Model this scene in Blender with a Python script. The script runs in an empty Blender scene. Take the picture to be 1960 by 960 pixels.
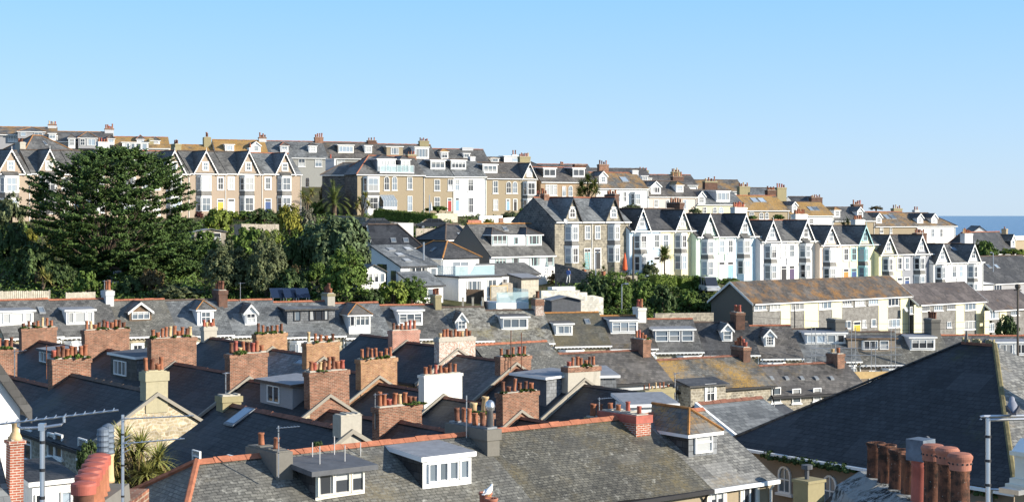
import bpy, bmesh, math, random
import numpy as np
from mathutils import Vector, Matrix
R = math.radians
random.seed(7)
rng = np.random.default_rng(7)
scene = bpy.context.scene
COL = scene.collection

# ---------------------------------------------------------------- camera, sky, sun, exposure
F, CX, HY = 3000.0, 980.0, 410.0          # focal length (px), image centre column, horizon row of the 1960x960 picture
cam_d = bpy.data.cameras.new('camera'); cam = bpy.data.objects.new('camera', cam_d); COL.objects.link(cam)
cam.location = (0, 0, 0); cam.rotation_euler = (R(90), 0, 0)
cam_d.sensor_width = 36; cam_d.lens = 36 * F / 1960
cam_d.shift_y = -(480 - HY) / 1960
cam_d.clip_start = .5; cam_d.clip_end = 60000
scene.camera = cam
SKY_GAIN = 4.4
SUN_EL, SUN_AZ = 19.0, 72.0               # azimuth from the view-back direction (-Y) towards +X
world = bpy.data.worlds.new('World'); scene.world = world; world.use_nodes = True
wn = world.node_tree.nodes; wl = world.node_tree.links
bg = wn['Background']
sky = wn.new('ShaderNodeTexSky'); sky.sky_type = 'NISHITA'; sky.sun_disc = False
sky.sun_elevation = R(SUN_EL); sky.sun_rotation = R(180 - SUN_AZ)
sky.altitude = 0; sky.air_density = 1.0; sky.dust_density = 0.3; sky.ozone_density = 2.0
# the clear pale-blue sea air: the Nishita sky leaned towards a blue that pales to the horizon
tcw = wn.new('ShaderNodeTexCoord'); sx = wn.new('ShaderNodeSeparateXYZ'); wl.new(tcw.outputs['Generated'], sx.inputs[0])
gr = wn.new('ShaderNodeValToRGB'); wl.new(sx.outputs['Z'], gr.inputs[0]); ge = gr.color_ramp.elements
ge[0].position = 0; ge[0].color = (.50, .68, .89, 1); ge[1].position = 1; ge[1].color = (.17, .265, .46, 1)
e_ = ge.new(.14); e_.color = (.265, .575, 1.0, 1); e_ = ge.new(.4); e_.color = (.21, .39, .70, 1)
sc_ = wn.new('ShaderNodeMix'); sc_.data_type = 'RGBA'; sc_.blend_type = 'MULTIPLY'; sc_.inputs[0].default_value = 1; sc_.inputs[7].default_value = (SKY_GAIN,) * 3 + (1,); wl.new(gr.outputs[0], sc_.inputs[6])
mx_ = wn.new('ShaderNodeMix'); mx_.data_type = 'RGBA'; mx_.inputs[0].default_value = .85; wl.new(sky.outputs[0], mx_.inputs[6]); wl.new(sc_.outputs[2], mx_.inputs[7])
wl.new(mx_.outputs[2], bg.inputs[0]); bg.inputs[1].default_value = 0.15
sun_d = bpy.data.lights.new('sun', 'SUN'); sun_d.energy = 5.0; sun_d.angle = R(.5); sun_d.color = (1, .92, .79)
sun = bpy.data.objects.new('sun', sun_d); COL.objects.link(sun)
to_sun = Vector((math.cos(R(SUN_EL)) * math.sin(R(SUN_AZ)), -math.cos(R(SUN_EL)) * math.cos(R(SUN_AZ)), math.sin(R(SUN_EL))))
sun.rotation_euler = to_sun.to_track_quat('Z', 'Y').to_euler()
scene.view_settings.view_transform = 'Standard'; scene.view_settings.look = 'None'
scene.view_settings.exposure = 0.70; scene.view_settings.gamma = 1

# ---------------------------------------------------------------- materials
MATS = {}
def srgb(r, g, b): return tuple(((c / 255) / 12.92 if c <= 10 else ((c / 255 + .055) / 1.055) ** 2.4) for c in (r, g, b)) + (1,)
def newmat(name, rough=.8, spec=.3):
    m = bpy.data.materials.new(name); m.use_nodes = True
    b = m.node_tree.nodes['Principled BSDF']; b.inputs['Roughness'].default_value = rough
    b.inputs['Specular IOR Level'].default_value = spec
    MATS[name] = m
    return m, m.node_tree.nodes, m.node_tree.links, b
def c4(c): return tuple(c) + (1,) if len(c) == 3 else c
def noise(n, l, vec, scale, detail=4, rough=.6):
    t = n.new('ShaderNodeTexNoise'); t.inputs['Scale'].default_value = scale; t.inputs['Detail'].default_value = detail
    t.inputs['Roughness'].default_value = rough
    if vec is not None: l.new(vec, t.inputs['Vector'])
    return t.outputs['Fac']
def ramp(n, l, fac, a, b, ca=(0, 0, 0, 1), cb=(1, 1, 1, 1)):
    r = n.new('ShaderNodeValToRGB'); e = r.color_ramp.elements
    e[0].position = a; e[1].position = b; e[0].color = ca; e[1].color = cb
    l.new(fac, r.inputs[0]); return r.outputs[0]
def mix(n, l, fac, a, b, mode='MIX'):
    m = n.new('ShaderNodeMix'); m.data_type = 'RGBA'; m.blend_type = mode
    for s, v in ((0, fac), (6, a), (7, b)):
        if hasattr(v, 'is_linked') or hasattr(v, 'links'): l.new(v, m.inputs[s])
        else: m.inputs[s].default_value = v if s == 0 else c4(v)
    return m.outputs[2]
def coords(n, l, per_object=True):
    """UV in metres, and object space (shifted at random from object to object)"""
    tc = n.new('ShaderNodeTexCoord')
    if not per_object: return tc.outputs['UV'], tc.outputs['Object']
    oi = n.new('ShaderNodeObjectInfo'); mu = n.new('ShaderNodeMath'); mu.operation = 'MULTIPLY'; mu.inputs[1].default_value = 57.0
    l.new(oi.outputs['Random'], mu.inputs[0])
    ad = n.new('ShaderNodeVectorMath'); ad.operation = 'ADD'; l.new(tc.outputs['Object'], ad.inputs[0]); l.new(mu.outputs[0], ad.inputs[1])
    return tc.outputs['UV'], ad.outputs[0]
def brick(n, l, vec, bw, bh, mortar, c1, c2, cm, bias=0.0):
    t = n.new('ShaderNodeTexBrick'); l.new(vec, t.inputs['Vector'])
    t.inputs['Scale'].default_value = 1; t.inputs['Brick Width'].default_value = bw; t.inputs['Row Height'].default_value = bh
    t.inputs['Mortar Size'].default_value = mortar; t.inputs['Mortar Smooth'].default_value = .3; t.inputs['Bias'].default_value = bias
    t.inputs['Color1'].default_value = c4(c1); t.inputs['Color2'].default_value = c4(c2); t.inputs['Mortar'].default_value = c4(cm)
    return t
def bump(n, l, h, b, strength=.3, dist=.03):
    u = n.new('ShaderNodeBump'); u.inputs['Strength'].default_value = strength; u.inputs['Distance'].default_value = dist
    l.new(h, u.inputs['Height']); l.new(u.outputs[0], b.inputs['Normal'])

def slate(name, base, var=.35, lichen=0.0, lcol=(.30, .17, .03), pale=0.0, bw=.34, bh=.24, rough=.55, patch=.12, spec=.35, big=.75, grain=.3, streak=.6):
    m, n, l, b = newmat(name, rough, spec)
    uv, ob = coords(n, l)
    hi = [c * (1 + var) for c in base]; lo = [c * (1 - var) for c in base]
    t = brick(n, l, uv, bw, bh, .014, hi, lo, [c * .35 for c in base])
    bigf = noise(n, l, ob, .45, 5, .65)
    c = mix(n, l, big, t.outputs['Color'], ramp(n, l, bigf, .3, .72, (.45, .45, .45, 1), (1.45, 1.45, 1.42, 1)), 'MULTIPLY')
    c = mix(n, l, grain, c, ramp(n, l, noise(n, l, ob, 5.5, 6, .85), .34, .66, (.45, .45, .45, 1), (1.6, 1.6, 1.55, 1)), 'MULTIPLY')
    # weather streaks run down the slope
    mp = n.new('ShaderNodeMapping'); mp.inputs['Scale'].default_value = (3.2, .22, 1); l.new(uv, mp.inputs['Vector'])
    st = noise(n, l, mp.outputs[0], 1.6, 4, .6)
    c = mix(n, l, ramp(n, l, st, .58, .95, cb=(streak,) * 3 + (1,)), c, [min(1, x * 1.9 + .03) for x in base])
    if pale:
        p = ramp(n, l, noise(n, l, ob, 3.0, 6, .75), .62 - pale * .25, .72)
        c = mix(n, l, p, c, (.42, .41, .36))
    # odd repaired patches of newer or older slates
    rp = brick(n, l, uv, bw * 4.3, bh * 5.0, 0, (0, 0, 0), (1, 1, 1), (0, 0, 0)); c = mix(n, l, ramp(n, l, rp.outputs['Color'], .80, .84, cb=(.5, .5, .5, 1)), c, [x * .62 for x in base]); c = mix(n, l, ramp(n, l, rp.outputs['Color'], .12, .15, (.35, .35, .35, 1), (0, 0, 0, 1)), c, [min(1, x * 1.5 + .015) for x in base])
    if lichen:
        f = ramp(n, l, noise(n, l, ob, patch * 3, 6, .72), .66 - lichen * .36, .80 - lichen * .30)
        fine = ramp(n, l, noise(n, l, ob, 9, 4, .8), .36, .62)
        mm = n.new('ShaderNodeMath'); mm.operation = 'MULTIPLY'; l.new(f, mm.inputs[0]); l.new(fine, mm.inputs[1])
        c = mix(n, l, mm.outputs[0], c, lcol)
    l.new(c, b.inputs['Base Color'])
    bump(n, l, t.outputs['Color'], b, .35, .03)
    return m
def bricks(name, c1, c2, cm, stain=(.10, .08, .06), st=.5, white=None):
    m, n, l, b = newmat(name, .9, .15)
    uv, ob = coords(n, l)
    t = brick(n, l, uv, .225, .075, .012, c1, c2, cm)
    c = mix(n, l, .8, t.outputs['Color'], ramp(n, l, noise(n, l, ob, 1.6, 6, .7), .3, .7, (.55, .52, .5, 1), (1.3, 1.3, 1.3, 1)), 'MULTIPLY')
    c = mix(n, l, ramp(n, l, noise(n, l, ob, 5.0, 5, .75), .64 - st * .1, .78), c, stain)
    if white: c = mix(n, l, ramp(n, l, noise(n, l, ob, 9, 6, .8), white - .03, white + .06), (.60, .56, .50), c)
    l.new(c, b.inputs['Base Color']); bump(n, l, t.outputs['Fac'], b, -.5, .02)
    return m
def stone(name, c1, c2, cm, bw=.55, bh=.3, warp=.12, mortar=.03):
    m, n, l, b = newmat(name, .9, .15)
    uv, ob = coords(n, l)
    nz = n.new('ShaderNodeTexNoise'); nz.inputs['Scale'].default_value = 1.7; nz.inputs['Detail'].default_value = 3; l.new(uv, nz.inputs['Vector'])
    sc = n.new('ShaderNodeVectorMath'); sc.operation = 'SCALE'; sc.inputs['Scale'].default_value = warp * 2.2; l.new(nz.outputs['Color'], sc.inputs[0])
    ad = n.new('ShaderNodeVectorMath'); ad.operation = 'ADD'; l.new(uv, ad.inputs[0]); l.new(sc.outputs[0], ad.inputs[1])
    t = brick(n, l, ad.outputs[0], bw, bh, mortar, c1, c2, cm)
    v = n.new('ShaderNodeTexVoronoi'); v.inputs['Scale'].default_value = 2.6; l.new(uv, v.inputs['Vector'])
    c = mix(n, l, .55, t.outputs['Color'], ramp(n, l, v.outputs['Color'], .1, .9, (.5, .5, .5, 1), (1.4, 1.38, 1.3, 1)), 'MULTIPLY')
    c = mix(n, l, ramp(n, l, noise(n, l, ob, 2.2, 5, .7), .52, .74), c, [x * .5 for x in c1])
    l.new(c, b.inputs['Base Color']); bump(n, l, c, b, .6, .04)
    return m
def render(name, col, dirt=.25, dcol=(.16, .15, .13), rough=.85, fine=.12):
    m, n, l, b = newmat(name, rough, .2)
    uv, ob = coords(n, l)
    mp = n.new('ShaderNodeMapping'); mp.inputs['Scale'].default_value = (1.6, .3, 1); l.new(uv, mp.inputs['Vector'])
    f = ramp(n, l, noise(n, l, mp.outputs[0], 1.1, 6, .7), .55, .95 - dirt * .2)
    d = n.new('ShaderNodeMath'); d.operation = 'MULTIPLY'; d.inputs[1].default_value = dirt; l.new(f, d.inputs[0])
    c = mix(n, l, d.outputs[0], col, dcol)
    c = mix(n, l, fine * 3, c, ramp(n, l, noise(n, l, ob, 7, 5, .7), .3, .7, (.75, .75, .75, 1), (1.2, 1.2, 1.2, 1)), 'MULTIPLY')
    l.new(c, b.inputs['Base Color'])
    return m
def plain(name, col, rough=.6, spec=.3, metal=0, var=.15):
    m, n, l, b = newmat(name, rough, spec)
    tc = n.new('ShaderNodeTexCoord')
    c = mix(n, l, 1.0, col, ramp(n, l, noise(n, l, tc.outputs['Object'], 3, 4, .7), .3, .7, (1 - var,) * 3 + (1,), (1 + var,) * 3 + (1,)), 'MULTIPLY')
    l.new(c, b.inputs['Base Color']); b.inputs['Metallic'].default_value = metal
    return m
def glass(name, col, rough=.04, ior=1.9):
    m, n, l, b = newmat(name, rough, .5)
    oi = n.new('ShaderNodeObjectInfo')
    c = mix(n, l, 1.0, col, ramp(n, l, oi.outputs['Random'], 0, 1, (.6, .6, .6, 1), (1.4, 1.4, 1.4, 1)), 'MULTIPLY')
    l.new(c, b.inputs['Base Color']); b.inputs['IOR'].default_value = ior
    return m
def leaf(name, col, var=.45, warm=None):
    m, n, l, b = newmat(name, .65, .18)
    g = n.new('ShaderNodeNewGeometry')
    hi = [x * (1 + var) for x in col]; lo = [x * (1 - var) for x in col]
    if warm: hi = warm
    c = mix(n, l, g.outputs['Random Per Island'], lo, hi)
    tc = n.new('ShaderNodeTexCoord')
    c = mix(n, l, .8, c, ramp(n, l, noise(n, l, tc.outputs['Object'], .8, 3, .6), .3, .7, (.6, .62, .6, 1), (1.4, 1.4, 1.3, 1)), 'MULTIPLY')
    l.new(c, b.inputs['Base Color'])
    return m

slate('slate_grey', (.125, .122, .116)); slate('slate_dark', (.070, .068, .067)); slate('slate_blue', (.150, .157, .160))
slate('slate_brown', (.115, .105, .095), lichen=.25, lcol=(.20, .14, .05)); slate('slate_navy_shaded', (.046, .046, .048), var=.18, lichen=.15, lcol=(.07, .07, .03), spec=.15, big=.35, streak=.12, grain=.5)  # the navy slate is for slopes in shade, their shade put into its colour
slate('slate_black', (.038, .04, .045)); slate('slate_gold', (.12, .115, .105), lichen=.62, lcol=(.42, .24, .035), patch=.085, grain=.6)
slate('slate_mottled', (.145, .140, .124), var=.26, pale=.25, lichen=.30, lcol=(.19, .16, .10), bw=.24, bh=.13, big=.45, grain=.7)
slate('slate_moss', (.110, .104, .086), var=.24, pale=.1, lichen=.6, lcol=(.17, .135, .065), bw=.22, bh=.12, patch=.1, big=.45, grain=1)
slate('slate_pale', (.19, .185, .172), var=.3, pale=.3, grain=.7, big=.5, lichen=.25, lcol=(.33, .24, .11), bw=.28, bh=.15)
slate('slate_patchy', (.15, .14, .12), var=.4, pale=.75, lichen=.45, lcol=(.22, .18, .07), grain=.6)
slate('slate_lichen', (.13, .125, .115), lichen=.62, lcol=(.42, .22, .04), patch=.16)
slate('slate_orange', (.13, .12, .105), lichen=1.0, lcol=(.50, .28, .055), patch=.13)
slate('tile_grey_brown', (.115, .095, .085), var=.3, lichen=.2, lcol=(.27, .14, .03), bw=.3, bh=.3)
slate('tile_rust', (.105, .09, .075), var=.3, lichen=.52, lcol=(.36, .17, .03), bw=.3, bh=.3, patch=.2)
slate('slate_vertical', (.19, .20, .215), var=.2, bw=.3, bh=.22)
bricks('brick_red', (.33, .14, .085), (.15, .062, .042), (.32, .255, .19), st=.9)
bricks('brick_orange', (.42, .22, .11), (.25, .11, .06), (.40, .31, .21), stain=(.30, .22, .06), st=.7)
bricks('brick_dark', (.16, .075, .05), (.11, .06, .045), (.14, .11, .09))
bricks('brick_white', (.40, .22, .16), (.32, .18, .13), (.5, .44, .38), stain=(.35, .27, .2), white=.47)
bricks('brick_clean', (.38, .12, .07), (.33, .10, .06), (.5, .46, .4), st=.2)
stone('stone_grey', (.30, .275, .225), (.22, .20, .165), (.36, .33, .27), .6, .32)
stone('stone_tan', (.42, .36, .25), (.32, .27, .19), (.45, .40, .31), .45, .26)
stone('stone_rubble', (.36, .32, .25), (.20, .18, .15), (.40, .37, .31), .38, .22, .2, .045)
stone('stone_cream', (.50, .42, .28), (.36, .29, .19), (.52, .46, .36), .26, .15, .2, .03)
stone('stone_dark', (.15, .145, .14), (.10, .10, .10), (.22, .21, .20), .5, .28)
stone('block_pale', (.60, .58, .52), (.52, .50, .45), (.40, .38, .34), .45, .22, .0, .012)
for nm, c, d in (('white', (.80, .79, .76), .38), ('offwhite', (.76, .73, .66), .25), ('grey', (.33, .33, .34), .2), ('grey_pale', (.52, .53, .54), .2),
                 ('tan', (.36, .265, .175), .3), ('pink_tan', (.355, .285, .22), .35), ('sand', (.33, .27, .185), .35), ('cream', (.69, .64, .44), .15), ('yellow', (.74, .695, .46), .15),
                 ('blue_pale', (.48, .61, .74), .12), ('green_pale', (.46, .58, .49), .12), ('sky_pale', (.52, .66, .74), .12), ('mauve', (.56, .55, .57), .12),
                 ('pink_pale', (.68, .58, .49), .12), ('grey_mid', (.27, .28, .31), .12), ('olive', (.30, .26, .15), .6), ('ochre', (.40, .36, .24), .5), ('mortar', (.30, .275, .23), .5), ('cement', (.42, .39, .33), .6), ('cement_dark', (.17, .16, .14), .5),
                 ('rough_brown', (.28, .23, .18), .3), ('shade_grey', (.30, .30, .28), .3)):
    render('render_' + nm, c, d)
plain('white_paint', (.82, .82, .80), .45, .4, var=.05); plain('cream_paint', (.76, .72, .62), .5, var=.06); plain('turquoise', (.36, .60, .61), .5, var=.08)
plain('teal_paint', (.50, .68, .66), .5, var=.06); plain('black_paint', (.025, .025, .028), .5); plain('red_ridge', (.36, .135, .075), .8, var=.35)
plain('orange_ridge', (.36, .17, .055), .85, var=.4); plain('dark_ridge', (.12, .085, .065), .8, var=.3); plain('terracotta', (.33, .13, .07), .8, var=.3); plain('terracotta_dark', (.17, .075, .048), .85, var=.7); plain('brown_ridge', (.20, .09, .06), .85, var=.35)
plain('terracotta_pale', (.56, .40, .22), .8, var=.25); plain('pot_red', (.38, .105, .075), .6, var=.25); plain('pot_hat', (.36, .145, .095), .75, var=.3); plain('lead', (.20, .215, .23), .5, .4, var=.25)
plain('felt_grey', (.23, .24, .26), .7, var=.2); plain('felt_dark', (.10, .105, .115), .75, var=.2); plain('metal', (.55, .56, .58), .35, .5, .9, var=.1); plain('zinc', (.13, .16, .20), .6, .4, .3, var=.4)  # zinc is dark blue-grey, the shade on the pot hood mixed into its colour
plain('wood_grey', (.30, .265, .22), .85, var=.3); plain('wood_pale', (.46, .42, .34), .85, var=.25); plain('wood_brown', (.17, .115, .075), .85, var=.3); plain('timber_new', (.62, .43, .20), .8)
plain('yellow_door', (.50, .37, .04), .5); plain('blue_door', (.03, .07, .20), .5); plain('red_door', (.35, .03, .03), .5); plain('sky_door', (.25, .42, .62), .5); plain('orange_door', (.55, .22, .05), .5)
plain('teal_door', (.17, .33, .34), .5); plain('purple_door', (.09, .06, .13), .5); plain('parasol_red', (.75, .12, .04), .8, var=.1); plain('bark', (.12, .09, .065), .95, var=.4)
plain('soil', (.10, .085, .06), .95); plain('car_dark', (.03, .035, .045), .25, .6); plain('car_silver', (.52, .54, .56), .3, .6); plain('tyre', (.02, .02, .02), .9)
plain('skin', (.55, .33, .24), .6); plain('cloth_blue', (.10, .17, .42), .9); plain('cloth_pale', (.62, .62, .60), .9); plain('hair', (.03, .02, .015), .8)
plain('feather_white', (.80, .80, .78), .8, var=.05); plain('feather_grey', (.22, .23, .27), .8, var=.3); plain('feather_dark', (.045, .045, .055), .7); plain('hip_lichen', (.17, .145, .07), .9, var=.4); plain('beak', (.6, .40, .06), .6)
plain('asphalt', (.055, .055, .058), .9); plain('solar', (.012, .022, .05), .15, .8, var=.1); plain('pole_wood', (.10, .085, .07), .9)
m, n, l, b = newmat('pot_soot_shade', .9, .1); tc = n.new('ShaderNodeTexCoord'); oi = n.new('ShaderNodeObjectInfo'); ad = n.new('ShaderNodeVectorMath'); mu = n.new('ShaderNodeMath'); mu.operation = 'MULTIPLY'; mu.inputs[1].default_value = 31; l.new(oi.outputs['Random'], mu.inputs[0]); l.new(tc.outputs['Object'], ad.inputs[0]); l.new(mu.outputs[0], ad.inputs[1])  # soot and streaks, with the shade on the pots also put into the dark colour
c = mix(n, l, ramp(n, l, noise(n, l, ad.outputs[0], 5, 5, .7), .42, .6), (.045, .032, .026), (.17, .078, .05)); mp = n.new('ShaderNodeMapping'); mp.inputs['Scale'].default_value = (9, 9, 1.2); l.new(ad.outputs[0], mp.inputs['Vector'])
c = mix(n, l, ramp(n, l, noise(n, l, mp.outputs[0], 1, 5, .7), .55, .7), c, (.26, .11, .06)); c = mix(n, l, ramp(n, l, noise(n, l, ad.outputs[0], 28, 3, .6), .68, .72), c, (.42, .42, .38)); l.new(c, b.inputs['Base Color']); bump(n, l, noise(n, l, ad.outputs[0], 30, 4, .7), b, .6, .01)
glass('glass_dark', (.035, .04, .05)); glass('glass_mid', (.13, .16, .19)); glass('glass_sky_painted', (.28, .34, .40)); glass('glass_curtain', (.38, .39, .39), .12, 1.5)  # the sky variant has a pale sky reflection painted into its base colour
m, n, l, b = newmat('lichen_stone', .95, .1); tc = n.new('ShaderNodeTexCoord')
c = mix(n, l, ramp(n, l, noise(n, l, tc.outputs['Object'], 7, 6, .8), .46, .56), (.03, .032, .03), (.42, .43, .42)); c = mix(n, l, ramp(n, l, noise(n, l, tc.outputs['Object'], 1.6, 4, .6), .45, .6), c, (.36, .36, .34)); l.new(c, b.inputs['Base Color']); bump(n, l, noise(n, l, tc.outputs['Object'], 9, 5, .8), b, .9, .08)
m, n, l, b = newmat('glass_clear', .05, .5); b.inputs['Base Color'].default_value = (.55, .72, .74, 1); b.inputs['Alpha'].default_value = .35
leaf('leaf_cypress', (.068, .112, .032), .6); leaf('leaf_dark', (.055, .085, .028)); leaf('leaf_green', (.092, .142, .030)); leaf('leaf_bright', (.145, .185, .032))
leaf('leaf_yellow', (.20, .19, .032)); leaf('leaf_olive', (.105, .122, .058)); leaf('leaf_grey', (.16, .155, .115)); leaf('leaf_holm', (.085, .118, .055)); leaf('leaf_red', (.085, .025, .022))
leaf('leaf_pink', (.26, .10, .085), .5); leaf('leaf_brown', (.10, .075, .035)); leaf('leaf_palm', (.115, .145, .04)); leaf('leaf_cordyline', (.26, .26, .08), .5); leaf('leaf_dry', (.24, .18, .075)); leaf('leaf_hedge', (.11, .155, .028), .35)
GLZ = ['glass_dark', 'glass_dark', 'glass_mid', 'glass_mid', 'glass_mid', 'glass_sky_painted', 'glass_sky_painted', 'glass_curtain']

# ---------------------------------------------------------------- mesh building
class MB:
    def __init__(s): s.v = []; s.f = []; s.m = []
    def poly(s, pts, mat):
        i = len(s.v); s.v += [tuple(p) for p in pts]; s.f.append(tuple(range(i, i + len(pts)))); s.m.append(mat)
    def ext(s, pts, vec, mat, cap=None, bottom=True):
        """a polygon extruded along vec"""
        pts = [Vector(p) for p in pts]; vec = Vector(vec); q = [p + vec for p in pts]; n = len(pts)
        s.poly(pts, cap or mat)
        if bottom: s.poly(q[::-1], mat)
        for i in range(n): s.poly([pts[i], q[i], q[(i + 1) % n], pts[(i + 1) % n]], mat)
    def box(s, x0, x1, y0, y1, z0, z1, mat, top=None):
        P = lambda x, y, z: (x, y, z)
        s.poly([P(x0, y0, z0), P(x1, y0, z0), P(x1, y0, z1), P(x0, y0, z1)], mat); s.poly([P(x1, y1, z0), P(x0, y1, z0), P(x0, y1, z1), P(x1, y1, z1)], mat)
        s.poly([P(x0, y1, z0), P(x0, y0, z0), P(x0, y0, z1), P(x0, y1, z1)], mat); s.poly([P(x1, y0, z0), P(x1, y1, z0), P(x1, y1, z1), P(x1, y0, z1)], mat)
        s.poly([P(x0, y0, z1), P(x1, y0, z1), P(x1, y1, z1), P(x0, y1, z1)], top or mat); s.poly([P(x0, y1, z0), P(x1, y1, z0), P(x1, y0, z0), P(x0, y0, z0)], mat)
    def slab(s, a, b, c, d, th, mat, under=None):
        """a sloping roof sheet, top face a b c d, thickness th below it"""
        a, b, c, d = map(Vector, (a, b, c, d)); nn = (b - a).cross(d - a).normalized()
        if nn.z < 0: nn = -nn
        s.ext([a, b, c, d], -nn * th, under or mat, mat)
    def lathe(s, c, prof, n, mat, caps=True):
        cx, cy, cz = c; rings = []
        for r, z in prof: rings.append([(cx + r * math.cos(2 * math.pi * k / n), cy + r * math.sin(2 * math.pi * k / n), cz + z) for k in range(n)])
        i0 = len(s.v)
        for rg in rings: s.v += rg
        for j in range(len(rings) - 1):
            for k in range(n):
                k2 = (k + 1) % n; s.f.append((i0 + j * n + k, i0 + j * n + k2, i0 + (j + 1) * n + k2, i0 + (j + 1) * n + k)); s.m.append(mat if isinstance(mat, str) else mat[j])
        if caps:
            s.f.append(tuple(i0 + k for k in range(n))[::-1]); s.m.append(mat if isinstance(mat, str) else mat[0])
            s.f.append(tuple(i0 + (len(rings) - 1) * n + k for k in range(n))); s.m.append(mat if isinstance(mat, str) else mat[-1])
    def tube(s, pts, rad, n, mat):
        pts = [Vector(p) for p in pts]; m = len(pts)
        if not isinstance(rad, (list, tuple)): rad = [rad] * m
        i0 = len(s.v)
        for i, p in enumerate(pts):
            t = (pts[min(i + 1, m - 1)] - pts[max(i - 1, 0)]).normalized()
            a = t.cross(Vector((0, 0, 1)) if abs(t.z) < .9 else Vector((1, 0, 0))).normalized(); bb = t.cross(a)
            for k in range(n):
                w = 2 * math.pi * k / n; s.v.append(tuple(p + (a * math.cos(w) + bb * math.sin(w)) * rad[i]))
        for i in range(m - 1):
            for k in range(n):
                k2 = (k + 1) % n; s.f.append((i0 + i * n + k, i0 + i * n + k2, i0 + (i + 1) * n + k2, i0 + (i + 1) * n + k)); s.m.append(mat)
        s.f.append(tuple(i0 + k for k in range(n))[::-1]); s.m.append(mat); s.f.append(tuple(i0 + (m - 1) * n + k for k in range(n))); s.m.append(mat)
    def mesh(s, name, smooth=False):
        me = bpy.data.meshes.new(name); me.from_pydata(s.v, [], s.f)
        names = list(dict.fromkeys(s.m)); ix = {k: i for i, k in enumerate(names)}
        for k in names: me.materials.append(MATS[k])
        me.polygons.foreach_set('material_index', [ix[k] for k in s.m])
        if smooth: me.polygons.foreach_set('use_smooth', [True] * len(s.f))
        uvl = me.uv_layers.new(name='UVMap').data; buf = np.zeros(len(me.loops) * 2)
        for p in me.polygons:
            nn = p.normal
            if abs(nn.z) > .98: u = Vector((1, 0, 0)); w = Vector((0, 1, 0))
            else: u = Vector((0, 0, 1)).cross(nn).normalized(); w = nn.cross(u)
            for li in p.loop_indices:
                co = me.vertices[me.loops[li].vertex_index].co; buf[2 * li] = co.dot(u); buf[2 * li + 1] = co.dot(w)
        uvl.foreach_set('uv', buf)
        return me
    def obj(s, name, parent=None, loc=(0, 0, 0), rz=0, smooth=False):
        return put(name, s.mesh(name, smooth), parent, loc, rz)
def put(name, me, parent=None, loc=(0, 0, 0), rz=0, scale=None):
    o = bpy.data.objects.new(name, me); COL.objects.link(o); o.location = loc; o.rotation_euler = (0, 0, rz); o.parent = parent
    if scale: o.scale = scale
    return o
USED = {}
def tag(o, label, cat, group=None, kind=None):
    if label in USED and not group: print('DUP LABEL', label)
    USED[label] = 1
    if label: o['label'] = label
    if cat: o['category'] = cat
    if group: o['group'] = group
    if kind or cat: o['kind'] = kind or 'thing'
    return o
def thing(name, label, cat, loc=(0, 0, 0), rz=0, group=None):
    o = bpy.data.objects.new(name, None); COL.objects.link(o); o.location = loc; o.rotation_euler = (0, 0, rz); o.empty_display_size = .5
    return tag(o, label, cat, group)
def P3(px, py, Y): return Vector(((px - CX) * Y / F, Y, (HY - py) * Y / F))
def at(tab, px): return float(np.interp(px, [t[0] for t in tab], [t[1] for t in tab]))
GROUND = []                                  # (x, y, z) of known ground points, for the terrain

class Frame:
    """a local frame standing in the world: x along the front, y to the back, z up"""
    def __init__(s, o, th): s.o = Vector(o); s.th = th; s.c = math.cos(th); s.s = math.sin(th)
    def to_world(s, x, y, z=0): return Vector((s.o.x + x * s.c - y * s.s, s.o.y + x * s.s + y * s.c, s.o.z + z))
    def _ray(s, px, py):
        d = Vector(((px - CX) / F, 1, (HY - py) / F))
        return Vector((d.x * s.c + d.y * s.s, -d.x * s.s + d.y * s.c, d.z)), Vector((-s.o.x * s.c - s.o.y * s.s, s.o.x * s.s - s.o.y * s.c, -s.o.z))
    def on_y(s, px, py, y=0.0):
        d, o = s._ray(px, py); t = (y - o.y) / d.y; p = o + d * t; return p.x, p.z
    def on_x(s, px, py, x=0.0):
        d, o = s._ray(px, py); t = (x - o.x) / d.x; p = o + d * t; return p.y, p.z
    def on_slope(s, px, py, z0, t_):
        d, o = s._ray(px, py); t = (z0 + t_ * o.y - o.z) / (d.z - t_ * d.y); p = o + d * t; return p
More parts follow.
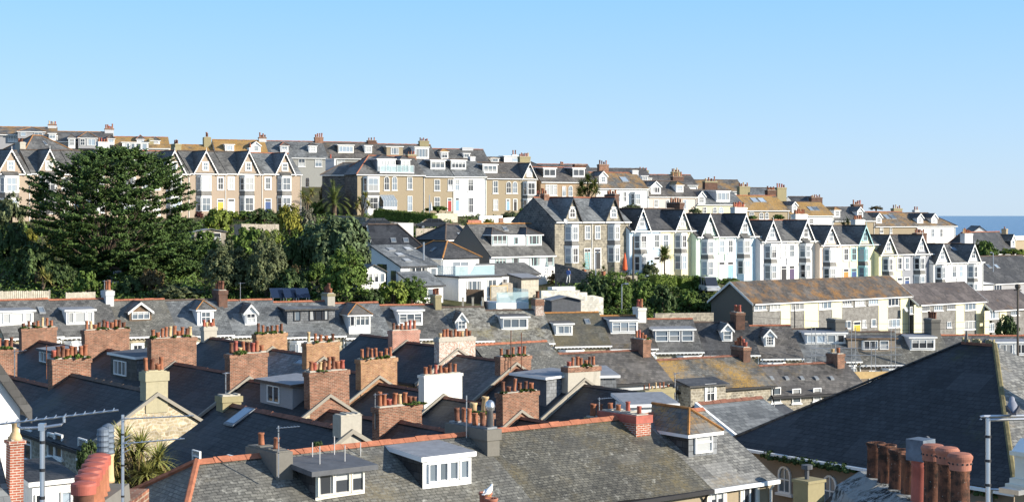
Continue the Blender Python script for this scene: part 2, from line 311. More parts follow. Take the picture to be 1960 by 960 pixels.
# ---------------------------------------------------------------- parts shared by the houses
CACHE = {}
def cached(key, fn):
    if key not in CACHE: CACHE[key] = fn()
    return CACHE[key]
def q5(v): return max(.1, round(v * 20) / 20)
def window_mesh(w, h, style='sash', fm='white_paint', gm='glass_mid', sur=None, sill=True, var=0):
    """frame, bars and panes of one window; x centred, z from 0, the front towards -y"""
    def make():
        b = MB(); f = min(.07, w * .10, h * .065); x0, x1 = -w / 2, w / 2
        if sur:
            s = .13
            b.box(x0 - s, x0, -.06, 0, -.02, h + s, sur); b.box(x1, x1 + s, -.06, 0, -.02, h + s, sur); b.box(x0, x1, -.06, 0, h, h + s, sur)
        if sill: b.box(x0 - .1, x1 + .1, -.13, 0, -.1, -.0, sur or fm)
        if style == 'arch':
            r = w / 2; hs = h - r; N = 8
            arc = [(r * math.cos(math.pi * k / N), hs + r * math.sin(math.pi * k / N)) for k in range(N + 1)]
            b.ext([(x0, -.025, 0), (x1, -.025, 0)] + [(x, -.025, z) for x, z in arc], (0, .03, 0), fm, gm, False)
            for k in range(N):
                (xa, za), (xb, zb) = arc[k], arc[k + 1]; g = 1 - f / r * 1.2
                ia, ib = (xa * g, hs + (za - hs) * g), (xb * g, hs + (zb - hs) * g)
                b.ext([(xa, -.08, za), (xb, -.08, zb), (ib[0], -.08, ib[1]), (ia[0], -.08, ia[1])], (0, .08, 0), fm)
            b.box(x0, x0 + f, -.08, 0, 0, hs, fm); b.box(x1 - f, x1, -.08, 0, 0, hs, fm); b.box(x0 + f, x1 - f, -.08, 0, 0, f, fm)
            b.box(x0 + f, x1 - f, -.06, -.026, h * .48, h * .48 + f * .8, fm); b.box(-.02, .02, -.055, -.026, f, h - f, fm)
            return b.mesh('window')
        b.poly([(x0, -.02, 0), (x1, -.02, 0), (x1, -.02, h), (x0, -.02, h)], gm)
        cu = 'glass_curtain'
        if var == 1 or var == 2:            # drawn-back curtains
            for xa, xb in (((x0, x0 + w * .22), (x1 - w * .18, x1)) if var == 1 else ((x0, x0 + w * .3),)): b.poly([(xa, -.0215, 0), (xb, -.0215, 0), (xb - (xb - xa) * .2, -.0215, h), (xa, -.0215, h)], cu)
        elif var == 3: b.poly([(x0, -.0215, h * .62), (x1, -.0215, h * .62), (x1, -.0215, h), (x0, -.0215, h)], cu)   # blind
        elif var == 4: b.poly([(x0, -.0215, 0), (x1, -.0215, 0), (x1, -.0215, h * .45), (x0, -.0215, h * .45)], cu)
        b.box(x0, x0 + f, -.08, 0, 0, h, fm); b.box(x1 - f, x1, -.08, 0, 0, h, fm)
        b.box(x0 + f, x1 - f, -.08, 0, 0, f * 1.2, fm); b.box(x0 + f, x1 - f, -.08, 0, h - f, h, fm)
        if style in ('sash', 'sash1'):
            b.box(x0 + f, x1 - f, -.065, -.022, h * .5, h * .5 + .06, fm)
            if style == 'sash': b.box(-.02, .02, -.05, -.022, f * 1.2, h * .5, fm); b.box(-.02, .02, -.05, -.022, h * .5 + .06, h - f, fm)
        elif style == 'grid':
            for k in (1, 2): b.box(x0 + w * k / 3 - .02, x0 + w * k / 3 + .02, -.05, -.022, f, h - f, fm)
            for k in (1, 2): b.box(x0 + f, x1 - f, -.054, -.022, h * k / 3, h * k / 3 + .04, fm)
        elif style.startswith('case'):
            n = int(style[4]);
            for k in range(1, n): b.box(x0 + w * k / n - f * .55, x0 + w * k / n + f * .55, -.07, -.022, f * 1.2, h - f, fm)
            if len(style) > 5: b.box(x0 + f, x0 + w / n - f * .55, -.066, -.022, h * .66, h * .66 + .05, fm); b.box(x1 - w / n + f * .55, x1 - f, -.066, -.022, h * .66, h * .66 + .05, fm)
        return b.mesh('window')
    return cached(('win', q5(w), q5(h), style, fm, gm, sur, sill, var), make)
def gl(): return random.choice(GLZ)
def add_window(parent, x, y, z, w, h, style='sash', fm='white_paint', gm=None, sur=None, rz=0, sill=True, name='window'):
    w, h = q5(w), q5(h)
    return put(name, window_mesh(w, h, style, fm, gm or gl(), sur, sill, random.choice([0, 0, 1, 1, 2, 3, 4])), parent, (x, y, z), rz)
def add_door(parent, x, y, z, w, h, mat, sur='white_paint', name='door'):
    def make():
        b = MB(); t = min(.35, h * .15); x0, x1 = -w / 2, w / 2
        b.box(x0, x1, -.03, 0, 0, h - t - .06, mat); b.poly([(x0, -.02, h - t), (x1, -.02, h - t), (x1, -.02, h), (x0, -.02, h)], 'glass_dark')
        b.box(x0, x1, -.05, 0, h - t - .06, h - t, sur)
        for a, c in ((.12, .42), (.52, .84)):
            for sx in (-1, 1): b.box(min(sx * w * .08, sx * w * .4), max(sx * w * .08, sx * w * .4), -.042, -.03, (h - t) * a, (h - t) * c, mat)
        b.box(x0 - .12, x0, -.07, 0, 0, h + .12, sur); b.box(x1, x1 + .12, -.07, 0, 0, h + .12, sur); b.box(x0, x1, -.07, 0, h, h + .12, sur)
        return b.mesh('door')
    w, h = q5(w), q5(h)
    return put(name, cached(('door', w, h, mat, sur), make), parent, (x, y, z))
def pot_mesh(kind, mat):
    def make():
        b = MB()
        if kind == 0: pr = [(.125, 0), (.115, .1), (.10, .42), (.125, .44), (.125, .5), (.085, .5), (.08, .2)]
        elif kind == 1: pr = [(.11, 0), (.11, .08), (.095, .1), (.10, .5), (.12, .53), (.10, .56), (.115, .6), (.08, .6), (.08, .3)]
        elif kind == 2: pr = [(.13, 0), (.12, .25), (.14, .28), (.14, .34), (.10, .34), (.09, .15)]
        else: pr = [(.12, 0), (.11, .4), (.16, .42), (.17, .47), (.10, .55), (.02, .58)]
        b.lathe((0, 0, 0), pr, 10, mat); return b.mesh('chimney_pot', True)
    return cached(('pot', kind, mat), make)
def add_pots(parent, pts, mats=('terracotta', 'terracotta', 'terracotta', 'terracotta', 'terracotta_dark', 'terracotta_dark', 'pot_red'), s=1.0, kinds=(0, 0, 1, 1, 2), pale=.08, jit=.03):
    for (x, y, z) in pts:
        m = 'terracotta_pale' if random.random() < pale else random.choice(mats)
        s_ = s * .88; k = s_ * random.uniform(.8, 1.15)
        po = put('chimney_pot', pot_mesh(random.choice(kinds), m), parent, (x + random.uniform(-jit, jit), y + random.uniform(-jit, jit), z), random.uniform(0, 6), (s_ * random.uniform(.88, 1.04),) * 2 + (k,)); po.rotation_euler = (R(random.gauss(0, 1.8)), R(random.gauss(0, 1.8)), random.uniform(0, 6))
def add_chimney(parent, x, y, wx, wy, z0, z1, mat, pots, axis='y', cap=None, pot_s=1.0, pale=.08, mats=None, cap_h=.12, corbel=True, name='chimney', weeds=0, top=None, kinds=(0, 0, 1, 1, 2)):
    b = MB(); cap = cap or mat
    b.box(-wx / 2, wx / 2, -wy / 2, wy / 2, z0 - z1, -cap_h * 2 if corbel else -.001, mat)
    if corbel: b.box(-wx / 2 - .05, wx / 2 + .05, -wy / 2 - .05, wy / 2 + .05, -cap_h * 2, 0, cap)
    # uneven mortar bed under the pots
    N = 7; L = (wy if axis == 'y' else wx) * .94; Wd = (wx if axis == 'y' else wy) * .8
    for k in range(N):
        a0, a1 = -L / 2 + L * k / N, -L / 2 + L * (k + 1) / N; hh = random.uniform(.03, .09)
        if axis == 'y': b.box(-Wd / 2, Wd / 2, a0, a1, 0, hh, top or 'render_cement')
        else: b.box(a0, a1, -Wd / 2, Wd / 2, 0, hh, top or 'render_cement')
    c = b.obj(name, parent, (x, y, z1)); c.rotation_euler = (R(random.gauss(0, .45)), R(random.gauss(0, .45)), R(random.gauss(0, .8)))
    if pots:
        P = [(-L / 2 + L * (k + .5) / pots) * .98 for k in range(pots)]
        kw = dict(s=pot_s, pale=pale, kinds=kinds)
        if mats: kw['mats'] = mats
        add_pots(c, [((0, p, .05) if axis == 'y' else (p, 0, .05)) for p in P], **kw)
    for k in range(weeds):
        p = random.uniform(-L / 2, L / 2)
        me = cached(('weed', k % 3), lambda: leaf_ball('weed_tuft', .22, 5, 26, .10, random.choice(['leaf_green', 'leaf_brown', 'leaf_dark']), flat=.6))
        put('weed_tuft', me, c, ((wx * .45, p, 0) if axis == 'y' else (p, -wy * .45, 0)), random.uniform(0, 6), (random.uniform(.5, 1.1), random.uniform(.6, 1.5), random.uniform(.5, 1.0)))
    return c

SAG = set()
CLOUD = bpy.data.textures.new('undulation', 'CLOUDS'); CLOUD.noise_scale = 1.9; CLOUD.noise_depth = 2
def sag(o, k=.13):
    """old roofs are never flat: let the slopes rise and sink a few centimetres"""
    m = o.modifiers.new('subdivide', 'SUBSURF'); m.subdivision_type = 'SIMPLE'; m.levels = m.render_levels = 4
    d = o.modifiers.new('undulate', 'DISPLACE'); d.texture = CLOUD; d.texture_coords = 'GLOBAL'; d.direction = 'Z'; d.strength = k; d.mid_level = .5
class House(Frame):
    """a house with a ridge parallel to its front; px helpers place features where the picture has them"""
    def __init__(s, name, label, A, B, eave, d, rise, hb=5.6, group=None, cat='house', sink=3.0):
        A = Vector(A[:2]); B = Vector(B[:2]); v = B - A
        super().__init__((A.x, A.y, eave - hb), math.atan2(v.y, v.x))
        s.w = v.length; s.d = d; s.he = hb; s.rise = rise; s.t = rise / (d / 2); s.sink = sink
        s.root = thing(name, label, cat, s.o, s.th, group)
        for x in (0, s.w): GROUND.append(tuple(s.to_world(x, 0, 0))); GROUND.append(tuple(s.to_world(x, d, .2)))
    def roofz(s, y): return s.he + .12 + min(y, s.d - y) * s.t
    def hit(s, px, py):
        p = s.on_slope(px, py, s.he + .12, s.t); return p.x, p.y, p.z
    def body(s, wall, roof, hipl=0, hipr=0, ridge='dark_ridge', gut='white_paint', side=None, ov=.28, band=None, back=None, vo=.0, fascia=None):
        w, d, he, r, t = s.w, s.d, s.he, s.rise, s.t; side = side or wall; z0 = -s.sink
        b = MB()
        b.poly([(0, 0, z0), (w, 0, z0), (w, 0, he), (0, 0, he)], wall); b.poly([(w, d, z0), (0, d, z0), (0, d, he), (w, d, he)], wall)
        b.poly([(0, d, z0), (0, 0, z0), (0, 0, he)] + ([(0, d / 2, he + r)] if not hipl else []) + [(0, d, he)], side)
        b.poly([(w, 0, z0), (w, d, z0), (w, d, he)] + ([(w, d / 2, he + r)] if not hipr else []) + [(w, 0, he)], side)
        b.obj('wall', s.root)
        k = MB(); e = he + .12 - ov * t; hl, hr_ = hipl, hipr; zr = he + .12 + r; xl, xr = (-ov if hl else -vo), (w + ov if hr_ else w + vo)
        k.ext([(xl, -ov, e), (xr, -ov, e), (w - hr_ if hr_ else w + vo, d / 2, zr), (hl if hl else -vo, d / 2, zr)], (0, .06, -.11), 'black_paint', roof)
        k.ext([(xr, d + ov, e), (xl, d + ov, e), (hl if hl else -vo, d / 2, zr), (w - hr_ if hr_ else w + vo, d / 2, zr)], (0, -.06, -.11), 'black_paint', back or roof)
        if hl: k.ext([(-ov, d + ov, e), (-ov, -ov, e), (hl, d / 2, zr)], (.05, 0, -.11), 'black_paint', roof)
        if hr_: k.ext([(w + ov, -ov, e), (w + ov, d + ov, e), (w - hr_, d / 2, zr)], (-.05, 0, -.11), 'black_paint', roof)
        s.roof = k.obj('roof', s.root)
        if s.root.get('group') in SAG: sag(s.roof)
        if ridge:
            g = MB(); x0, x1 = hl, w - hr_; n = max(1, int((x1 - x0) / .45)); st = (x1 - x0) / n
            for i in range(n):
                h = random.uniform(.07, .11); xa = x0 + i * st; xb = xa + st * .97
                g.ext([(xa, d / 2 - .17, zr - .05), (xa, d / 2, zr + h), (xa, d / 2 + .17, zr - .05)], (xb - xa, 0, 0), ridge)
            for hx, ex, on in ((hl, -ov, hl), (w - hr_, w + ov, hr_)):
                if on:
                    for ey in (-ov, d + ov): g.tube([(hx, d / 2, zr + .03), (ex, ey, e + .03)], .10, 6, ridge)
            g.obj('ridge_tiles', s.root)
        if gut:
            g = MB(); g.box(-.02 if not hl else -ov, w + .02 if not hr_ else w + ov, -ov - .10, -ov + .015, e - .17, e - .03, gut)
            g.box(0, w, -ov + .015, -.002, e - .16, e - .12, fascia or gut)
            g.tube([(w - .15, -ov, e - .1), (w - .15, -.07, e - .4), (w - .15, -.07, -s.sink)], .05, 6, gut)
            g.obj('gutter', s.root)
    # flat features, given by their rectangle in the picture
    def win(s, px0, py0, px1, py1, style='sash', y=0.0, **k):
        u0, z1 = s.on_y(px0, py0, y); u1, z0 = s.on_y(px1, py1, y); z1 = s.on_y((px0 + px1) / 2, py0, y)[1]; z0 = s.on_y((px0 + px1) / 2, py1, y)[1]
        return add_window(s.root, (u0 + u1) / 2, y, z0, abs(u1 - u0), z1 - z0, style, **k)
    def door(s, px0, py0, px1, py1, mat, **k):
        u0, z1 = s.on_y(px0, py0); u1, z0 = s.on_y(px1, py1)
        return add_door(s.root, (u0 + u1) / 2, 0, z0, abs(u1 - u0), z1 - z0, mat, **k)
    def wins(s, rows, **k):
        for r in rows: s.win(*r[:4], *(r[4:5]), **k)
    def skylight(s, px0, py0, px1, py1, slope=None):
        x0, y0, z0 = s.hit(px0, py1); x1 = s.hit(px1, py1)[0]; y1 = s.hit(px0, py0)[1]; y1 = max(y1, y0 + .5)
        b = MB(); f = .08; Z = lambda y, o=0: s.he + .12 + y * s.t + o
        for (a, c, e, g) in ((x0, x0 + f, y0, y1), (x1 - f, x1, y0, y1), (x0 + f, x1 - f, y0, y0 + f), (x0 + f, x1 - f, y1 - f, y1)):
            b.ext([(a, e, Z(e, .10)), (c, e, Z(e, .10)), (c, g, Z(g, .10)), (a, g, Z(g, .10))], (0, 0, -.12), 'lead')
        b.poly([(x0 + f, y0 + f, Z(y0 + f, .06)), (x1 - f, y0 + f, Z(y0 + f, .06)), (x1 - f, y1 - f, Z(y1 - f, .06)), (x0 + f, y1 - f, Z(y1 - f, .06))], random.choice(['glass_sky_painted', 'glass_mid']))
        return b.obj('skylight', s.roof)
    def dormer(s, px0, py0, px1, py1, kind='flat', wins=((.1, .9, 'case2'),), cheek='white_paint', front='white_paint', roof='felt_grey', apex=None, ridge='dark_ridge', wtop=.12, wbot=.14, fm='white_paint', gm=None, ov=.18, fascia='white_paint'):
        pc = (px0 + px1) / 2
        _, y, z0 = s.hit(pc, py1); x0, _ = s.on_y(px0, py1, y); x1, _ = s.on_y(px1, py1, y); z1 = s.on_y(pc, py0, y)[1]
        zb = s.he + .12 + y * s.t
        yb = min((z1 - s.he - .12) / s.t + .3, s.d / 2 + 1.2); H = z1 - z0; W = x1 - x0
        b = MB()
        b.poly([(x0, y, z0 - .3), (x1, y, z0 - .3), (x1, y, z1), (x0, y, z1)], front)
        b.poly([(x0, yb, z0), (x0, y, z0 - .3), (x0, y, z1), (x0, yb, z1)], cheek); b.poly([(x1, y, z0 - .3), (x1, yb, z0), (x1, yb, z1), (x1, y, z1)], cheek)
        if kind == 'flat':
            b.ext([(x0 - ov, y - ov, z1 + .10), (x1 + ov, y - ov, z1 + .10), (x1 + ov, yb + .2, z1 + .24), (x0 - ov, yb + .2, z1 + .24)], (0, 0, -.15), fascia, roof)
        else:
            za = s.on_y(pc, apex, y)[1] if apex is not None else z1 + W * .5
            ya = min((za - s.he - .12) / s.t + .2, s.d / 2 + .4); xm = (x0 + x1) / 2; tt = (za - z1) / (W / 2); oz = ov * tt
            f0 = y - ov
            if kind == 'gable':
                b.poly([(x0, y, z1), (x1, y, z1), (xm, y, za)], front)
                b.slab((x0 - ov, f0, z1 - oz + .06), (xm, f0, za + .06), (xm, ya, za + .06), (x0 - ov, yb, z1 - oz + .06), .07, roof, fascia)
                b.slab((xm, f0, za + .062), (x1 + ov, f0, z1 - oz + .062), (x1 + ov, yb, z1 - oz + .062), (xm, ya, za + .062), .07, roof, fascia)
                for sx, xe in ((-1, x0 - ov), (1, x1 + ov)):
                    b.ext([(xe, f0 - .03, z1 - oz + .07), (xm, f0 - .03, za + .07), (xm, f0 - .03, za - .14), (xe, f0 - .03, z1 - oz - .14)], (0, .03, 0), fascia)
                b.tube([(xm, f0, za + .08), (xm, ya, za + .08)], .06, 5, ridge)
            else:
                yh = y + W * .5; zz = z1 - oz * .4 + .06; xa, xb = x0 - ov, x1 + ov
                b.poly([(xa, f0, zz), (xb, f0, zz), (xm, yh, za)], roof)
                b.poly([(xa, yb, zz), (xa, f0, zz), (xm, yh, za), (xm, ya, za)], roof); b.poly([(xb, f0, zz), (xb, yb, zz), (xm, ya, za), (xm, yh, za)], roof)
                b.box(xa, xb, f0, y + .02, zz - .12, zz - .003, fascia); b.box(xa, x0, y + .02, yb, zz - .12, zz - .003, fascia); b.box(x1, xb, y + .02, yb, zz - .12, zz - .003, fascia)
                b.tube([(xa, f0, zz + .03), (xm, yh, za + .03)], .05, 5, ridge); b.tube([(xb, f0, zz + .03), (xm, yh, za + .03)], .05, 5, ridge); b.tube([(xm, yh, za + .03), (xm, ya, za + .03)], .05, 5, ridge)
        dm = b.obj('dormer', s.root)
        for a, c, st in wins:
            add_window(dm, x0 + W * (a + c) / 2, y - .002, z0 + H * wbot, W * (c - a), H * (1 - wtop - wbot), st, fm=fm, gm=gm, sill=False)
        return dm
    def chim(s, px, ytop, wx, wy, pots, mat, y=None, drop=1.2, **k):
        y = s.d / 2 if y is None else y
        x, z1 = s.on_y(px, ytop, y)
        return add_chimney(s.root, x, y, wx, wy, min(s.roofz(y), z1) - drop, z1, mat, pots, **k)
    def gable(s, c, half, zb, za, wall, roof, barge='white_paint', yf=-.10, win=None, teeth=True, gm=None, fm='white_paint', bw=.20, ovh=.3, ridge='dark_ridge'):
        ya = min((za - s.he - .12) / s.t + .1, s.d / 2 + .1); t = (za - zb) / half; o = .16
        b = MB(); b.ext([(c - half, yf, zb), (c + half, yf, zb), (c, yf, za)], (0, 1.2, 0), wall); g = b.obj('gable', s.root)
        k = MB(); f0 = yf - ovh
        k.slab((c - half - o, f0, zb - o * t + .1), (c, f0, za + .1), (c, ya, za + .1), (c - half - o, ya, zb - o * t + .1), .09, roof, 'black_paint')
        k.slab((c, f0, za + .102), (c + half + o, f0, zb - o * t + .102), (c + half + o, ya, zb - o * t + .102), (c, ya, za + .102), .09, roof, 'black_paint')
        if ridge: k.tube([(c, f0, za + .13), (c, ya, za + .13)], .07, 5, ridge)
        k.obj('gable_roof', g)
        if barge:
            m = MB(); L = math.hypot(half + o, (half + o) * t); n = 9
            for sx in (-1, 1):
                P = lambda q, dz: (c + sx * (half + o) * (1 - q), f0 - .05, zb - o * t + .12 + (za - zb + o * t) * q + dz)
                top = [P(i / n, 0) for i in range(n + 1)]
                lo = []
                for i in range(n):
                    lo += [P((i + .0) / n, -bw), P((i + .5) / n, -bw - (.16 if teeth else 0))]
                lo.append(P(1, -bw * 1.6))
                m.ext(top + lo[::-1], (0, .05, 0), barge)
            m.tube([(c, f0 - .03, za - .3), (c, f0 - .03, za + .55)], .035, 5, barge)
            m.obj('barge_board', g)
        if win:
            st, ww, wh, wz = win
            add_window(g, c, yf - .002, wz, ww, wh, st, gm=gm, fm=fm, sur=fm)
        return g
    def bay(s, u0, u1, floors, dep=.8, k=.5, mat='white_paint', hood='slate_grey', top=None, fm='white_paint', style='sash', base=None, sides=True, gm=None, apron=None):
        """floors: (z of sill, z of head) from the lowest to the highest; solid below, slate skirts between"""
        b = MB(); W = u1 - u0
        pl = lambda e, z: [(u0 - e, 0, z), (u0 + k - e * .6, -dep - e, z), (u1 - k + e * .6, -dep - e, z), (u1 + e, 0, z)]
        def ring(z0, e0, z1, e1, m):
            a, c = pl(e0, z0), pl(e1, z1)
            for i in range(3): b.poly([a[i], a[i + 1], c[i + 1], c[i]], m)
        ring(-s.sink, 0, floors[0][0], 0, apron or base or mat)
        for i, (za, zb) in enumerate(floors):
            ring(za, 0, zb + .12, 0, mat); ring(zb + .12, .1, zb + .3, .1, mat); b.poly(pl(.1, zb + .12), mat)
            nxt = floors[i + 1][0] if i + 1 < len(floors) else None
            if nxt: ring(zb + .3, .14, nxt - .12, .0, hood); ring(nxt - .12, .06, nxt, .06, mat); b.poly(pl(.06, nxt), mat)
            elif top:
                T = pl(.16, zb + .3); ap = [(u0 + .2, 0, zb + .3 + top), (u1 - .2, 0, zb + .3 + top)]
                b.poly([T[1], T[2], ap[1], ap[0]], hood); b.poly([T[0], T[1], ap[0]], hood); b.poly([T[2], T[3], ap[1]], hood)
            else: b.poly(pl(.1, zb + .3), hood)
        o = b.obj('bay_window', s.root)
        sw = math.hypot(k, dep); an = math.atan2(dep, k)
        for za, zb in floors:
            add_window(o, (u0 + u1) / 2, -dep - .002, za, W - 2 * k - .12, zb - za, style, fm=fm, sill=False, gm=gm)
            if sides:
                add_window(o, u0 + k / 2 - .002, -dep / 2 - .002, za, sw - .14, zb - za, 'sash1', fm=fm, rz=-an, sill=False, gm=gm)
                add_window(o, u1 - k / 2 + .002, -dep / 2 - .002, za, sw - .14, zb - za, 'sash1', fm=fm, rz=an, sill=False, gm=gm)
        return o

# ---------------------------------------------------------------- foliage
def leaves_mesh(name, C, N, size, mat, asp=.55, mats=None):
    """one small rhombus per centre C, facing roughly N"""
    n = len(C); N = N + rng.normal(0, .45, (n, 3)); N /= np.linalg.norm(N, axis=1)[:, None] + 1e-9
    a = np.cross(N, rng.normal(0, 1, (n, 3))); a /= np.linalg.norm(a, axis=1)[:, None] + 1e-9; b = np.cross(N, a)
    sz = (size * rng.uniform(.6, 1.4, n))[:, None]
    V = np.stack([C + a * sz, C + b * sz * asp, C - a * sz, C - b * sz * asp], 1).reshape(-1, 3)
    me = bpy.data.meshes.new(name); me.vertices.add(4 * n); me.vertices.foreach_set('co', V.ravel())
    me.loops.add(4 * n); me.loops.foreach_set('vertex_index', np.arange(4 * n)); me.polygons.add(n)
    me.polygons.foreach_set('loop_start', np.arange(n) * 4); me.polygons.foreach_set('loop_total', np.full(n, 4))
    me.materials.append(MATS[mat]); me.update(); me.validate(); return me
def leaf_ball(name, r, clumps, per, size, mat, flat=.8, shell=.75, spread=.28, low=-.25):
    """leaf clumps spread over and through an uneven rounded crown of radius r, sitting on z=0"""
    D = rng.normal(0, 1, (clumps, 3)); D /= np.linalg.norm(D, axis=1)[:, None]; D[:, 2] = np.where(D[:, 2] < low, -D[:, 2] * .6, D[:, 2])
    rad = r * rng.uniform(shell * .75, 1.08, clumps)[:, None]
    K = D * rad * [1, 1, flat] + [0, 0, r * flat * .55]
    cs = r * spread * rng.uniform(.6, 1.35, clumps)
    O = rng.normal(0, 1, (clumps, per, 3)); O /= np.linalg.norm(O, axis=2)[:, :, None]
    C = (K[:, None, :] + O * (cs[:, None] * rng.uniform(.35, 1, (clumps, per)))[:, :, None] * [1, 1, .75]).reshape(-1, 3)
    N = (O * .7 + D[:, None, :] * .5 + [0, 0, .35]).reshape(-1, 3)
    return leaves_mesh(name, C, N, size, mat)
# ================================================================ the hillside terraces
T_E = [(1040, 197), (1205, 206), (1440, 218), (1700, 232), (1890, 243)]
T_B = [(-60, 228), (0, 232), (184, 241), (333, 250), (473, 258), (577, 264)]
T_C = [(680, 262), (940, 274), (1150, 284), (1400, 296), (1600, 306), (1840, 320)]
T_D = [(-20, 296), (330, 306), (700, 320), (1000, 332), (1300, 340), (1700, 350)]
T_M = [(-30, 131), (0, 132), (400, 141), (800, 149), (1200, 154), (1600, 157), (1980, 159)]
T_N = [(900, 112), (1000, 115), (1240, 120), (1440, 125), (1640, 129)]
def pt(tab, px): Y = at(tab, px); return Vector(((px - CX) * Y / F, Y))
def mk(name, label, tab, px0, px1, d, hb, rise=None, eave_y=None, ridge_y=None, anchor='front', group=None, cat='house', saw=0, **k):
    A, B = pt(tab, px0), pt(tab, px1)
    if saw: A, B = sawn(A, B, px0, px1, saw)
    v = (B - A).normalized(); nb = Vector((-v.y, v.x)); M = (A + B) / 2; pm = (px0 + px1) / 2
    if anchor == 'ridge':
        zr = (HY - ridge_y) * M.y / F; A = A - nb * d / 2; B = B - nb * d / 2; eave = zr - rise - .12
    else:
        eave = (HY - eave_y) * M.y / F
        if ridge_y is not None: rise = (HY - ridge_y) * (M.y + nb.y * d / 2) / F - eave - .12
    return House(name, label, A, B, eave, d, rise, hb, group, cat, **k)
def sawn(A, B, px0, px1, deg):
    C = (A + B) / 2; v = (B - A).normalized(); a = math.atan2(v.y, v.x) + R(deg); dv = Vector((math.cos(a), math.sin(a)))
    out = []
    for px in (px0, px1):
        q = (px - CX) / F; t = (q * C.y - C.x) / (dv.x - q * dv.y); out.append(C + dv * t)
    return out

# ---- E: the pastel bay-fronted terrace
def gabled(name, label, A, B, eave, ridge_y, d, hb, wall, roof, gab, bay, wins, doors, trim='white_paint', side=None, group=None, floors=((.9, 2.8), (3.8, 5.5)), teeth=True, hood='slate_grey',
           baymat=None, barge='white_paint', gwin='sash', ridge='dark_ridge', gut='white_paint', surround=None, base=None, baytop=None, quoin=None):
    A = Vector(A); B = Vector(B); v = (B - A).normalized(); M = (A + B) / 2
    rise = (HY - ridge_y) * (M.y + v.x * d / 2) / F - eave - .12
    h = House(name, label, A, B, eave, d, rise, hb, group)
    h.body(wall, roof, side=side or wall, ridge=ridge, gut=gut)
    if gab:
        l, r, ax, ay = gab; u0 = h.on_y(l, 400)[0]; u1 = h.on_y(r, 400)[0]; c, za = h.on_y(ax, ay, -.1); c = (u0 + u1) / 2
        half = (u1 - u0) / 2; gw = min(.95, half * .62)
        za = min(za, h.he + h.rise + .02)
        h.gable(c, half, h.he - .05, za, wall, roof, barge=barge, win=(gwin, gw, 1.25, h.he + .45), teeth=teeth, fm=trim, ridge=ridge)
    if bay:
        u0 = h.on_y(bay[0], 450)[0]; u1 = h.on_y(bay[1], 450, -.7)[0]
        h.bay(u0, u1, floors, mat=baymat or trim, hood=hood, fm=trim, apron=base or wall, top=baytop, style='sash')
    for u, z, w, hh, st in wins: add_window(h.root, u * h.w, 0, z, w, hh, st, fm=trim, sur=surround or trim)
    for u, m, w in doors:
        add_door(h.root, u * h.w, 0, .05, w, 2.55, m, trim)
    return h
E = [  # px left, party, right, eave y, ridge y, left gable(l, r, apex x, apex y), left bay, right gable, right bay, walls, roof, doors, labels
    (1062, 1134, 1205, 423, 378, (1077, 1111, 1093, 378), (1081, 1111), (1156, 1190, 1172, 377), (1163, 1190), 'stone_grey', 'stone_grey', 'slate_blue', 'teal_door', 'black_paint',
     'grey stone bay-fronted house with a stone end gable and a teal door', 'grey stone bay-fronted house with a black door, next to the pale blue one'),
    (1205, 1265, 1332, 440, 399, (1212, 1242, 1227, 400), (1213, 1242), (1290, 1319, 1303, 403), (1291, 1318), 'render_blue_pale', 'render_cream', 'slate_dark', 'white_paint', 'cream_paint',
     'pale blue bay-fronted terraced house behind the telegraph pole', 'cream bay-fronted terraced house behind the single cabbage palm'),
    (1332, 1389, 1455, 451, 409, (1339, 1372, 1354, 409.5), (1342, 1369), (1409, 1440, 1422, 409), (1411, 1439), 'render_green_pale', 'render_sky_pale', 'slate_dark', 'white_paint', 'sky_door',
     'mint green bay-fronted terraced house above the mown hedge', 'very pale blue bay-fronted house joined to the mint green house'),
    (1455, 1507, 1569, 460, 421, (1461, 1491, 1475, 423), (1463, 1490), (1526, 1556, 1540, 422), (1530, 1554), 'render_mauve', 'render_offwhite', 'slate_grey', 'cement', 'purple_door',
     'pale mauve grey bay-fronted house above the pink hydrangeas', 'off-white bay-fronted house with a dark purple door'),
    (1569, 1627, 1682, 467, 431, (1573, 1604, 1589, 431), (1576, 1603), (1641, 1667, 1654, 431), (1643, 1664), 'render_pink_pale', 'render_yellow', 'slate_grey', 'orange_door', 'blue_door',
     'pale pinkish bay-fronted house with an orange door', 'pale yellow bay-fronted house with turquoise bay and bargeboards'),
    (1682, 1728, 1787, 485, 449, (1684, 1714, 1699, 450), (1689, 1712), (1748, 1775, 1761, 447), (1749, 1773), 'render_yellow', 'render_grey_mid', 'slate_brown', 'cream_paint', 'blue_door',
     'pale yellow bay-fronted house joined to the dark grey rendered one', 'dark grey rendered bay-fronted house with white bay'),
    (1787, 1832, 1882, 501, 466, (1788, 1816, 1801, 466), (1791, 1812), (1849, 1874, 1859, 466), (1852, 1874), 'render_white', 'render_white', 'slate_grey', 'white_paint', 'white_paint',
     'white bay-fronted house beside the dark grey rendered house', 'white bay-fronted end house of the pastel terrace, farthest from the stone pair'),
]
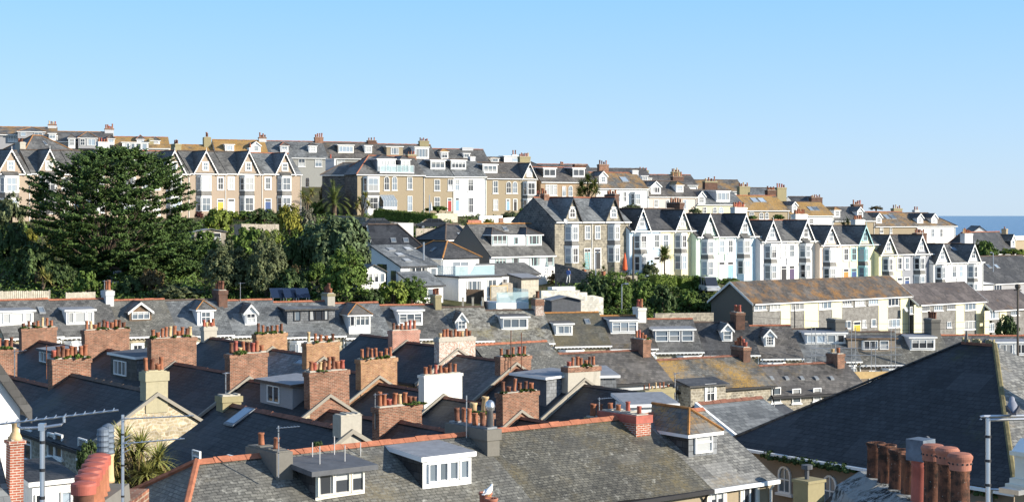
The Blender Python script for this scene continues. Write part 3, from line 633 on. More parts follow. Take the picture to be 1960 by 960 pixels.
for i, (pl_, pm_, pr_, ey, ry, gl_, bl_, gr_, br_, wl_, wr_, rf, dl, dr, la, lb) in enumerate(E):
    cement = 'render_cement'
    if dl == 'cement': dl = 'grey_door' if 'grey_door' in MATS else 'black_paint'
    A, B = sawn(pt(T_E, pl_), pt(T_E, pr_), pl_, pr_, 4.5 if i else 2)
    v = (B - A).normalized(); q = (pm_ - CX) / F; t = (q * A.y - A.x) / (v.x - q * v.y); P = A + v * t; M = (A + B) / 2
    eave = (HY - ey) * M.y / F
    stone_ = i == 0
    trimR = 'turquoise' if i == 4 else 'white_paint'
    kw = dict(d=8.4, hb=6.2, group='bay-fronted houses of the pastel terrace', hood='slate_grey', teeth=not stone_, gwin='arch' if stone_ else 'sash', ridge='red_ridge' if i in (0, 3) else 'dark_ridge')
    hl = gabled('bay_fronted_house', la, A, P, eave, ry, wall=wl_, roof=rf, gab=gl_, bay=bl_, wins=[(.86, 3.85, .95, 1.75, 'sash')], doors=[(.86, dl, 1.0)],
                side='stone_dark' if stone_ else wl_, barge=None if stone_ else 'white_paint', surround='stone_grey' if stone_ else None, baytop=.8 if i in (2,) else None, **kw)  # end wall of the stone house gets darker stone to paint in its shade
    hr = gabled('bay_fronted_house', lb, P, B, eave, ry, wall=wr_, roof=rf, gab=gr_, bay=br_, wins=[(.13, 3.85, .95, 1.75, 'sash')], doors=[(.13, dr, 1.0)], trim=trimR,
                barge=None if stone_ else trimR, surround='stone_grey' if stone_ else None, baytop=.8 if i in (2, 3) else None, **kw)
    if i == 0:
        hl.chim(1041, 372, .8, 1.1, 3, 'brick_red', pot_s=1.3); hr.chim(1171, 372, .8, 2.0, 4, 'brick_dark', y=6.2, pot_s=1.4)
        hl.chim(1031, 374, .5, .9, 2, 'brick_red', y=4.6, pot_s=1.2)
    if i == 1: hr.chim(1293, 388, .9, 2.6, 5, 'brick_dark', y=5.4, pot_s=1.4)
    if i == 2: hr.chim(1414, 397, 2.6, .9, 9, 'render_offwhite', y=5.6, axis='x', pot_s=1.5, mats=('pot_red', 'terracotta'))
    if i == 3: hr.chim(1530, 410, 2.6, .9, 7, 'render_offwhite', y=5.6, axis='x', pot_s=1.5)
    if i == 4: hr.chim(1642, 420, 2.2, .9, 5, 'render_grey_pale', y=6.2, axis='x', pot_s=1.4)
    if i == 5: hr.chim(1760, 446, 2.4, .9, 6, 'brick_dark', y=6.2, axis='x', pot_s=1.2)
    if i == 6: hr.chim(1850, 447, 2.0, .9, 6, 'render_grey_pale', y=6.5, axis='x', pot_s=1.4); hl.skylight(1826, 473, 1835, 480)

# ---- B: the tan gabled terrace on the left
BH = [(-32, 58, 331, 287, (-6, 46, 22, 286.6), (-1, 40), 'tan bay-fronted gabled house at the near end of its terrace, left of the cypress', 'white_paint', 0),
      (58, 138, 331, 287, (71, 116, 93, 286), (76, 112), 'tan bay-fronted gabled house behind the left flank of the cypress', 'white_paint', 1),
      (138, 214, 331, 288, (160, 206, 184, 288), (165, 204), 'tan gabled house mostly hidden by the cypress, left of its top', 'blue_door', 0),
      (214, 290, 331, 288, (222, 268, 245, 288), (226, 264), 'tan gabled house hidden behind the crown of the cypress', 'white_paint', 1),
      (290, 363, 331, 289, (310, 354, 333, 289), (318, 352), 'tan gabled house beside the right edge of the cypress crown', 'white_paint', 0),
      (363, 433, 331, 289, (370, 415, 393, 289.5), (376, 408), 'tan gabled house with a bright yellow door and quoined windows', 'yellow_door', 1),
      (433, 503, 331.5, 290, (454, 495, 473, 290), (459, 490), 'tan gabled house between the yellow door and the dark blue door', 'white_paint', 0),
      (503, 577, 332, 293, (526, 563, 544, 293), (531, 561), 'tan gabled end house with a dark blue door', 'blue_door', 2)]
for i, (p0, p1, ey, ry, g, bay, lab, door, side_) in enumerate(BH):
    A, B = pt(T_B, p0), pt(T_B, p1); M = (A + B) / 2
    u = .84 if side_ == 1 else .13
    gabled('gabled_house', lab, A, B, (HY - ey) * M.y / F, ry, 9.0, 6.9, 'render_pink_tan', 'slate_blue' if i in (7,) else 'slate_grey', g, bay, [(u, 4.2, 1.0, 2.0, 'sash')], [(u, door, 1.05)],
           group='tan gabled houses behind the cypress', floors=((.7, 2.9), (4.1, 6.2)), ridge='red_ridge' if i in (3, 4, 7) else 'dark_ridge', baytop=.7 if i in (0, 1, 7) else None)
    h = None
# their chimneys stand on the party walls; each belongs to the house on its left
roots = [o for o in COL.objects if o.name.startswith('gabled_house')]
def chim_on(root, frame_o, px, ytop, Y, wx, wy, zlow, pots, mat, **k):
    p = P3(px, ytop, Y); inv = root.matrix_world.inverted() if False else None
    th = root.rotation_euler.z; dx, dy = p.x - root.location.x, p.y - root.location.y
    x = dx * math.cos(th) + dy * math.sin(th); y = -dx * math.sin(th) + dy * math.cos(th); z = p.z - root.location.z
    return add_chimney(root, x, y, wx, wy, z - zlow, z, mat, pots, **k)
chim_on(roots[0], None, 39, 273, 240, .9, 1.8, 3, 4, 'render_cement', pot_s=1.3)
chim_on(roots[2], None, 197, 272, 249, 1.9, .8, 3, 4, 'render_grey_pale', axis='x', pot_s=1.3)
chim_on(roots[4], None, 337, 276, 258, 1.1, 1.5, 3, 4, 'render_olive', pot_s=1.3)
chim_on(roots[6], None, 479, 283, 266, .7, .7, 3, 1, 'render_white', pot_s=1.6)

# ---- C / F: the upper road (sandstone, then white villas going right)
CW = dict(group='villas along the upper road')
def villa(lab, p0, p1, ey, ry, wall, roof, d=9, hb=6.6, **k):
    ck = {a: k.pop(a) for a in ('hipl', 'hipr', 'ridge', 'gut', 'side', 'back') if a in k}
    h = mk('villa', lab, T_C, p0, p1, d, hb, eave_y=ey, ridge_y=ry, **CW, **k); h.body(wall, roof, **ck); return h
h = villa('sandstone villa with a red hip tile, arched windows and a glass balcony on its roof', 684, 813, 333.5, 298, 'render_sand', 'slate_grey', hipl=4, ridge='red_ridge', side='stone_dark')
h.bay(h.on_y(695, 350)[0], h.on_y(729, 350, -.7)[0], ((.7, 2.7), (3.7, 5.9)), fm='white_paint')
h.wins([(735, 337.5, 745, 364, 'arch'), (750, 337.5, 760, 364, 'arch'), (779, 339, 789, 363), (780, 375, 789, 404)])
b = MB(); u0, z0 = h.on_y(734, 401, -1.5); u1, z1 = h.on_y(760, 384, -1.5); zt = h.on_y(740, 373, 0)[1]
b.box(u0, u1, -1.5, -.001, z0 - .3, z0 + .5, 'white_paint')
for i in range(6):
    u = u0 + (u1 - u0) * i / 5; b.tube([(u, -1.5, z0 + .4), (u, -1.5, z1), (u, 0, zt)], .06, 4, 'white_paint')
b.ext([(u0, -1.5, z0 + .5), (u1, -1.5, z0 + .5), (u1, -1.5, z1), (u0, -1.5, z1)], (0, .02, 0), 'glass_sky_painted'); b.ext([(u0, -1.5, z1), (u1, -1.5, z1), (u1, 0, zt), (u0, 0, zt)], (0, 0, .02), 'glass_sky_painted')
b.obj('conservatory', h.root)
h.dormer(722, 304, 757, 328, 'hip', ((.03, .32, 'case1'), (.36, .64, 'case2'), (.68, .97, 'case1')), apex=296, cheek='slate_vertical', roof='slate_grey', wbot=.02)
h.dormer(767, 305, 785, 329, 'hip', ((.05, .95, 'case2'),), apex=298, cheek='slate_vertical', roof='slate_grey', wbot=.02)
u0, z0 = h.on_y(727, 330, -.2); u1, z1 = h.on_y(792, 317, -.2); b = MB()
b.box(u0, u1, -.23, -.20, z0 + .1, z1, 'glass_clear'); b.box(u0, u1, -.25, -.18, z1 + .002, z1 + .05, 'white_paint'); b.box(u0, u1, -.3, 1.5, z0 - .1, z0 + .08, 'white_paint')
for i in range(7): u = u0 + (u1 - u0) * i / 6; b.box(u - .03, u + .03, -.28, -.235, z0, z1, 'metal')
b.obj('glass_balcony', h.root)
h.chim(787, 296, 1.6, .8, 3, 'brick_red', axis='x', cap='render_olive', pot_s=1.2)
h = villa('sandstone villa with a dark red door beside the white painted one', 813, 869, 337, 305, 'render_sand', 'slate_blue')
h.wins([(831, 343, 842, 365), (857, 343, 867, 365), (831, 377, 842, 396)]); h.door(857, 380, 864, 404, 'red_door'); h.dormer(824, 307, 852, 324, 'flat', ((.05, .95, 'case3'),), cheek='slate_brown', roof='felt_grey')
h = villa('white painted villa with a pale blue door and white dormer', 869, 931, 337, 305, 'render_white', 'slate_blue')
h.wins([(871, 343, 879, 365), (896, 343, 906, 366), (897, 378, 906, 407)]); h.door(872, 379, 878, 403, 'sky_door'); h.dormer(863, 307, 892, 324, 'flat', ((.05, .95, 'case4'),), cheek='slate_dark', roof='felt_grey')
h.chim(903, 300, 1.0, .9, 0, 'render_grey_pale')
h = villa('sandstone villa with a white bargeboard gable and paired arched windows', 931, 1027, 341, 311, 'render_sand', 'slate_brown')
h.wins([(943, 346, 953, 370), (969, 347, 978, 370, 'arch'), (981, 347, 990, 370, 'arch'), (944, 381, 953, 402)]); h.door(969, 382, 975, 402, 'sky_door'); h.door(983, 382, 989, 403, 'black_paint')
h.dormer(924, 315, 952, 331, 'flat', ((.06, .94, 'case3'),), cheek='slate_brown')
u0 = h.on_y(999, 340)[0]; u1 = h.on_y(1026, 340)[0]; h.gable((u0 + u1) / 2, (u1 - u0) / 2, h.he, h.on_y(1012, 313)[1], 'render_sand', 'slate_brown', win=('sash1', .9, 1.4, h.he + .3), teeth=False)
h.bay(u0 + .2, u1 - .1, ((.8, 2.8), (3.7, 5.8)), fm='white_paint'); h.chim(1003, 300, 2.2, .9, 6, 'render_olive', axis='x', y=7, pot_s=1.4)
h = villa('tan house with a lichened roof and two wide white dormers above the cabbage palm', 1035, 1142, 348, 320, 'render_tan', 'slate_brown', ridge='red_ridge')
h.dormer(1040, 322, 1064, 339, 'flat', ((.05, .95, 'case2'),), cheek='slate_brown'); h.dormer(1096, 322, 1119, 339, 'flat', ((.05, .95, 'case2'),), cheek='slate_brown')
h.wins([(1044, 353, 1066, 374, 'case3t'), (1076, 356, 1083, 376), (1088, 355, 1096, 376, 'arch')])
h.chim(1109, 315, 2.4, .8, 0, 'brick_dark', axis='x', y=6); h.chim(1154, 315, 2.0, .9, 4, 'brick_red', axis='x', y=8, pot_s=1.5, drop=2.5)
h = villa('white villa with a grey lichened roof and one rooflight', 1142, 1241, 360, 330, 'render_white', 'slate_lichen', ridge='red_ridge')
h.dormer(1147, 336, 1162, 351, 'gable', ((.2, .8, 'sash'),), apex=328, cheek='white_paint', roof='slate_grey'); h.skylight(1192, 339, 1205, 348)
h.wins([(1181, 367, 1187, 386, 'arch'), (1193, 367, 1199, 386), (1209, 366, 1214, 386), (1218, 366, 1227, 386)]); h.chim(1214, 326, 1.3, .9, 0, 'render_grey_pale')
h.bay(h.on_y(1207, 380)[0], h.on_y(1230, 380, -.7)[0], ((.8, 2.6), (3.6, 5.6)))
h = villa('blush pink villa with two dormers in a mossy roof', 1241, 1333, 376, 346, 'render_pink_pale', 'slate_brown')
h.dormer(1246, 356, 1265, 371, 'gable', ((.12, .88, 'case3'),), apex=347, roof='slate_grey'); h.dormer(1294, 354, 1308, 368, 'hip', ((.12, .88, 'sash'),), apex=347, roof='slate_orange')
h.wins([(1252, 382, 1259, 397), (1274, 382, 1281, 398, 'arch'), (1307, 382, 1314, 400)]); h.chim(1296, 338, 2.4, .9, 5, 'brick_dark', axis='x', y=7.5, pot_s=1.5)
h = villa('cream villa with a big glazed roof box and arched windows', 1333, 1424, 391, 363, 'render_cream', 'slate_blue')
h.dormer(1336, 375, 1350, 390, 'gable', ((.2, .8, 'sash'),), apex=366, roof='slate_grey'); h.dormer(1371, 366, 1397, 386, 'flat', ((.04, .96, 'case3'),), cheek='render_grey_pale', gm='glass_sky_painted')
h.wins([(1345, 396, 1352, 408), (1364, 396, 1372, 408, 'arch'), (1375, 396, 1384, 408, 'arch'), (1399, 396, 1406, 408)]); h.chim(1359, 347, 2.8, 1.0, 4, 'brick_dark', axis='x', y=8.5, pot_s=1.6, cap='render_olive', drop=3)
h = villa('tan house with a bright orange lichened roof and two rooflights', 1424, 1510, 402, 374, 'render_sand', 'slate_orange', ridge='red_ridge')
h.skylight(1442, 379, 1454, 387); h.skylight(1456, 379, 1468, 387); h.wins([(1434, 406, 1443, 418), (1453, 406, 1461, 419, 'arch'), (1464, 406, 1471, 419, 'arch')])
h.chim(1423, 357, 2.4, 1.0, 5, 'render_olive', axis='x', y=9, pot_s=1.5, drop=3); h.chim(1475, 364, 2.0, 1.0, 5, 'brick_dark', axis='x', y=6, pot_s=1.6)
h = villa('white house with an orange lichened roof and a white pointed dormer', 1514, 1596, 412, 386, 'render_white', 'slate_orange')
h.dormer(1516, 392, 1526, 407, 'gable', ((.2, .8, 'sash'),), apex=386, roof='slate_grey'); h.skylight(1551, 396, 1560, 403); h.skylight(1561, 396, 1570, 403); h.wins([(1550, 418, 1556, 428)])
h.chim(1494, 359, 2.2, 1.0, 4, 'render_olive', axis='x', y=9, pot_s=1.6, drop=3.5); h.chim(1561, 378, 2.6, 1.0, 6, 'brick_dark', axis='x', y=8, pot_s=1.2, drop=3)
h = villa('tan house with two white-fronted dormers behind the yucca', 1596, 1674, 422, 396, 'render_sand', 'slate_grey')
h.dormer(1597, 402, 1608, 416, 'hip', ((.2, .8, 'sash'),), apex=396, roof='slate_orange', ridge='red_ridge'); h.dormer(1641, 403, 1652, 415, 'gable', ((.2, .8, 'sash'),), apex=396, roof='slate_grey')
h.chim(1640, 391, 2.4, 1.0, 4, 'brick_dark', axis='x', y=6.5, pot_s=1.8)
h = villa('long low house with orange stained slates and two pale rooflights', 1674, 1755, 432.5, 405, 'render_sand', 'slate_lichen', ridge='red_ridge')
h.dormer(1677, 415, 1688, 427, 'gable', ((.2, .8, 'sash'),), apex=408, roof='slate_grey'); h.skylight(1697, 411, 1706, 419); h.skylight(1708, 411, 1717, 419); h.wins([(1684, 436, 1690, 446), (1703, 436, 1707, 446)])
h.chim(1716, 399, 2.2, 1.0, 4, 'render_olive', axis='x', y=6.5, pot_s=1.4)
h = villa('white end villa with two white pointed dormers nearest the sea', 1755, 1829, 432, 407, 'render_white', 'slate_lichen', hipr=3.5)
h.dormer(1756, 416, 1767, 427, 'gable', ((.3, .7, 'sash'),), apex=409, roof='slate_dark', gm='glass_curtain'); h.dormer(1783, 416, 1794, 427, 'gable', ((.3, .7, 'sash'),), apex=409, roof='slate_dark', gm='glass_curtain')
h.wins([(1757, 438, 1762, 453), (1783, 438, 1788, 453), (1800, 438, 1804, 453)]); h.chim(1753, 402, 1.2, .8, 2, 'render_grey_pale', axis='x', y=6, pot_s=1.5)
# the grey-roofed wing between the tan gables and the sandstone villa
A = pt(T_B, 577) + Vector((3, 4)); h = House('stone_annexe', 'dark stone wing with a grey hipped roof behind the tall date palm', A, P3(684, 0, 268).to_2d() + Vector((-.2, -1.5)), (HY - 334) * 267 / F, 7, 2.0, 6.5, None, 'house')
h.body('stone_dark', 'slate_grey', hipl=2.5, ridge='dark_ridge'); h.win(585, 340, 592, 358); h.chim(633, 304, 1.6, .8, 1, 'render_grey_pale', axis='x', pot_s=1.6, drop=2)

# ---- D: the top terrace along the skyline
DG = dict(group='houses along the skyline')
def top(lab, p0, p1, ry, wall, roof, rise=3.0, d=9, ridge='dark_ridge', hb=5.5, **k):
    ck = {a: k.pop(a) for a in ('hipl', 'hipr', 'gut') if a in k}
    h = mk('skyline_house', lab, T_D, p0, p1, d, hb, rise, ridge_y=ry, anchor='ridge', **DG, **k); h.body(wall, roof, ridge=ridge, **ck); return h
h = top('grey skyline house with a hipped bay roof and white window strip at far left', -25, 110, 243, 'render_grey', 'slate_lichen', 1.6, ridge='orange_ridge')
h.wins([(15, 258, 36, 271, 'case4'), (50, 256, 58, 270), (72, 257, 90, 268, 'case3')])
h.dormer(34, 252, 86, 262, 'hip', ((.1, .3, 'case1'), (.6, .9, 'case2')), apex=242, cheek='render_grey', front='render_grey', roof='slate_grey', ridge='orange_ridge')
h.dormer(93, 256, 107, 266, 'flat', ((.1, .9, 'case2'),)); h.chim(100, 238, 1.6, 1.0, 4, 'render_grey_pale', axis='x', cap='brick_red', pot_s=1.4, drop=2)
h = top('grey skyline house with two hipped dormers left of a white chimney', 110, 216, 252, 'render_grey', 'slate_grey', 2.0, ridge='orange_ridge')
h.dormer(131, 264, 144, 281, 'hip', ((.15, .85, 'sash'),), apex=257, roof='slate_brown'); h.dormer(150, 264, 186, 281, 'hip', ((.1, .35, 'sash'), (.45, .9, 'case2')), apex=251, cheek='render_grey', front='render_grey', roof='slate_grey', ridge='orange_ridge')
h.dormer(205, 265, 219, 274, 'hip', ((.1, .9, 'case2'),), apex=258, roof='slate_brown')
h.chim(209, 246, 1.7, 1.2, 5, 'render_grey_pale', axis='x', cap='brick_red', pot_s=1.5, drop=2)
A = P3(49, 0, 262).to_2d(); h = House('skyline_house', 'grey pyramid-roofed house with orange hips just behind the tan gables', A, P3(140, 0, 268).to_2d(), (HY - 288) * 265 / F, 9, 2.6, 6, DG['group']); h.body('render_offwhite', 'slate_grey', hipl=3.6, hipr=3.6, ridge='orange_ridge'); h.skylight(87, 271, 92, 278)
h = top('skyline house with a wide white flat-roofed dormer and orange ridge', 216, 322, 262, 'render_offwhite', 'slate_orange', 2.2, ridge='red_ridge')
h.dormer(234, 273, 284, 289, 'flat', ((.15, .28, 'case1'), (.33, .48, 'case1'), (.53, .72, 'case1'), (.76, .95, 'case1')), cheek='slate_dark'); h.dormer(262, 266, 276, 272, 'hip', ((.2, .8, 'case1'),), apex=258, roof='slate_grey', ridge='red_ridge')
h.dormer(289, 269, 306, 276, 'hip', ((.2, .8, 'case2'),), apex=262, roof='slate_grey')
h = top('skyline house with a plain orange lichened roof beside the mossy chimney', 322, 406, 277, 'render_offwhite', 'slate_orange', 2.6, ridge='orange_ridge')
h.chim(396, 263, 1.4, 1.6, 2, 'render_olive', pot_s=2.0, drop=3, corbel=False); h.chim(289, 266, .9, .9, 0, 'render_olive', y=2, drop=2)
h = top('skyline house with orange lichen, a small flat dormer and a white pointed dormer', 406, 506, 268, 'render_offwhite', 'slate_orange', 3.2, ridge='orange_ridge')
h.dormer(431, 277, 448, 290, 'flat', ((.2, .8, 'case3'),), roof='slate_orange'); h.dormer(481, 278, 499, 291, 'gable', ((.2, .8, 'grid'),), apex=271, roof='slate_dark')
h.chim(502, 263, 1.5, .9, 4, 'render_grey_pale', axis='x', cap='brick_red', pot_s=1.6, drop=2)
h = top('long grey slated skyline house with a red ridge and two small dormers', 506, 617, 270, 'render_shade_grey', 'slate_blue', 3.3, ridge='red_ridge')
h.dormer(537, 279, 552, 292, 'hip', ((.15, .85, 'sash'),), apex=272, roof='slate_brown', ridge='red_ridge'); h.dormer(591, 279, 606, 292, 'hip', ((.15, .85, 'sash'),), apex=274, roof='slate_grey')
h.wins([(571, 304, 584, 319), (603, 304, 616, 319), (645, 304, 660, 319)]); h.chim(610, 263, 1.7, .9, 4, 'brick_red', axis='x', pot_s=1.6, drop=2)
h = top('skyline house with one wide flat dormer and one small sash dormer', 617, 722, 272, 'render_shade_grey', 'slate_brown', 3.3, ridge='red_ridge')
h.dormer(647, 278, 677, 293, 'flat', ((.05, .95, 'case4'),), front='render_offwhite', cheek='slate_brown'); h.dormer(698, 279, 712, 293, 'flat', ((.1, .9, 'sash'),), cheek='render_offwhite'); h.chim(711, 269, 1.8, .9, 3, 'brick_dark', axis='x', pot_s=1.4, drop=2)
h = top('skyline house with a tan-fronted dormer and a big white glazed dormer', 722, 824, 276, 'render_sand', 'slate_grey', 3.3, ridge='red_ridge')
h.dormer(740, 281, 771, 298, 'flat', ((.25, .75, 'case3'),), front='render_sand', cheek='render_sand'); h.dormer(794, 282, 821, 304, 'flat', ((.08, .92, 'case4'),), gm='glass_sky_painted'); h.chim(811, 270, 2.0, 1.1, 5, 'render_olive', axis='x', pot_s=1.4, drop=2)
h = top('dark slated skyline house with an orange-hipped dormer', 824, 925, 285, 'render_offwhite', 'slate_grey', 3.2, ridge='red_ridge')
h.dormer(844, 290, 858, 304, 'hip', ((.1, .9, 'sash'),), apex=284, roof='slate_orange', ridge='red_ridge'); h.dormer(887, 294, 899, 302, 'flat', ((.1, .9, 'case2'),)); h.chim(894, 283, 2.4, .9, 0, 'render_grey_pale', axis='x', drop=2)
h = top('low pale skyline house with a white parapet box and lichened hip', 925, 1022, 301, 'render_offwhite', 'slate_brown', 2.0, hipr=3)
h.dormer(940, 303, 955, 310, 'hip', ((.1, .9, 'case2'),), apex=300, roof='slate_orange'); h.dormer(965, 299, 996, 311, 'flat', ((.5, .9, 'case1'),), cheek='slate_grey'); h.chim(984, 296, 1.0, .9, 2, 'render_white', axis='x', pot_s=1.6)
h = top('low skyline house with a red brick end chimney behind the lichened roof', 1022, 1125, 314, 'render_offwhite', 'slate_grey', 2.0, ridge='red_ridge'); h.chim(1075, 314, .8, .9, 2, 'brick_red', axis='x', pot_s=1.6)
h = top('low skyline house half hidden behind the white villa', 1125, 1235, 322, 'render_white', 'slate_brown', 2.0); h.chim(1231, 326, 2.2, 1.0, 3, 'render_olive', axis='x', pot_s=1.4, drop=3)
h.dormer(1228, 337, 1240, 346, 'flat', ((.1, .9, 'case2'),))
h = top('dark slated skyline house behind the blush pink villa', 1235, 1322, 334, 'render_white', 'slate_brown', 2.2, ridge='red_ridge'); h.chim(1293, 329, 1.9, 1.1, 5, 'render_olive', axis='x', pot_s=1.6, drop=2.5)
h = top('lichened skyline house behind the cream villa', 1322, 1412, 344, 'render_white', 'slate_lichen', 2.4); h.chim(1388, 355, 1.0, .9, 2, 'brick_dark', axis='x', pot_s=1.5)
h = top('dark slated skyline house with a rooflight behind the orange roof', 1395, 1480, 359, 'render_white', 'slate_blue', 2.4); h.skylight(1413, 366, 1421, 372)
h = top('small dark roofed skyline house with a white gable', 1508, 1560, 376, 'render_white', 'slate_dark', 1.8)
h.gable(4.3, 1.8, h.he, h.he + h.rise, 'render_white', 'slate_dark', teeth=False)

# ================================================================ M: the long terrace across the middle, chimneys on its party walls
M_R = [(-20, 575), (92, 571), (203, 573), (420, 573), (520, 574), (640, 579), (724, 579), (842, 586), (930, 588), (1040, 597), (1145, 598), (1235, 608), (1325, 611), (1430, 620), (1510, 624), (1620, 632), (1705, 636), (1795, 640), (1980, 642)]
SAG.add('slate-roofed houses of the long middle terrace')
MG = 'slate-roofed houses of the long middle terrace'
def mid(lab, p0, p1, roof, ridge='dark_ridge', wall='stone_tan', rise=2.7, **k):
    h = mk('terraced_house', lab, T_M, p0, p1, 8.0, 5.6, rise, ridge_y=at(M_R, (p0 + p1) / 2), anchor='ridge', group=MG); h.body(wall, roof, ridge=ridge, **k)
    n = int(h.w / .35); b = MB()
    for i in range(n):
        x = h.w * i / n; b.poly([(x, -.34, h.he - .12), (x + h.w / n, -.34, h.he - .12), (x + h.w / n * .5, -.34, h.he - .34)], 'white_paint')
    b.obj('eaves_valance', h.root)
    u = h.w * random.choice([.3, .7]); h.bay(u - 1.2, u + 1.2, ((.8, 2.5), (3.4, 4.9)), dep=.7); add_window(h.root, h.w - u, 0, 3.3, .9, 1.5, 'sash', sur='white_paint'); add_door(h.root, h.w - u, 0, 0, .95, 2.4, random.choice(['blue_door', 'white_paint', 'red_door', 'black_paint']))
    return h
h = mid('terraced house with a very wide white dormer and a small rooflight', -20, 92, 'slate_grey', 'red_ridge')
h.dormer(-12, 596, 64, 622, 'flat', ((.22, .42, 'case1'), (.44, .74, 'case1'), (.76, .95, 'case1')), gm='glass_curtain'); h.skylight(76, 588, 88, 600)
h = mid('terraced house with a white three-pane dormer and bright red ridge beside a grey chimney', 92, 206, 'slate_grey', 'red_ridge')
h.dormer(127, 594, 180, 621, 'flat', ((.07, .26, 'case1'), (.29, .70, 'case1'), (.73, .94, 'case1')), gm='glass_curtain'); h.chim(206, 556, .7, 1.5, 2, 'render_grey_pale', pot_s=1.7, cap_h=.2)
h = mid('terraced house with a brown pointed dormer and half-patched slates', 206, 315, 'slate_mottled', 'red_ridge')
h.dormer(248, 595, 290, 613, 'gable', ((.1, .9, 'case3'),), apex=579, front='wood_brown', cheek='wood_brown', roof='slate_brown', wtop=.05)
h = mid('terraced house with an orange-hipped white dormer beside a black chimney', 315, 421, 'slate_blue', 'dark_ridge')
h.dormer(378, 592, 409, 622, 'hip', ((.2, .8, 'sash'),), apex=576, roof='slate_grey', ridge='orange_ridge'); h.chim(421, 555, .8, 1.9, 4, 'brick_dark', pot_s=1.6, mats=('terracotta', 'terracotta_dark'), cap_h=.18)
h = mid('terraced house with a small white pointed dormer and pale blue slates', 421, 521, 'slate_blue', 'red_ridge'); h.dormer(469, 596, 491, 621, 'gable', ((.12, .88, 'sash'),), apex=583, roof='slate_dark')
h = mid('terraced house with a big slate-hung box dormer and dark window frames', 521, 636, 'slate_blue', 'red_ridge')
h.dormer(550, 592, 641, 619, 'flat', ((.14, .27, 'case1'), (.46, .86, 'case3')), front='slate_vertical', cheek='slate_vertical', roof='slate_blue', fm='black_paint', gm=None, fascia='slate_dark', ov=.3, wtop=.06, wbot=.22)
h.chim(628, 561, .7, 2.0, 5, 'render_cement', pot_s=1.5, cap='render_olive')
h = mid('terraced house with a large white hipped bay dormer and orange hips', 636, 724, 'slate_blue', 'red_ridge'); h.dormer(668, 602, 709, 638, 'hip', ((.05, .24, 'case1'), (.30, .95, 'case3'),), apex=582, roof='slate_brown', ridge='orange_ridge', wbot=.42, wtop=.06)
h = mid('dark slated terraced house with a white flat dormer full of panes', 724, 842, 'slate_grey', 'red_ridge'); h.dormer(762, 594, 809, 622, 'flat', ((.05, .95, 'case3t'),), roof='felt_grey', wtop=.2); h.chim(834, 564, .6, 1.6, 3, 'render_olive', pot_s=1.4, drop=2)
h = mid('pale weathered terraced house with a small pointed dormer', 842, 927, 'slate_patchy'); h.dormer(874, 611, 893, 632, 'gable', ((.14, .86, 'sash'),), apex=598, roof='slate_dark')
h = mid('mossy terraced house with a three-light dormer and weathered brick chimney', 927, 1040, 'slate_patchy'); h.dormer(960, 607, 1011, 630, 'flat', ((.05, .95, 'case3'),), roof='slate_brown'); h.chim(1029, 572, .8, 1.6, 1, 'brick_white', cap='brick_red', pot_s=1.8, drop=2, cap_h=.3)
h = mid('mossy brown terraced house with a small two-light dormer', 1040, 1146, 'slate_moss', 'orange_ridge'); h.dormer(1062, 620, 1096, 641, 'flat', ((.06, .94, 'case2'),), roof='slate_brown'); h.skylight(1121, 611, 1131, 620)
h = mid('brown slated terraced house with a white many-paned dormer and white chimney', 1146, 1236, 'slate_brown', 'orange_ridge'); h.dormer(1169, 613, 1221, 638, 'flat', ((.05, .95, 'case3t'),), roof='slate_dark'); h.chim(1224, 588, .8, 2.0, 3, 'render_offwhite', pot_s=1.4, drop=2, mats=('terracotta', 'pot_red'))
h = mid('dark terraced house with a wide grey dormer of three sashes', 1236, 1326, 'slate_grey', 'red_ridge'); h.dormer(1252, 631, 1329, 654, 'flat', ((.03, .34, 'sash1'), (.36, .64, 'sash1'), (.68, .97, 'sash1')), cheek='render_grey', front='render_grey', wtop=.06, wbot=.04)
h = mid('dark terraced house with a tall white finialed dormer', 1326, 1431, 'slate_dark'); h.dormer(1382, 630, 1402, 653, 'gable', ((.12, .88, 'sash1'),), apex=619, roof='slate_dark'); h.chim(1412, 597, .9, 2.2, 6, 'brick_dark', pot_s=1.4, mats=('terracotta', 'pot_red'), pale=0, cap='brick_red')
h = mid('dark terraced house with a white Gothic dormer of small panes', 1431, 1513, 'slate_brown', 'red_ridge'); h.dormer(1463, 641, 1483, 663, 'gable', ((.12, .88, 'grid'),), apex=630, roof='slate_dark')
h = mid('terraced house behind the scaffold with a long white four-light dormer', 1513, 1622, 'slate_blue'); h.dormer(1542, 638, 1619, 658, 'flat', ((.03, .25, 'case1'), (.27, .48, 'case1'), (.52, .74, 'case1'), (.76, .96, 'case1')), cheek='white_paint'); h.chim(1600, 610, 1.0, 2.6, 0, 'render_cement_dark', drop=2)
h = mid('terraced house with a brown rendered box dormer', 1622, 1712, 'slate_mottled', wall='render_rough_brown'); h.dormer(1623, 648, 1715, 672, 'flat', ((.28, .62, 'case2'), (.66, .84, 'sash1')), front='render_rough_brown', cheek='render_rough_brown', roof='slate_brown', fascia='wood_brown')
h = mid('terraced house with a white three-light dormer behind the great dark roof', 1712, 1800, 'slate_mottled'); h.dormer(1742, 646, 1790, 670, 'flat', ((.05, .95, 'case3'),)); h.chim(1784, 610, .9, 2.2, 5, 'render_cement_dark', pot_s=1.4, drop=3, mats=('terracotta_dark', 'terracotta'))
h = mid('terraced house with a plain grey slate roof and red ridge', 1800, 1893, 'slate_grey', 'red_ridge')
h = mid('terraced house with a wide white dormer at the end nearest the parapet', 1893, 1990, 'slate_grey', 'red_ridge'); h.dormer(1906, 655, 1970, 680, 'flat', ((.1, .5, 'case2'), (.55, .95, 'case2')))

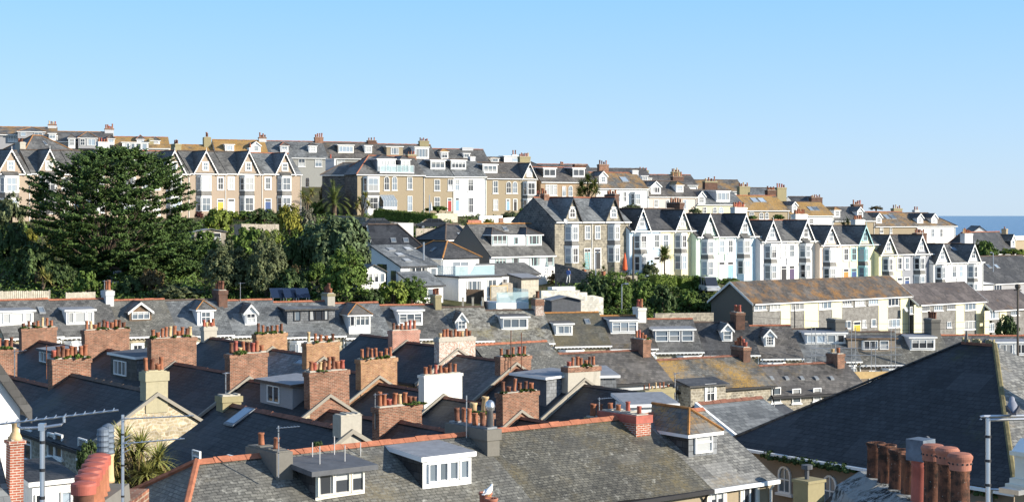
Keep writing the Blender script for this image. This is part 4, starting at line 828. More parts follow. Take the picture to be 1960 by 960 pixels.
# solar panels propped on the roof with the slate-hung dormer
hs = [o for o in COL.objects if o.get('label') == 'terraced house with a big slate-hung box dormer and dark window frames'][0]
for i, (px, lab) in enumerate([(541, 'solar panel on the terrace roof, first of three from the sheds side'), (566, 'middle solar panel of three on the terrace roof'), (590, 'solar panel nearest the yellowed chimney on the terrace roof')]):
    p = P3(px - 8, 569, 146.2); t = thing('solar_panel', lab, 'solar panel', p, R(25), 'row of three solar panels')
    b = MB(); b.ext([(-.62, 0, 0), (.62, 0, 0), (.62, .9, .85), (-.62, .9, .85)], (0, .05, -.05), 'metal', 'solar'); b.obj('panel', t)
    for x in (-.5, .5):
        k = MB(); k.tube([(x, .85, .8), (x, .9, -.6)], .03, 5, 'metal'); k.obj('leg', t); k = MB(); k.tube([(x, .05, 0), (x, .05, -.5)], .03, 5, 'metal'); k.obj('leg', t)

# ================================================================ H: the post-war flats
HG = 'low post-war flats with cream panels'
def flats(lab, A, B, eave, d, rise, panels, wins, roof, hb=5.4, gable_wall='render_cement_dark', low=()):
    h = House('block_of_flats', lab, A, B, eave, d, rise, hb, HG, 'flats'); h.body('stone_flats' if 'stone_flats' in MATS else 'shingle', roof, ridge=None, side=gable_wall, ov=.35, vo=.35)
    for p0, p1 in panels:
        u0 = h.on_y(p0, 600)[0]; u1 = h.on_y(p1, 600)[0]; b = MB(); b.box(u0, u1, -.05, 0.02, -2, h.he - .12, 'render_yellow'); b.obj('cream_panel', h.root)
    for w in wins: h.win(*w[:4], w[4] if len(w) > 4 else 'case3', sill=True)
    e = h.he + .12 - .35 * h.t
    for sx in ((-.36, -.33), (h.w + .33, h.w + .36)):
        b = MB()
        for y0, y1 in ((-.35, d / 2), (d + .35, d / 2)):
            z0 = e; z1 = h.he + .12 + h.rise; b.ext([(sx[0], y0, z0 + .03), (sx[0], y1, z1 + .03), (sx[0], y1, z1 - .25), (sx[0], y0, z0 - .25)], (sx[1] - sx[0], 0, 0), 'white_paint')
        b.obj('barge_board', h.root)
    return h
bricks('shingle', (.30, .29, .27), (.22, .215, .205), (.15, .15, .145), st=.2)
A = P3(1441, 0, 182).to_2d(); v = Vector((math.cos(R(37.6)), math.sin(R(37.6))))
def along(A, px): q = (px - CX) / F; t = (q * A.y - A.x) / (v.x - q * v.y); return A + v * t
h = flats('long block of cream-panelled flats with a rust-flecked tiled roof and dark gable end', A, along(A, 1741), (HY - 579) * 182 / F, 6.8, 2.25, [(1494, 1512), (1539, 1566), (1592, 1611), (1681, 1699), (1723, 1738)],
          [(1443, 580, 1466, 593), (1473, 580, 1493, 593), (1513, 577, 1538, 593), (1567, 575, 1591, 591), (1612, 573, 1630, 586, 'case4'), (1636, 572, 1655, 585, 'case4'), (1662, 570, 1680, 583, 'case4'), (1699, 570, 1719, 585),
           (1613, 614, 1628, 628, 'case2'), (1650, 612, 1657, 626, 'case1'), (1667, 610, 1676, 624, 'case1'), (1699, 610, 1722, 626)], 'tile_rust')
door_ = add_door(h.root, h.on_y(1640, 620)[0], 0, .3, 1.2, 2.1, 'yellow_door', 'cream_paint')
A2 = along(A, 1741); nrm = Vector((-v.y, v.x)); A2 = A2 - nrm * 1.2; A2 = A2 + v * 0.25
h = flats('second, lower block of cream-panelled flats with a plain brown roof', A2, along(A2, 1884), (HY - 581) * A2.y / F, 6.8, 2.25, [(1749, 1764), (1829, 1845), (1868, 1882)],
          [(1741, 586, 1746, 600, 'case1'), (1764, 582, 1779, 595, 'case4'), (1787, 581, 1804, 594, 'case4'), (1812, 579, 1827, 592, 'case4'), (1846, 577, 1867, 593), (1845, 614, 1867, 630), (1812, 615, 1820, 626, 'case2')], 'tile_grey_brown')
A3 = along(A2, 1884) - nrm * 1.0 + v * .25
h = flats('third block of cream-panelled flats behind the dark round bush', A3, along(A3, 1985), (HY - 592) * A3.y / F, 6.8, 2.2, [(1884, 1893), (1913, 1926)], [(1893, 593, 1910, 610), (1934, 592, 1950, 603, 'case4'), (1892, 618, 1902, 634)], 'tile_grey_brown')
# ================================================================ the small stone terrace parallel to the middle one (N)
NG = 'stone cottages with plain slate roofs below the middle terrace'
SAG.update([NG, 'houses of the stepped streets with tall chimney stacks', 'nearest terrace of sunlit mottled slate roofs'])
def cot(lab, p0, p1, ry, roof, wall='stone_rubble', ridge='brown_ridge', rise=1.9, **k):
    h = mk('stone_cottage', lab, T_N, p0, p1, 6.4, 5.0, rise, ridge_y=ry, anchor='ridge', group=NG); h.body(wall, roof, ridge=ridge, gut='black_paint', **k); return h
h = cot('cottage with a small grey roof behind the plant-topped brick stack', 905, 1046, 656, 'slate_mottled', ridge='red_ridge')
h = cot('cottage with a wide plain brown slate roof above the flower window', 1046, 1240, 673, 'slate_brown', wall='render_grey_pale'); h.chim(1227, 648, .7, 1.7, 4, 'brick_red', pot_s=1.2, drop=1.5, weeds=2)
h.bay(h.on_y(1197, 730)[0], h.on_y(1240, 730, -.6)[0], ((2.2, 4.1),), dep=.7, style='case2')
h = cot('stone cottage with a bright orange lichen patch on its slates', 1240, 1433, 684, 'slate_gold'); h.chim(1418, 663, .7, 1.6, 5, 'brick_dark', cap='brick_red', pot_s=1.3, drop=1.5, weeds=2)
u0, z0 = h.on_y(1322, 790, -1.6); u1, z1 = h.on_y(1389, 736, -1.6); b = MB(); b.box(u0, u1, -1.6, .02, -3, z1, 'stone_rubble'); b.ext([(u0 - .3, -1.9, z1), (u1 + .2, -1.9, z1), (u1 + .2, .1, z1 + .35), (u0 - .3, .1, z1 + .35)], (0, 0, .12), 'slate_dark', 'slate_brown')
ex = b.obj('extension', h.root); wu0, wz1 = h.on_y(1351, 737, -1.6); wu1, wz0 = h.on_y(1368, 767, -1.6); add_window(ex, (wu0 + wu1) / 2, -1.6, wz0, wu1 - wu0, wz1 - wz0, 'sash', gm='glass_dark', sur='white_paint')
h.win(1296, 738, 1305, 764, 'sash1', gm='glass_dark')
h = cot('stone cottage with grey brown slates and a row of small roof vents', 1433, 1618, 696, 'slate_brown'); h.chim(1599, 676, .7, 1.5, 2, 'brick_red', pot_s=1.3, drop=1.5)
h.wins([(1476, 741, 1494, 770), (1516, 743, 1532, 771), (1556, 741, 1571, 767)], style='sash1') if False else None
for w in ((1476, 741, 1494, 770), (1516, 743, 1532, 771), (1556, 741, 1571, 767)): h.win(*w, 'sash1', sur=None)
for px in (1450, 1479, 1508, 1537, 1565, 1594):
    x, y, z = h.hit(px, 727); b = MB(); b.ext([(x - .16, y, z), (x + .16, y, z), (x + .16, y + .3, z + .3 * h.t + .02), (x - .16, y + .3, z + .3 * h.t + .02)], (0, 0, .12), 'lead'); b.obj('roof_vent', h.roof)

# ================================================================ the streets running down towards the camera (rows a-d)
U = Vector((math.sin(R(37)), -math.cos(R(37)))); V = Vector((math.cos(R(37)), math.sin(R(37))))
RG = 'houses of the stepped streets with tall chimney stacks'
def rowpt(off, px): Y = off / (V.y + V.x * (px - CX) / F); return Vector(((px - CX) * Y / F, Y))
def rowhouse(lab, off, p0, p1, apex_y, roof, wall='stone_tan', hd=3.3, rise=2.1, stack=None, far_stack=None, ridge='brown_ridge', gable='stone_tan', verge=True, name='street_house', gut='black_paint', hb=5.0):
    A, B = rowpt(off, p0), rowpt(off, p1); z = (HY - apex_y) * A.y / F
    h = House(name, lab, A - V * hd, B - V * hd, z - rise - .2, 2 * hd, rise, hb, RG); h.body(wall, roof, ridge=ridge, gut=gut, side=gable, ov=.22, vo=.02)
    if verge:
        e = h.he + .12 - .22 * h.t; zt = h.he + .12 + rise; b = MB()
        for y0, y1 in ((-.22, hd), (2 * hd + .22, hd)):
            b.ext([(h.w + .0, y0, e + .05), (h.w + .0, y1, zt + .05), (h.w + .0, y1, zt - .12), (h.w + .0, y0, e - .12)], (.16, 0, 0), 'render_mortar')
        b.obj('verge', h.root)
    for st, x in ((stack, h.w - .27), (far_stack, .3)):
        if st:
            px, wpx, ty, n, mat, kw = st; Y = rowpt(off, px).y; X = rowpt(off, px).x
            wy = wpx * Y / F / (V.x - V.y * X / Y) * .93
            zc = (HY - ty) * Y / F - h.o.z
            kw = dict(kw); kw.setdefault('pot_s', 1.15); z0_ = kw.pop('z0', None); add_chimney(h.root, x, hd, .62, wy, h.he + .2 if z0_ is None else h.he + rise + z0_, zc, mat, n, **kw)
    return h
O1, O2, O3, O4 = 29.3, 40.6, 52.0, 62.0
w3 = dict(weeds=3); w5 = dict(weeds=5); w0 = dict(weeds=0)
# row a
rowhouse('street house at the picture edge with three red pots and a dark roof', O1, -60, 14, 700, 'slate_dark', stack=(14, 40, 668, 3, 'brick_red', w3))
rowhouse('street house with an eight-pot brick stack overgrown with weeds above the sheer shade-coloured navy roof', O1, 14, 137, 716, 'slate_navy_shaded', stack=(138, 79, 686, 8, 'brick_red', w5))
h = rowhouse('street house with a sheer shade-coloured navy slate roof, cream stone gable and four-pot rendered chimney', O1, 137, 300, 713, 'slate_navy_shaded', stack=(298, 45, 711, 4, 'render_ochre', dict(pot_s=1.1, cap='render_ochre', cap_h=.2, top='render_ochre', z0=-.75)), gable='stone_cream', wall='stone_rubble', ridge='dark_ridge')
for w in ((46, 820, 62, 880, 'sash1'), (93, 828, 106, 874, 'sash1'), (107, 829, 121, 876, 'case1')): h.win(*w, gm='glass_dark')
h.win(152, 838, 168, 878, 'case1', gm='glass_sky_painted')
h = rowhouse('street house with a skylit shade-coloured navy roof, blank chimney and rubble gable', 30.0, 432, 672, 768, 'slate_navy_shaded', hd=3.5, stack=(672, 42, 795, 0, 'render_cement', dict(corbel=False)), far_stack=(440, 38, 757, 0, 'render_olive', dict(cap='render_olive')), gable='stone_cream', wall='stone_rubble')
h.skylight(437, 786, 479, 806) if False else None
p = h.hit(458, 800); b = MB(); x, y, z = p; b.ext([(x - .42, y - .5, z - .5 * h.t + .04), (x + .42, y - .5, z - .5 * h.t + .04), (x + .42, y + .5, z + .5 * h.t + .04), (x - .42, y + .5, z + .5 * h.t + .04)], (0, 0, .07), 'lead', None)
x0, x1 = x - .34, x + .34; b.poly([(x0, y - .42, z - .42 * h.t + .125), (x1, y - .42, z - .42 * h.t + .125), (x1, y + .42, z + .42 * h.t + .125), (x0, y + .42, z + .42 * h.t + .125)], 'glass_sky_painted'); b.obj('skylight', h.roof)
h.win(371, 861, 385, 886, 'sash1', gm='glass_mid'); h.win(438, 871, 453, 886, 'grid', gm='glass_dark')
# row b
rowhouse('street house with a seven-pot mossy stack near the white dormers, first of its row', O2, -60, 75, 640, 'slate_navy_shaded', stack=(76, 72, 627, 7, 'brick_red', w5))
h = rowhouse('street house with a ten-pot brick stack behind the flat white-edged dormer', O2, 75, 205, 650, 'slate_navy_shaded', stack=(206, 92, 630, 10, 'brick_red', w5), gable='brick_red')
h.dormer(75, 672, 112, 698, 'flat', ((.05, .5, 'case2'), (.55, .95, 'case2')), cheek='slate_dark', front='slate_dark', roof='felt_grey', fascia='felt_dark')
h = rowhouse('street house with a ten-pot stack and a white-edged flat-roofed dormer', O2, 205, 333, 666, 'slate_navy_shaded', stack=(334, 93, 646, 10, 'brick_red', w3), gable='brick_red')
h.dormer(212, 681, 262, 723, 'flat', ((.15, .62, 'case3'),), cheek='slate_vertical', front='slate_dark', roof='felt_dark', wtop=.22, wbot=.1)
rowhouse('street house with an eight-pot square red stack above a pale pointed verge', O2, 333, 476, 692, 'slate_navy_shaded', stack=(477, 78, 676, 8, 'brick_red', w3), gable='brick_red')
h = rowhouse('street house with a soot-stained eight-pot stack and a felt-roofed box dormer', O2, 476, 630, 724, 'slate_navy_shaded', stack=(631, 80, 710, 8, 'brick_red', dict(weeds=1)), gable='stone_cream')
h.dormer(498, 733, 560, 776, 'flat', ((.25, .62, 'case2'),), cheek='render_grey', front='render_grey', roof='felt_grey', fascia='dark_ridge', wtop=.12, wbot=.12, ov=.25)
rowhouse('street house with an eight-pot stack in front of the white painted one', O2, 630, 766, 781, 'slate_navy_shaded', stack=(767, 88, 777, 8, 'brick_red', w3), gable='brick_red')
rowhouse('street house ending in a low brick stack with two hooded pots', O2, 766, 923, 803, 'slate_navy_shaded', stack=(924, 47, 792, 2, 'brick_red', dict(weeds=3, pot_s=1.5, pale=.5)))
rowhouse('street house tucked behind the red ridge of the nearest roof', O2, 923, 1020, 835, 'slate_navy_shaded', stack=None)
# row c
rowhouse('dark roofed street house below the pale blue slates, with a short cement stack', O3, 396, 520, 643, 'slate_navy_shaded', stack=(521, 63, 638, 6, 'brick_orange', w5), far_stack=(386, 26, 624, 5, 'render_cement', w0), gable='brick_red')
h = rowhouse('street house with a yellowed five-pot stack beside a small rooflight', O3, 520, 618, 666, 'slate_blue', stack=(618, 67, 655, 5, 'brick_orange', w3), gable='brick_orange'); h.skylight(560, 686, 580, 697)
rowhouse('street house with a seven-pot yellowish brick stack fringed with plants', O3, 618, 725, 700, 'slate_navy_shaded', stack=(726, 75, 686, 7, 'brick_orange', w5), gable='brick_orange')
h = rowhouse('street house with the tall white painted chimney stack', O3, 725, 848, 731, 'slate_navy_shaded', stack=(849, 77, 716, 7, 'render_offwhite', dict(cap='render_offwhite', cap_h=.08)), gable='render_offwhite')
rowhouse('street house with a six-pot brick stack and grassy cement cap right of the white stack', O3, 848, 996, 757, 'slate_navy_shaded', stack=(996, 75, 750, 6, 'brick_red', w3), gable='brick_red')
rowhouse('street house with a rounded two-pot stack peeping over the nearest ridge', O3, 996, 1148, 796, 'slate_navy_shaded', stack=(1143, 30, 797, 2, 'render_cement', dict(cap='render_olive', pot_s=1.6)))
# row d
rowhouse('street house with a clean red six-pot stack under the middle terrace', O4, 690, 777, 638, 'slate_navy_shaded', stack=(778, 55, 632, 6, 'brick_clean', w0), gable='brick_clean')
rowhouse('street house with a nine-pot stack of flaking whitewashed brick', O4, 777, 875, 652, 'slate_navy_shaded', stack=(876, 74, 646, 9, 'brick_white', dict(cap='render_cement')), gable='brick_white')
rowhouse('mossy roofed street house with a plant-tufted five-pot stack', O4, 875, 987, 677, 'slate_brown', stack=(987, 63, 681, 5, 'brick_red', w5), gable='brick_red')
h = rowhouse('street house with a big slate-cheeked box dormer and pale rendered stack', O4, 987, 1118, 704, 'slate_navy_shaded', stack=(1116, 66, 701, 7, 'render_cement', dict(cap='brick_red', cap_h=.15, weeds=3)), gable='render_cement')
h.dormer(985, 720, 1046, 772, 'flat', ((.02, .08, 'case1'),), cheek='slate_vertical', front='felt_dark', roof='felt_grey', ov=.25)
rowhouse('street house with a broad shade-coloured navy roof and a low olive stack of stub pots', O4, 1118, 1262, 734, 'slate_navy_shaded', stack=(1259, 60, 745, 7, 'render_olive', dict(cap='render_olive', top='render_olive', pot_s=.6)), ridge='dark_ridge')

# flat-roofed back extensions and little roofs between the rows
def lean(name, lab, cat, px0, px1, ytop, Y, th, depth, z_low, wall, roof, fascia='white_paint', wins=(), slope=.1):
    p = P3(px0, ytop, Y); fr = Frame(p, R(th)); w = fr.on_y(px1, ytop, 0)[0]
    t = thing(name, lab, cat, (p.x, p.y, p.z - z_low), R(th)); b = MB()
    b.poly([(0, 0, -1.5), (w, 0, -1.5), (w, 0, z_low), (0, 0, z_low)], wall); b.poly([(w, 0, -1.5), (w, depth, -1.5), (w, depth, z_low), (w, 0, z_low)], wall)
    b.poly([(0, depth, -1.5), (0, 0, -1.5), (0, 0, z_low), (0, depth, z_low)], wall); b.poly([(w, depth, -1.5), (0, depth, -1.5), (0, depth, z_low), (w, depth, z_low)], wall); b.obj('wall', t)
    k = MB(); k.ext([(-.2, -.2, z_low + .14), (w + .2, -.2, z_low + .14), (w + .2, depth + .2, z_low + .14 + slope * depth), (-.2, depth + .2, z_low + .14 + slope * depth)], (0, 0, -.16), fascia, roof); k.obj('roof', t)
    for (a, c, za, zb, st) in wins: add_window(t, w * (a + c) / 2, -.002, z_low * za, w * (c - a), z_low * (zb - za), st)
    GROUND.append((p.x, p.y, p.z - z_low)); return t
lean('flat_extension', 'flat white-edged extension roof below the stub-pot stack', 'extension', 1205, 1292, 778, 79, 12, 2.6, 3.2, 'render_white', 'felt_grey', wins=((.1, .3, .45, .85, 'grid'),))
lean('flat_extension', 'white-edged extension with slate-hung side beside the pale rendered stack', 'extension', 1148, 1180, 722, 98, 12, 3.0, 2.6, 'slate_vertical', 'felt_grey')
# white-verged gable and slate roof left of the great dark roof
gx = P3(1306, 778, 71); A = P3(1335, 0, 72).to_2d() + Vector((.6, -.8)) * 2.4; h = House('slate_outbuilding', 'outbuilding with pale grey slates and a bright white verge beside the great dark roof', A, A + V * 4.2, (HY - 772) * 72 / F - 1.2, 4.8, 1.08, 3.5, None, 'outbuilding')
h.body('render_white', 'slate_blue', ridge='brown_ridge'); b = MB(); e = h.he + .1
b.ext([(-.02, -.35, e - .08), (-.02, 2.4, e + h.rise + .1), (-.02, 2.4, e + h.rise - .2), (-.02, -.35, e - .38)], (-.16, 0, 0), 'white_paint'); b.obj('barge_board', h.root)
lean('slate_leanto', 'small dark lean-to with a single red flue by the great roof edge', 'outbuilding', 1468, 1535, 812, 84, 30, 1.6, 2.2, 'stone_rubble', 'slate_dark', 'brown_ridge', slope=.4)

# ================================================================ J: the nearest terrace
JA = P3(236, 0, 44.85).to_2d(); JV = Vector((math.cos(R(37.5)), math.sin(R(37.5)))); JN = Vector((-JV.y, JV.x)); JZ = -7.3
def jalong(px): q = (px - CX) / F; t = (q * JA.y - JA.x) / (JV.x - q * JV.y); return JA + JV * t
JG = 'nearest terrace of sunlit mottled slate roofs'
def jh(lab, p0, p1, roof, ridge='red_ridge', hd=3.5, rise=1.95, hipl=0, gut='black_paint', wall='render_sand', **k):
    A, B = jalong(p0) - JN * hd, jalong(p1) - JN * hd
    h = House('corner_house', lab, A, B, JZ - rise - .12, 2 * hd, rise, 5.6, JG); h.body(wall, roof, ridge=ridge, hipl=hipl, gut=gut, **k); return h
h = jh('nearest house with a hipped mottled roof, red hip and a two-pot sloping chimney', 236, 528, 'slate_mottled', hipl=2.3)
add_chimney(h.root, h.w - .3, 3.4, .55, 2.0, h.roofz(3.4) - 1.2, h.roofz(3.4) + .25, 'render_cement_dark', 2, pot_s=.92, corbel=False, mats=('terracotta', 'terracotta'), kinds=(0,), pale=0, top='render_cement_dark')
x0 = h.on_y(305, 930, 1)[0]; b = MB()
b.ext([(x0 - .15, .0, h.he + .135), (x0 + .15, 0, h.he + .135), (x0 - .6, 3.4, h.he + .135 + 3.4 * h.t), (x0 - .9, 3.4, h.he + .135 + 3.4 * h.t)], (0, 0, -.02), 'felt_dark'); b.obj('flashing_strip', h.roof)
h.dormer(604, 899, 698, 951, 'flat', ((.04, .36, 'case1'), (.37, .69, 'case1'), (.70, .98, 'case1')), cheek='slate_dark', front='cream_paint', roof='felt_dark', fascia='felt_dark', fm='cream_paint', gm='glass_dark', ov=.32, wtop=.06, wbot=.10) if False else None
h = jh('nearest house with two flat-roofed dormers of white casements', 528, 905, 'slate_mottled', wall='render_sand')
d1 = h.dormer(604, 899, 698, 950, 'flat', ((.03, .35, 'case1'), (.36, .68, 'case1'), (.70, .97, 'case1')), cheek='slate_dark', front='cream_paint', roof='felt_dark', fascia='felt_dark', fm='cream_paint', gm='glass_dark', ov=.3, wtop=.06, wbot=.12)
d2 = h.dormer(809, 874, 902, 929, 'flat', ((.10, .29, 'case1'), (.31, .50, 'case1'), (.52, .71, 'case1'), (.75, .93, 'case1')), cheek='slate_dark', roof='felt_grey', fascia='white_paint', ov=.12, wtop=.16, wbot=.18, gm='glass_mid')
for px, py in ((612, 888), (598, 880), (660, 886), (640, 868), (690, 880)):
    q, z = h.on_y(px, py, 2.0 if py > 884 else 3.0); b = MB(); yy = 2.0 if py > 884 else 3.0
    b.tube([(q, yy, z - .1), (q, yy, z + .55)], .018, 5, 'metal'); b.box(q - .12, q + .12, yy - .03, yy + .03, z - .1, z - .05, 'metal'); b.obj('rail_post', d1)
h.chim(905, 814, .5, 2.3, 6, 'render_cement_dark', pot_s=1.05, drop=1.6, mats=('terracotta_dark', 'terracotta'), kinds=(0, 1), pale=0, cap_h=.18, cap='render_cement_dark', top='lead')
c_ = [o for o in h.root.children if o.name.startswith('chimney')][0]
b = MB(); b.lathe((0, 0, 0), [(.11, 0), (.10, .5), (.15, .52), (.17, .66), (.13, .8), (.06, .86)], 10, 'metal'); b.obj('metal_cowl', c_, (0, -.95, .08), 0, True)
h = jh('nearest house with a broad olive-brown mossy roof and a bright red ridge', 905, 1222, 'slate_moss')
h.chim(1196, 789, .7, 2.0, 0, 'brick_clean', drop=1.6, cap='pot_red', cap_h=.14)
c_ = [o for o in h.root.children if o.name.startswith('chimney')][0]
add_pots(c_, [(0, .8, .05), (0, .3, .05), (0, -.2, .05), (0, -.75, .05)], ('terracotta', 'pot_red'), .82, (0, 3, 2), 0)
h4 = jh('nearest house with pale slates and an orange-hipped dormer over a tan wall', 1222, 1346, 'slate_pale', wall='render_sand', gut='white_paint')
h4.dormer(1318, 826, 1372, 871, 'hip', ((.2, .8, 'sash1'),), apex=786, cheek='slate_dark', front='slate_vertical', roof='slate_lichen', ridge='orange_ridge', gm='glass_curtain', wtop=.02, wbot=.12)
for w in ((1357, 936, 1384, 985), (1420, 929, 1447, 978)): h4.win(*w, 'case2', gm='glass_dark', sur='cream_paint')
e = [o for o in COL.objects if o.get('label', '').startswith('nearest house with a broad olive')][0]

# ================================================================ K: the great dark hipped roof of the hall
KA = Vector((8.7, 63.0)); ku = Vector((.6, -.8)); kth = math.atan2(-.8, .6); KL, KD = 13.4, 14.0
ez = -9.15; t = thing('hall', 'grey hall under one great dark hipped slate roof, with round-headed windows', 'hall', (KA.x, KA.y, ez - 7), kth)
fk = Frame((KA.x, KA.y, ez - 7), kth); b = MB()
for q in ([(0, 0), (KL, 0)], [(KL, 0), (KL, KD)], [(KL, KD), (0, KD)], [(0, KD), (0, 0)]): b.poly([(q[0][0], q[0][1], -2), (q[1][0], q[1][1], -2), (q[1][0], q[1][1], 7), (q[0][0], q[0][1], 7)], 'render_rough_brown')
b.obj('wall', t)
az = (HY - 659) * 61.5 / F - (ez - 7); xa, xb = fk.on_y(1842, 659, KD / 2)[0], fk.on_y(1904, 659, KD / 2)[0]
o_ = .25; k = MB(); z0 = 6.95
k.poly([(-o_, -o_, z0), (KL + o_, -o_, z0), (xb, KD / 2, az), (xa, KD / 2, az)], 'slate_navy_shaded'); k.poly([(KL + o_, -o_, z0), (KL + o_, KD + o_, z0), (xb, KD / 2, az)], 'slate_pale')  # light painted by slate colour: dark on the shaded slope, pale on the sunlit one
k.poly([(KL + o_, KD + o_, z0), (-o_, KD + o_, z0), (xa, KD / 2, az), (xb, KD / 2, az)], 'slate_navy_shaded'); k.poly([(-o_, KD + o_, z0), (-o_, -o_, z0), (xa, KD / 2, az)], 'slate_navy_shaded')
k.poly([(-o_, -o_, z0 - .01), (-o_, KD + o_, z0 - .01), (KL + o_, KD + o_, z0 - .01), (KL + o_, -o_, z0 - .01)], 'white_paint'); rf = k.obj('roof', t); sag(rf, .16)
g = MB(); g.tube([(KL + o_, -o_, z0 + .05), (xb, KD / 2, az + .04)], .10, 6, 'hip_lichen'); g.tube([(-o_, -o_, z0 + .03), (xa, KD / 2, az + .02)], .05, 6, 'slate_navy_shaded')
n = 9
n = 22
for i in range(n):
    x = xa + (xb - xa) * i / n; w = (xb - xa) / n
    g.box(x, x + w * .98, KD / 2 - .08, KD / 2 + .08, az - .05, az + .06, 'brown_ridge')
    if i not in (5, 6, 13, 14, 15): g.box(x + w * .15, x + w * .75, KD / 2 - .05, KD / 2 + .05, az + .06, az + random.uniform(.14, .24), 'render_olive')
g.tube([(xa + .2, KD / 2, az), (xa + .2, KD / 2, az + .5)], [.09, .03], 6, 'render_cement_dark'); g.obj('ridge_cresting', t)
g = MB(); g.box(-.3, KL + .3, -.42, -.26, z0 - .12, z0 - .02, 'white_paint'); g.obj('gutter', t)
for (p0, y0, p1, y1) in ((1491, 888, 1515, 945), (1577, 905, 1603, 972)):
    u0, z1 = fk.on_y(p0, y0); u1, zz = fk.on_y(p1, y1); add_window(t, (u0 + u1) / 2, 0, zz, u1 - u0, z1 - zz, 'arch', gm='glass_mid', sill=True)
for px in (1546, 1650, 1900):
    u = fk.on_y(px, 900)[0]; g = MB(); g.tube([(u, -.1, 6.8), (u, -.1, -1)], .06, 6, 'black_paint'); g.obj('drainpipe', t)
me = leaf_ball('gutter_moss', .36, 9, 60, .06, 'leaf_dark', flat=.5)
for i in range(15):
    px = 1485 + i * 11; u = fk.on_y(px, 880)[0]
    if u < KL * .62: put('gutter_moss', me, t, (u, -.36, z0 - .28), i, (1.0, .6, random.uniform(.6, 1.1)))
for i in range(4): put('gutter_moss', me, t, (KL - .6 - i * .5, -.36, z0 - .3), i, (.7, .5, .6))
# rooflight and stub on the lit slope
g = MB(); g.box(KL - 2.0, KL - 1.4, 5.5, 6.1, az - 2.0, az - .5, 'render_offwhite'); g.obj('vent_stub', t)
# ornate pier at the corner
px0 = P3(1926, 0, 51.4); tp = thing('parapet_pier', 'ornate white stucco pier with a small pediment at the hall corner', 'pier', (px0.x + .95, px0.y - .2, ez - 6), kth)
b = MB(); q = 6 + ez - ez; zt = (HY - 905) * 51 / F - (ez - 6)
b.box(-.5, .5, -.5, .5, -3, zt - .55, 'render_sand'); b.box(-.72, .72, -.72, .72, zt - .55, zt - .38, 'cream_paint'); b.box(-.62, .62, -.62, .62, zt - .38, zt - .2, 'cream_paint'); b.obj('shaft', tp)
b = MB(); b.box(-.5, .5, -.5, .5, zt - .2, zt + .55, 'cream_paint'); b.box(.5, .55, -.3, .3, zt - .05, zt + .4, 'render_sand'); b.box(-.62, .62, -.62, .62, zt + .55, zt + .68, 'cream_paint'); b.ext([(.62, -.5, zt + .68), (.62, .5, zt + .68), (.62, .22, zt + .9), (.62, 0, zt + 1.05), (.62, -.22, zt + .9)], (-1.24, 0, 0), 'white_paint'); b.obj('pediment', tp)
b = MB(); b.tube([(-.9, -1.2, zt - 1.4), (-.9, -1.2, zt - .55), (-.35, -1.2, zt - .5)], .06, 6, 'metal'); b.box(-.5, .25, -1.36, -1.04, zt - .58, zt - .42, 'metal'); b.obj('lamp_arm', tp)
# little cottage wall and olive chimney under the hall windows
p = P3(1548, 921, 55); t = thing('olive_chimney', 'stubby olive rendered chimney with a metal cowl in front of the arched windows', 'chimney', (p.x, p.y, p.z - 3), kth)
b = MB(); b.box(-.35, .35, -.42, .42, -2, 3, 'render_olive'); b.box(-.4, .4, -.46, .46, 3, 3.1, 'render_olive'); b.obj('stack', t); b = MB(); b.lathe((0, -.1, 3.1), [(.08, 0), (.08, .35), (.2, .36), (.2, .5), (.05, .53)], 9, 'felt_dark'); b.obj('cowl', t)
h = House('slate_outbuilding', 'low dark slate roof with red ridge tucked beneath the arched hall windows', P3(1535, 0, 54).to_2d(), P3(1535, 0, 54).to_2d() + Vector((.6, -.8)) * 3.0, -10.9, 4, 1.3, 3, None, 'outbuilding'); h.body('stone_rubble', 'slate_navy_shaded', ridge='red_ridge')

# ================================================================ the picture-edge houses
A = Vector((-15.07, 48)) - V * 6; B_ = A - U * 7
h = House('white_gable_house', 'tall white gabled house with a steep dark verge', B_, A, (HY - 772) * 48 / F, 6.0, 4.4, 6.0, None, 'house', sink=4)
h.body('render_white', 'slate_dark', side='render_white', ridge='dark_ridge', gut='black_paint', vo=.05)
b = MB(); e = h.he + .15; b.ext([(h.w + .05, 6.3, e - .3), (h.w + .05, 3.0, e + h.rise + .1), (h.w + .05, 3.0, e + h.rise - .5), (h.w + .05, 6.3, e - .75)], (.18, 0, 0), 'slate_dark'); b.obj('barge_board', h.root)
h2 = House('slated_annexe', 'small annexe roof of large grey slates below the white gable', P3(-120, 0, 42.5).to_2d(), P3(50, 0, 43.8).to_2d(), -9.9, 6, 2.9, 3, None, 'annexe'); h2.body('render_sand', 'slate_blue', gut='black_paint', vo=.02, ridge='dark_ridge')
zc = (HY - 850) * 44.6 / F - h2.o.z; x = h2.on_y(29, 860, 1.9)[0]
c = add_chimney(h2.root, x, 1.9, .40, .40, zc - 1.9, zc, 'brick_clean', 0, cap_h=.05, corbel=True); b = MB(); b.lathe((0, 0, 0), [(.22, 0), (.18, .1), (.13, .2), (.10, .24), (.11, .46), (.13, .48), (.13, .52), (.08, .52)], 10, 'terracotta_pale'); b.obj('chimney_pot', c, (0, 0, .0), 0, True)
lean('slate_leanto', 'dark-roofed porch with a red ridge and white window strip below the tall windows', 'porch', 62, 140, 928, 55, 37, 2.4, 1.6, 'render_white', 'slate_navy_shaded', 'white_paint', wins=((.05, .3, .2, .8, 'case1'), (.68, .95, .2, .8, 'case1')), slope=.16)
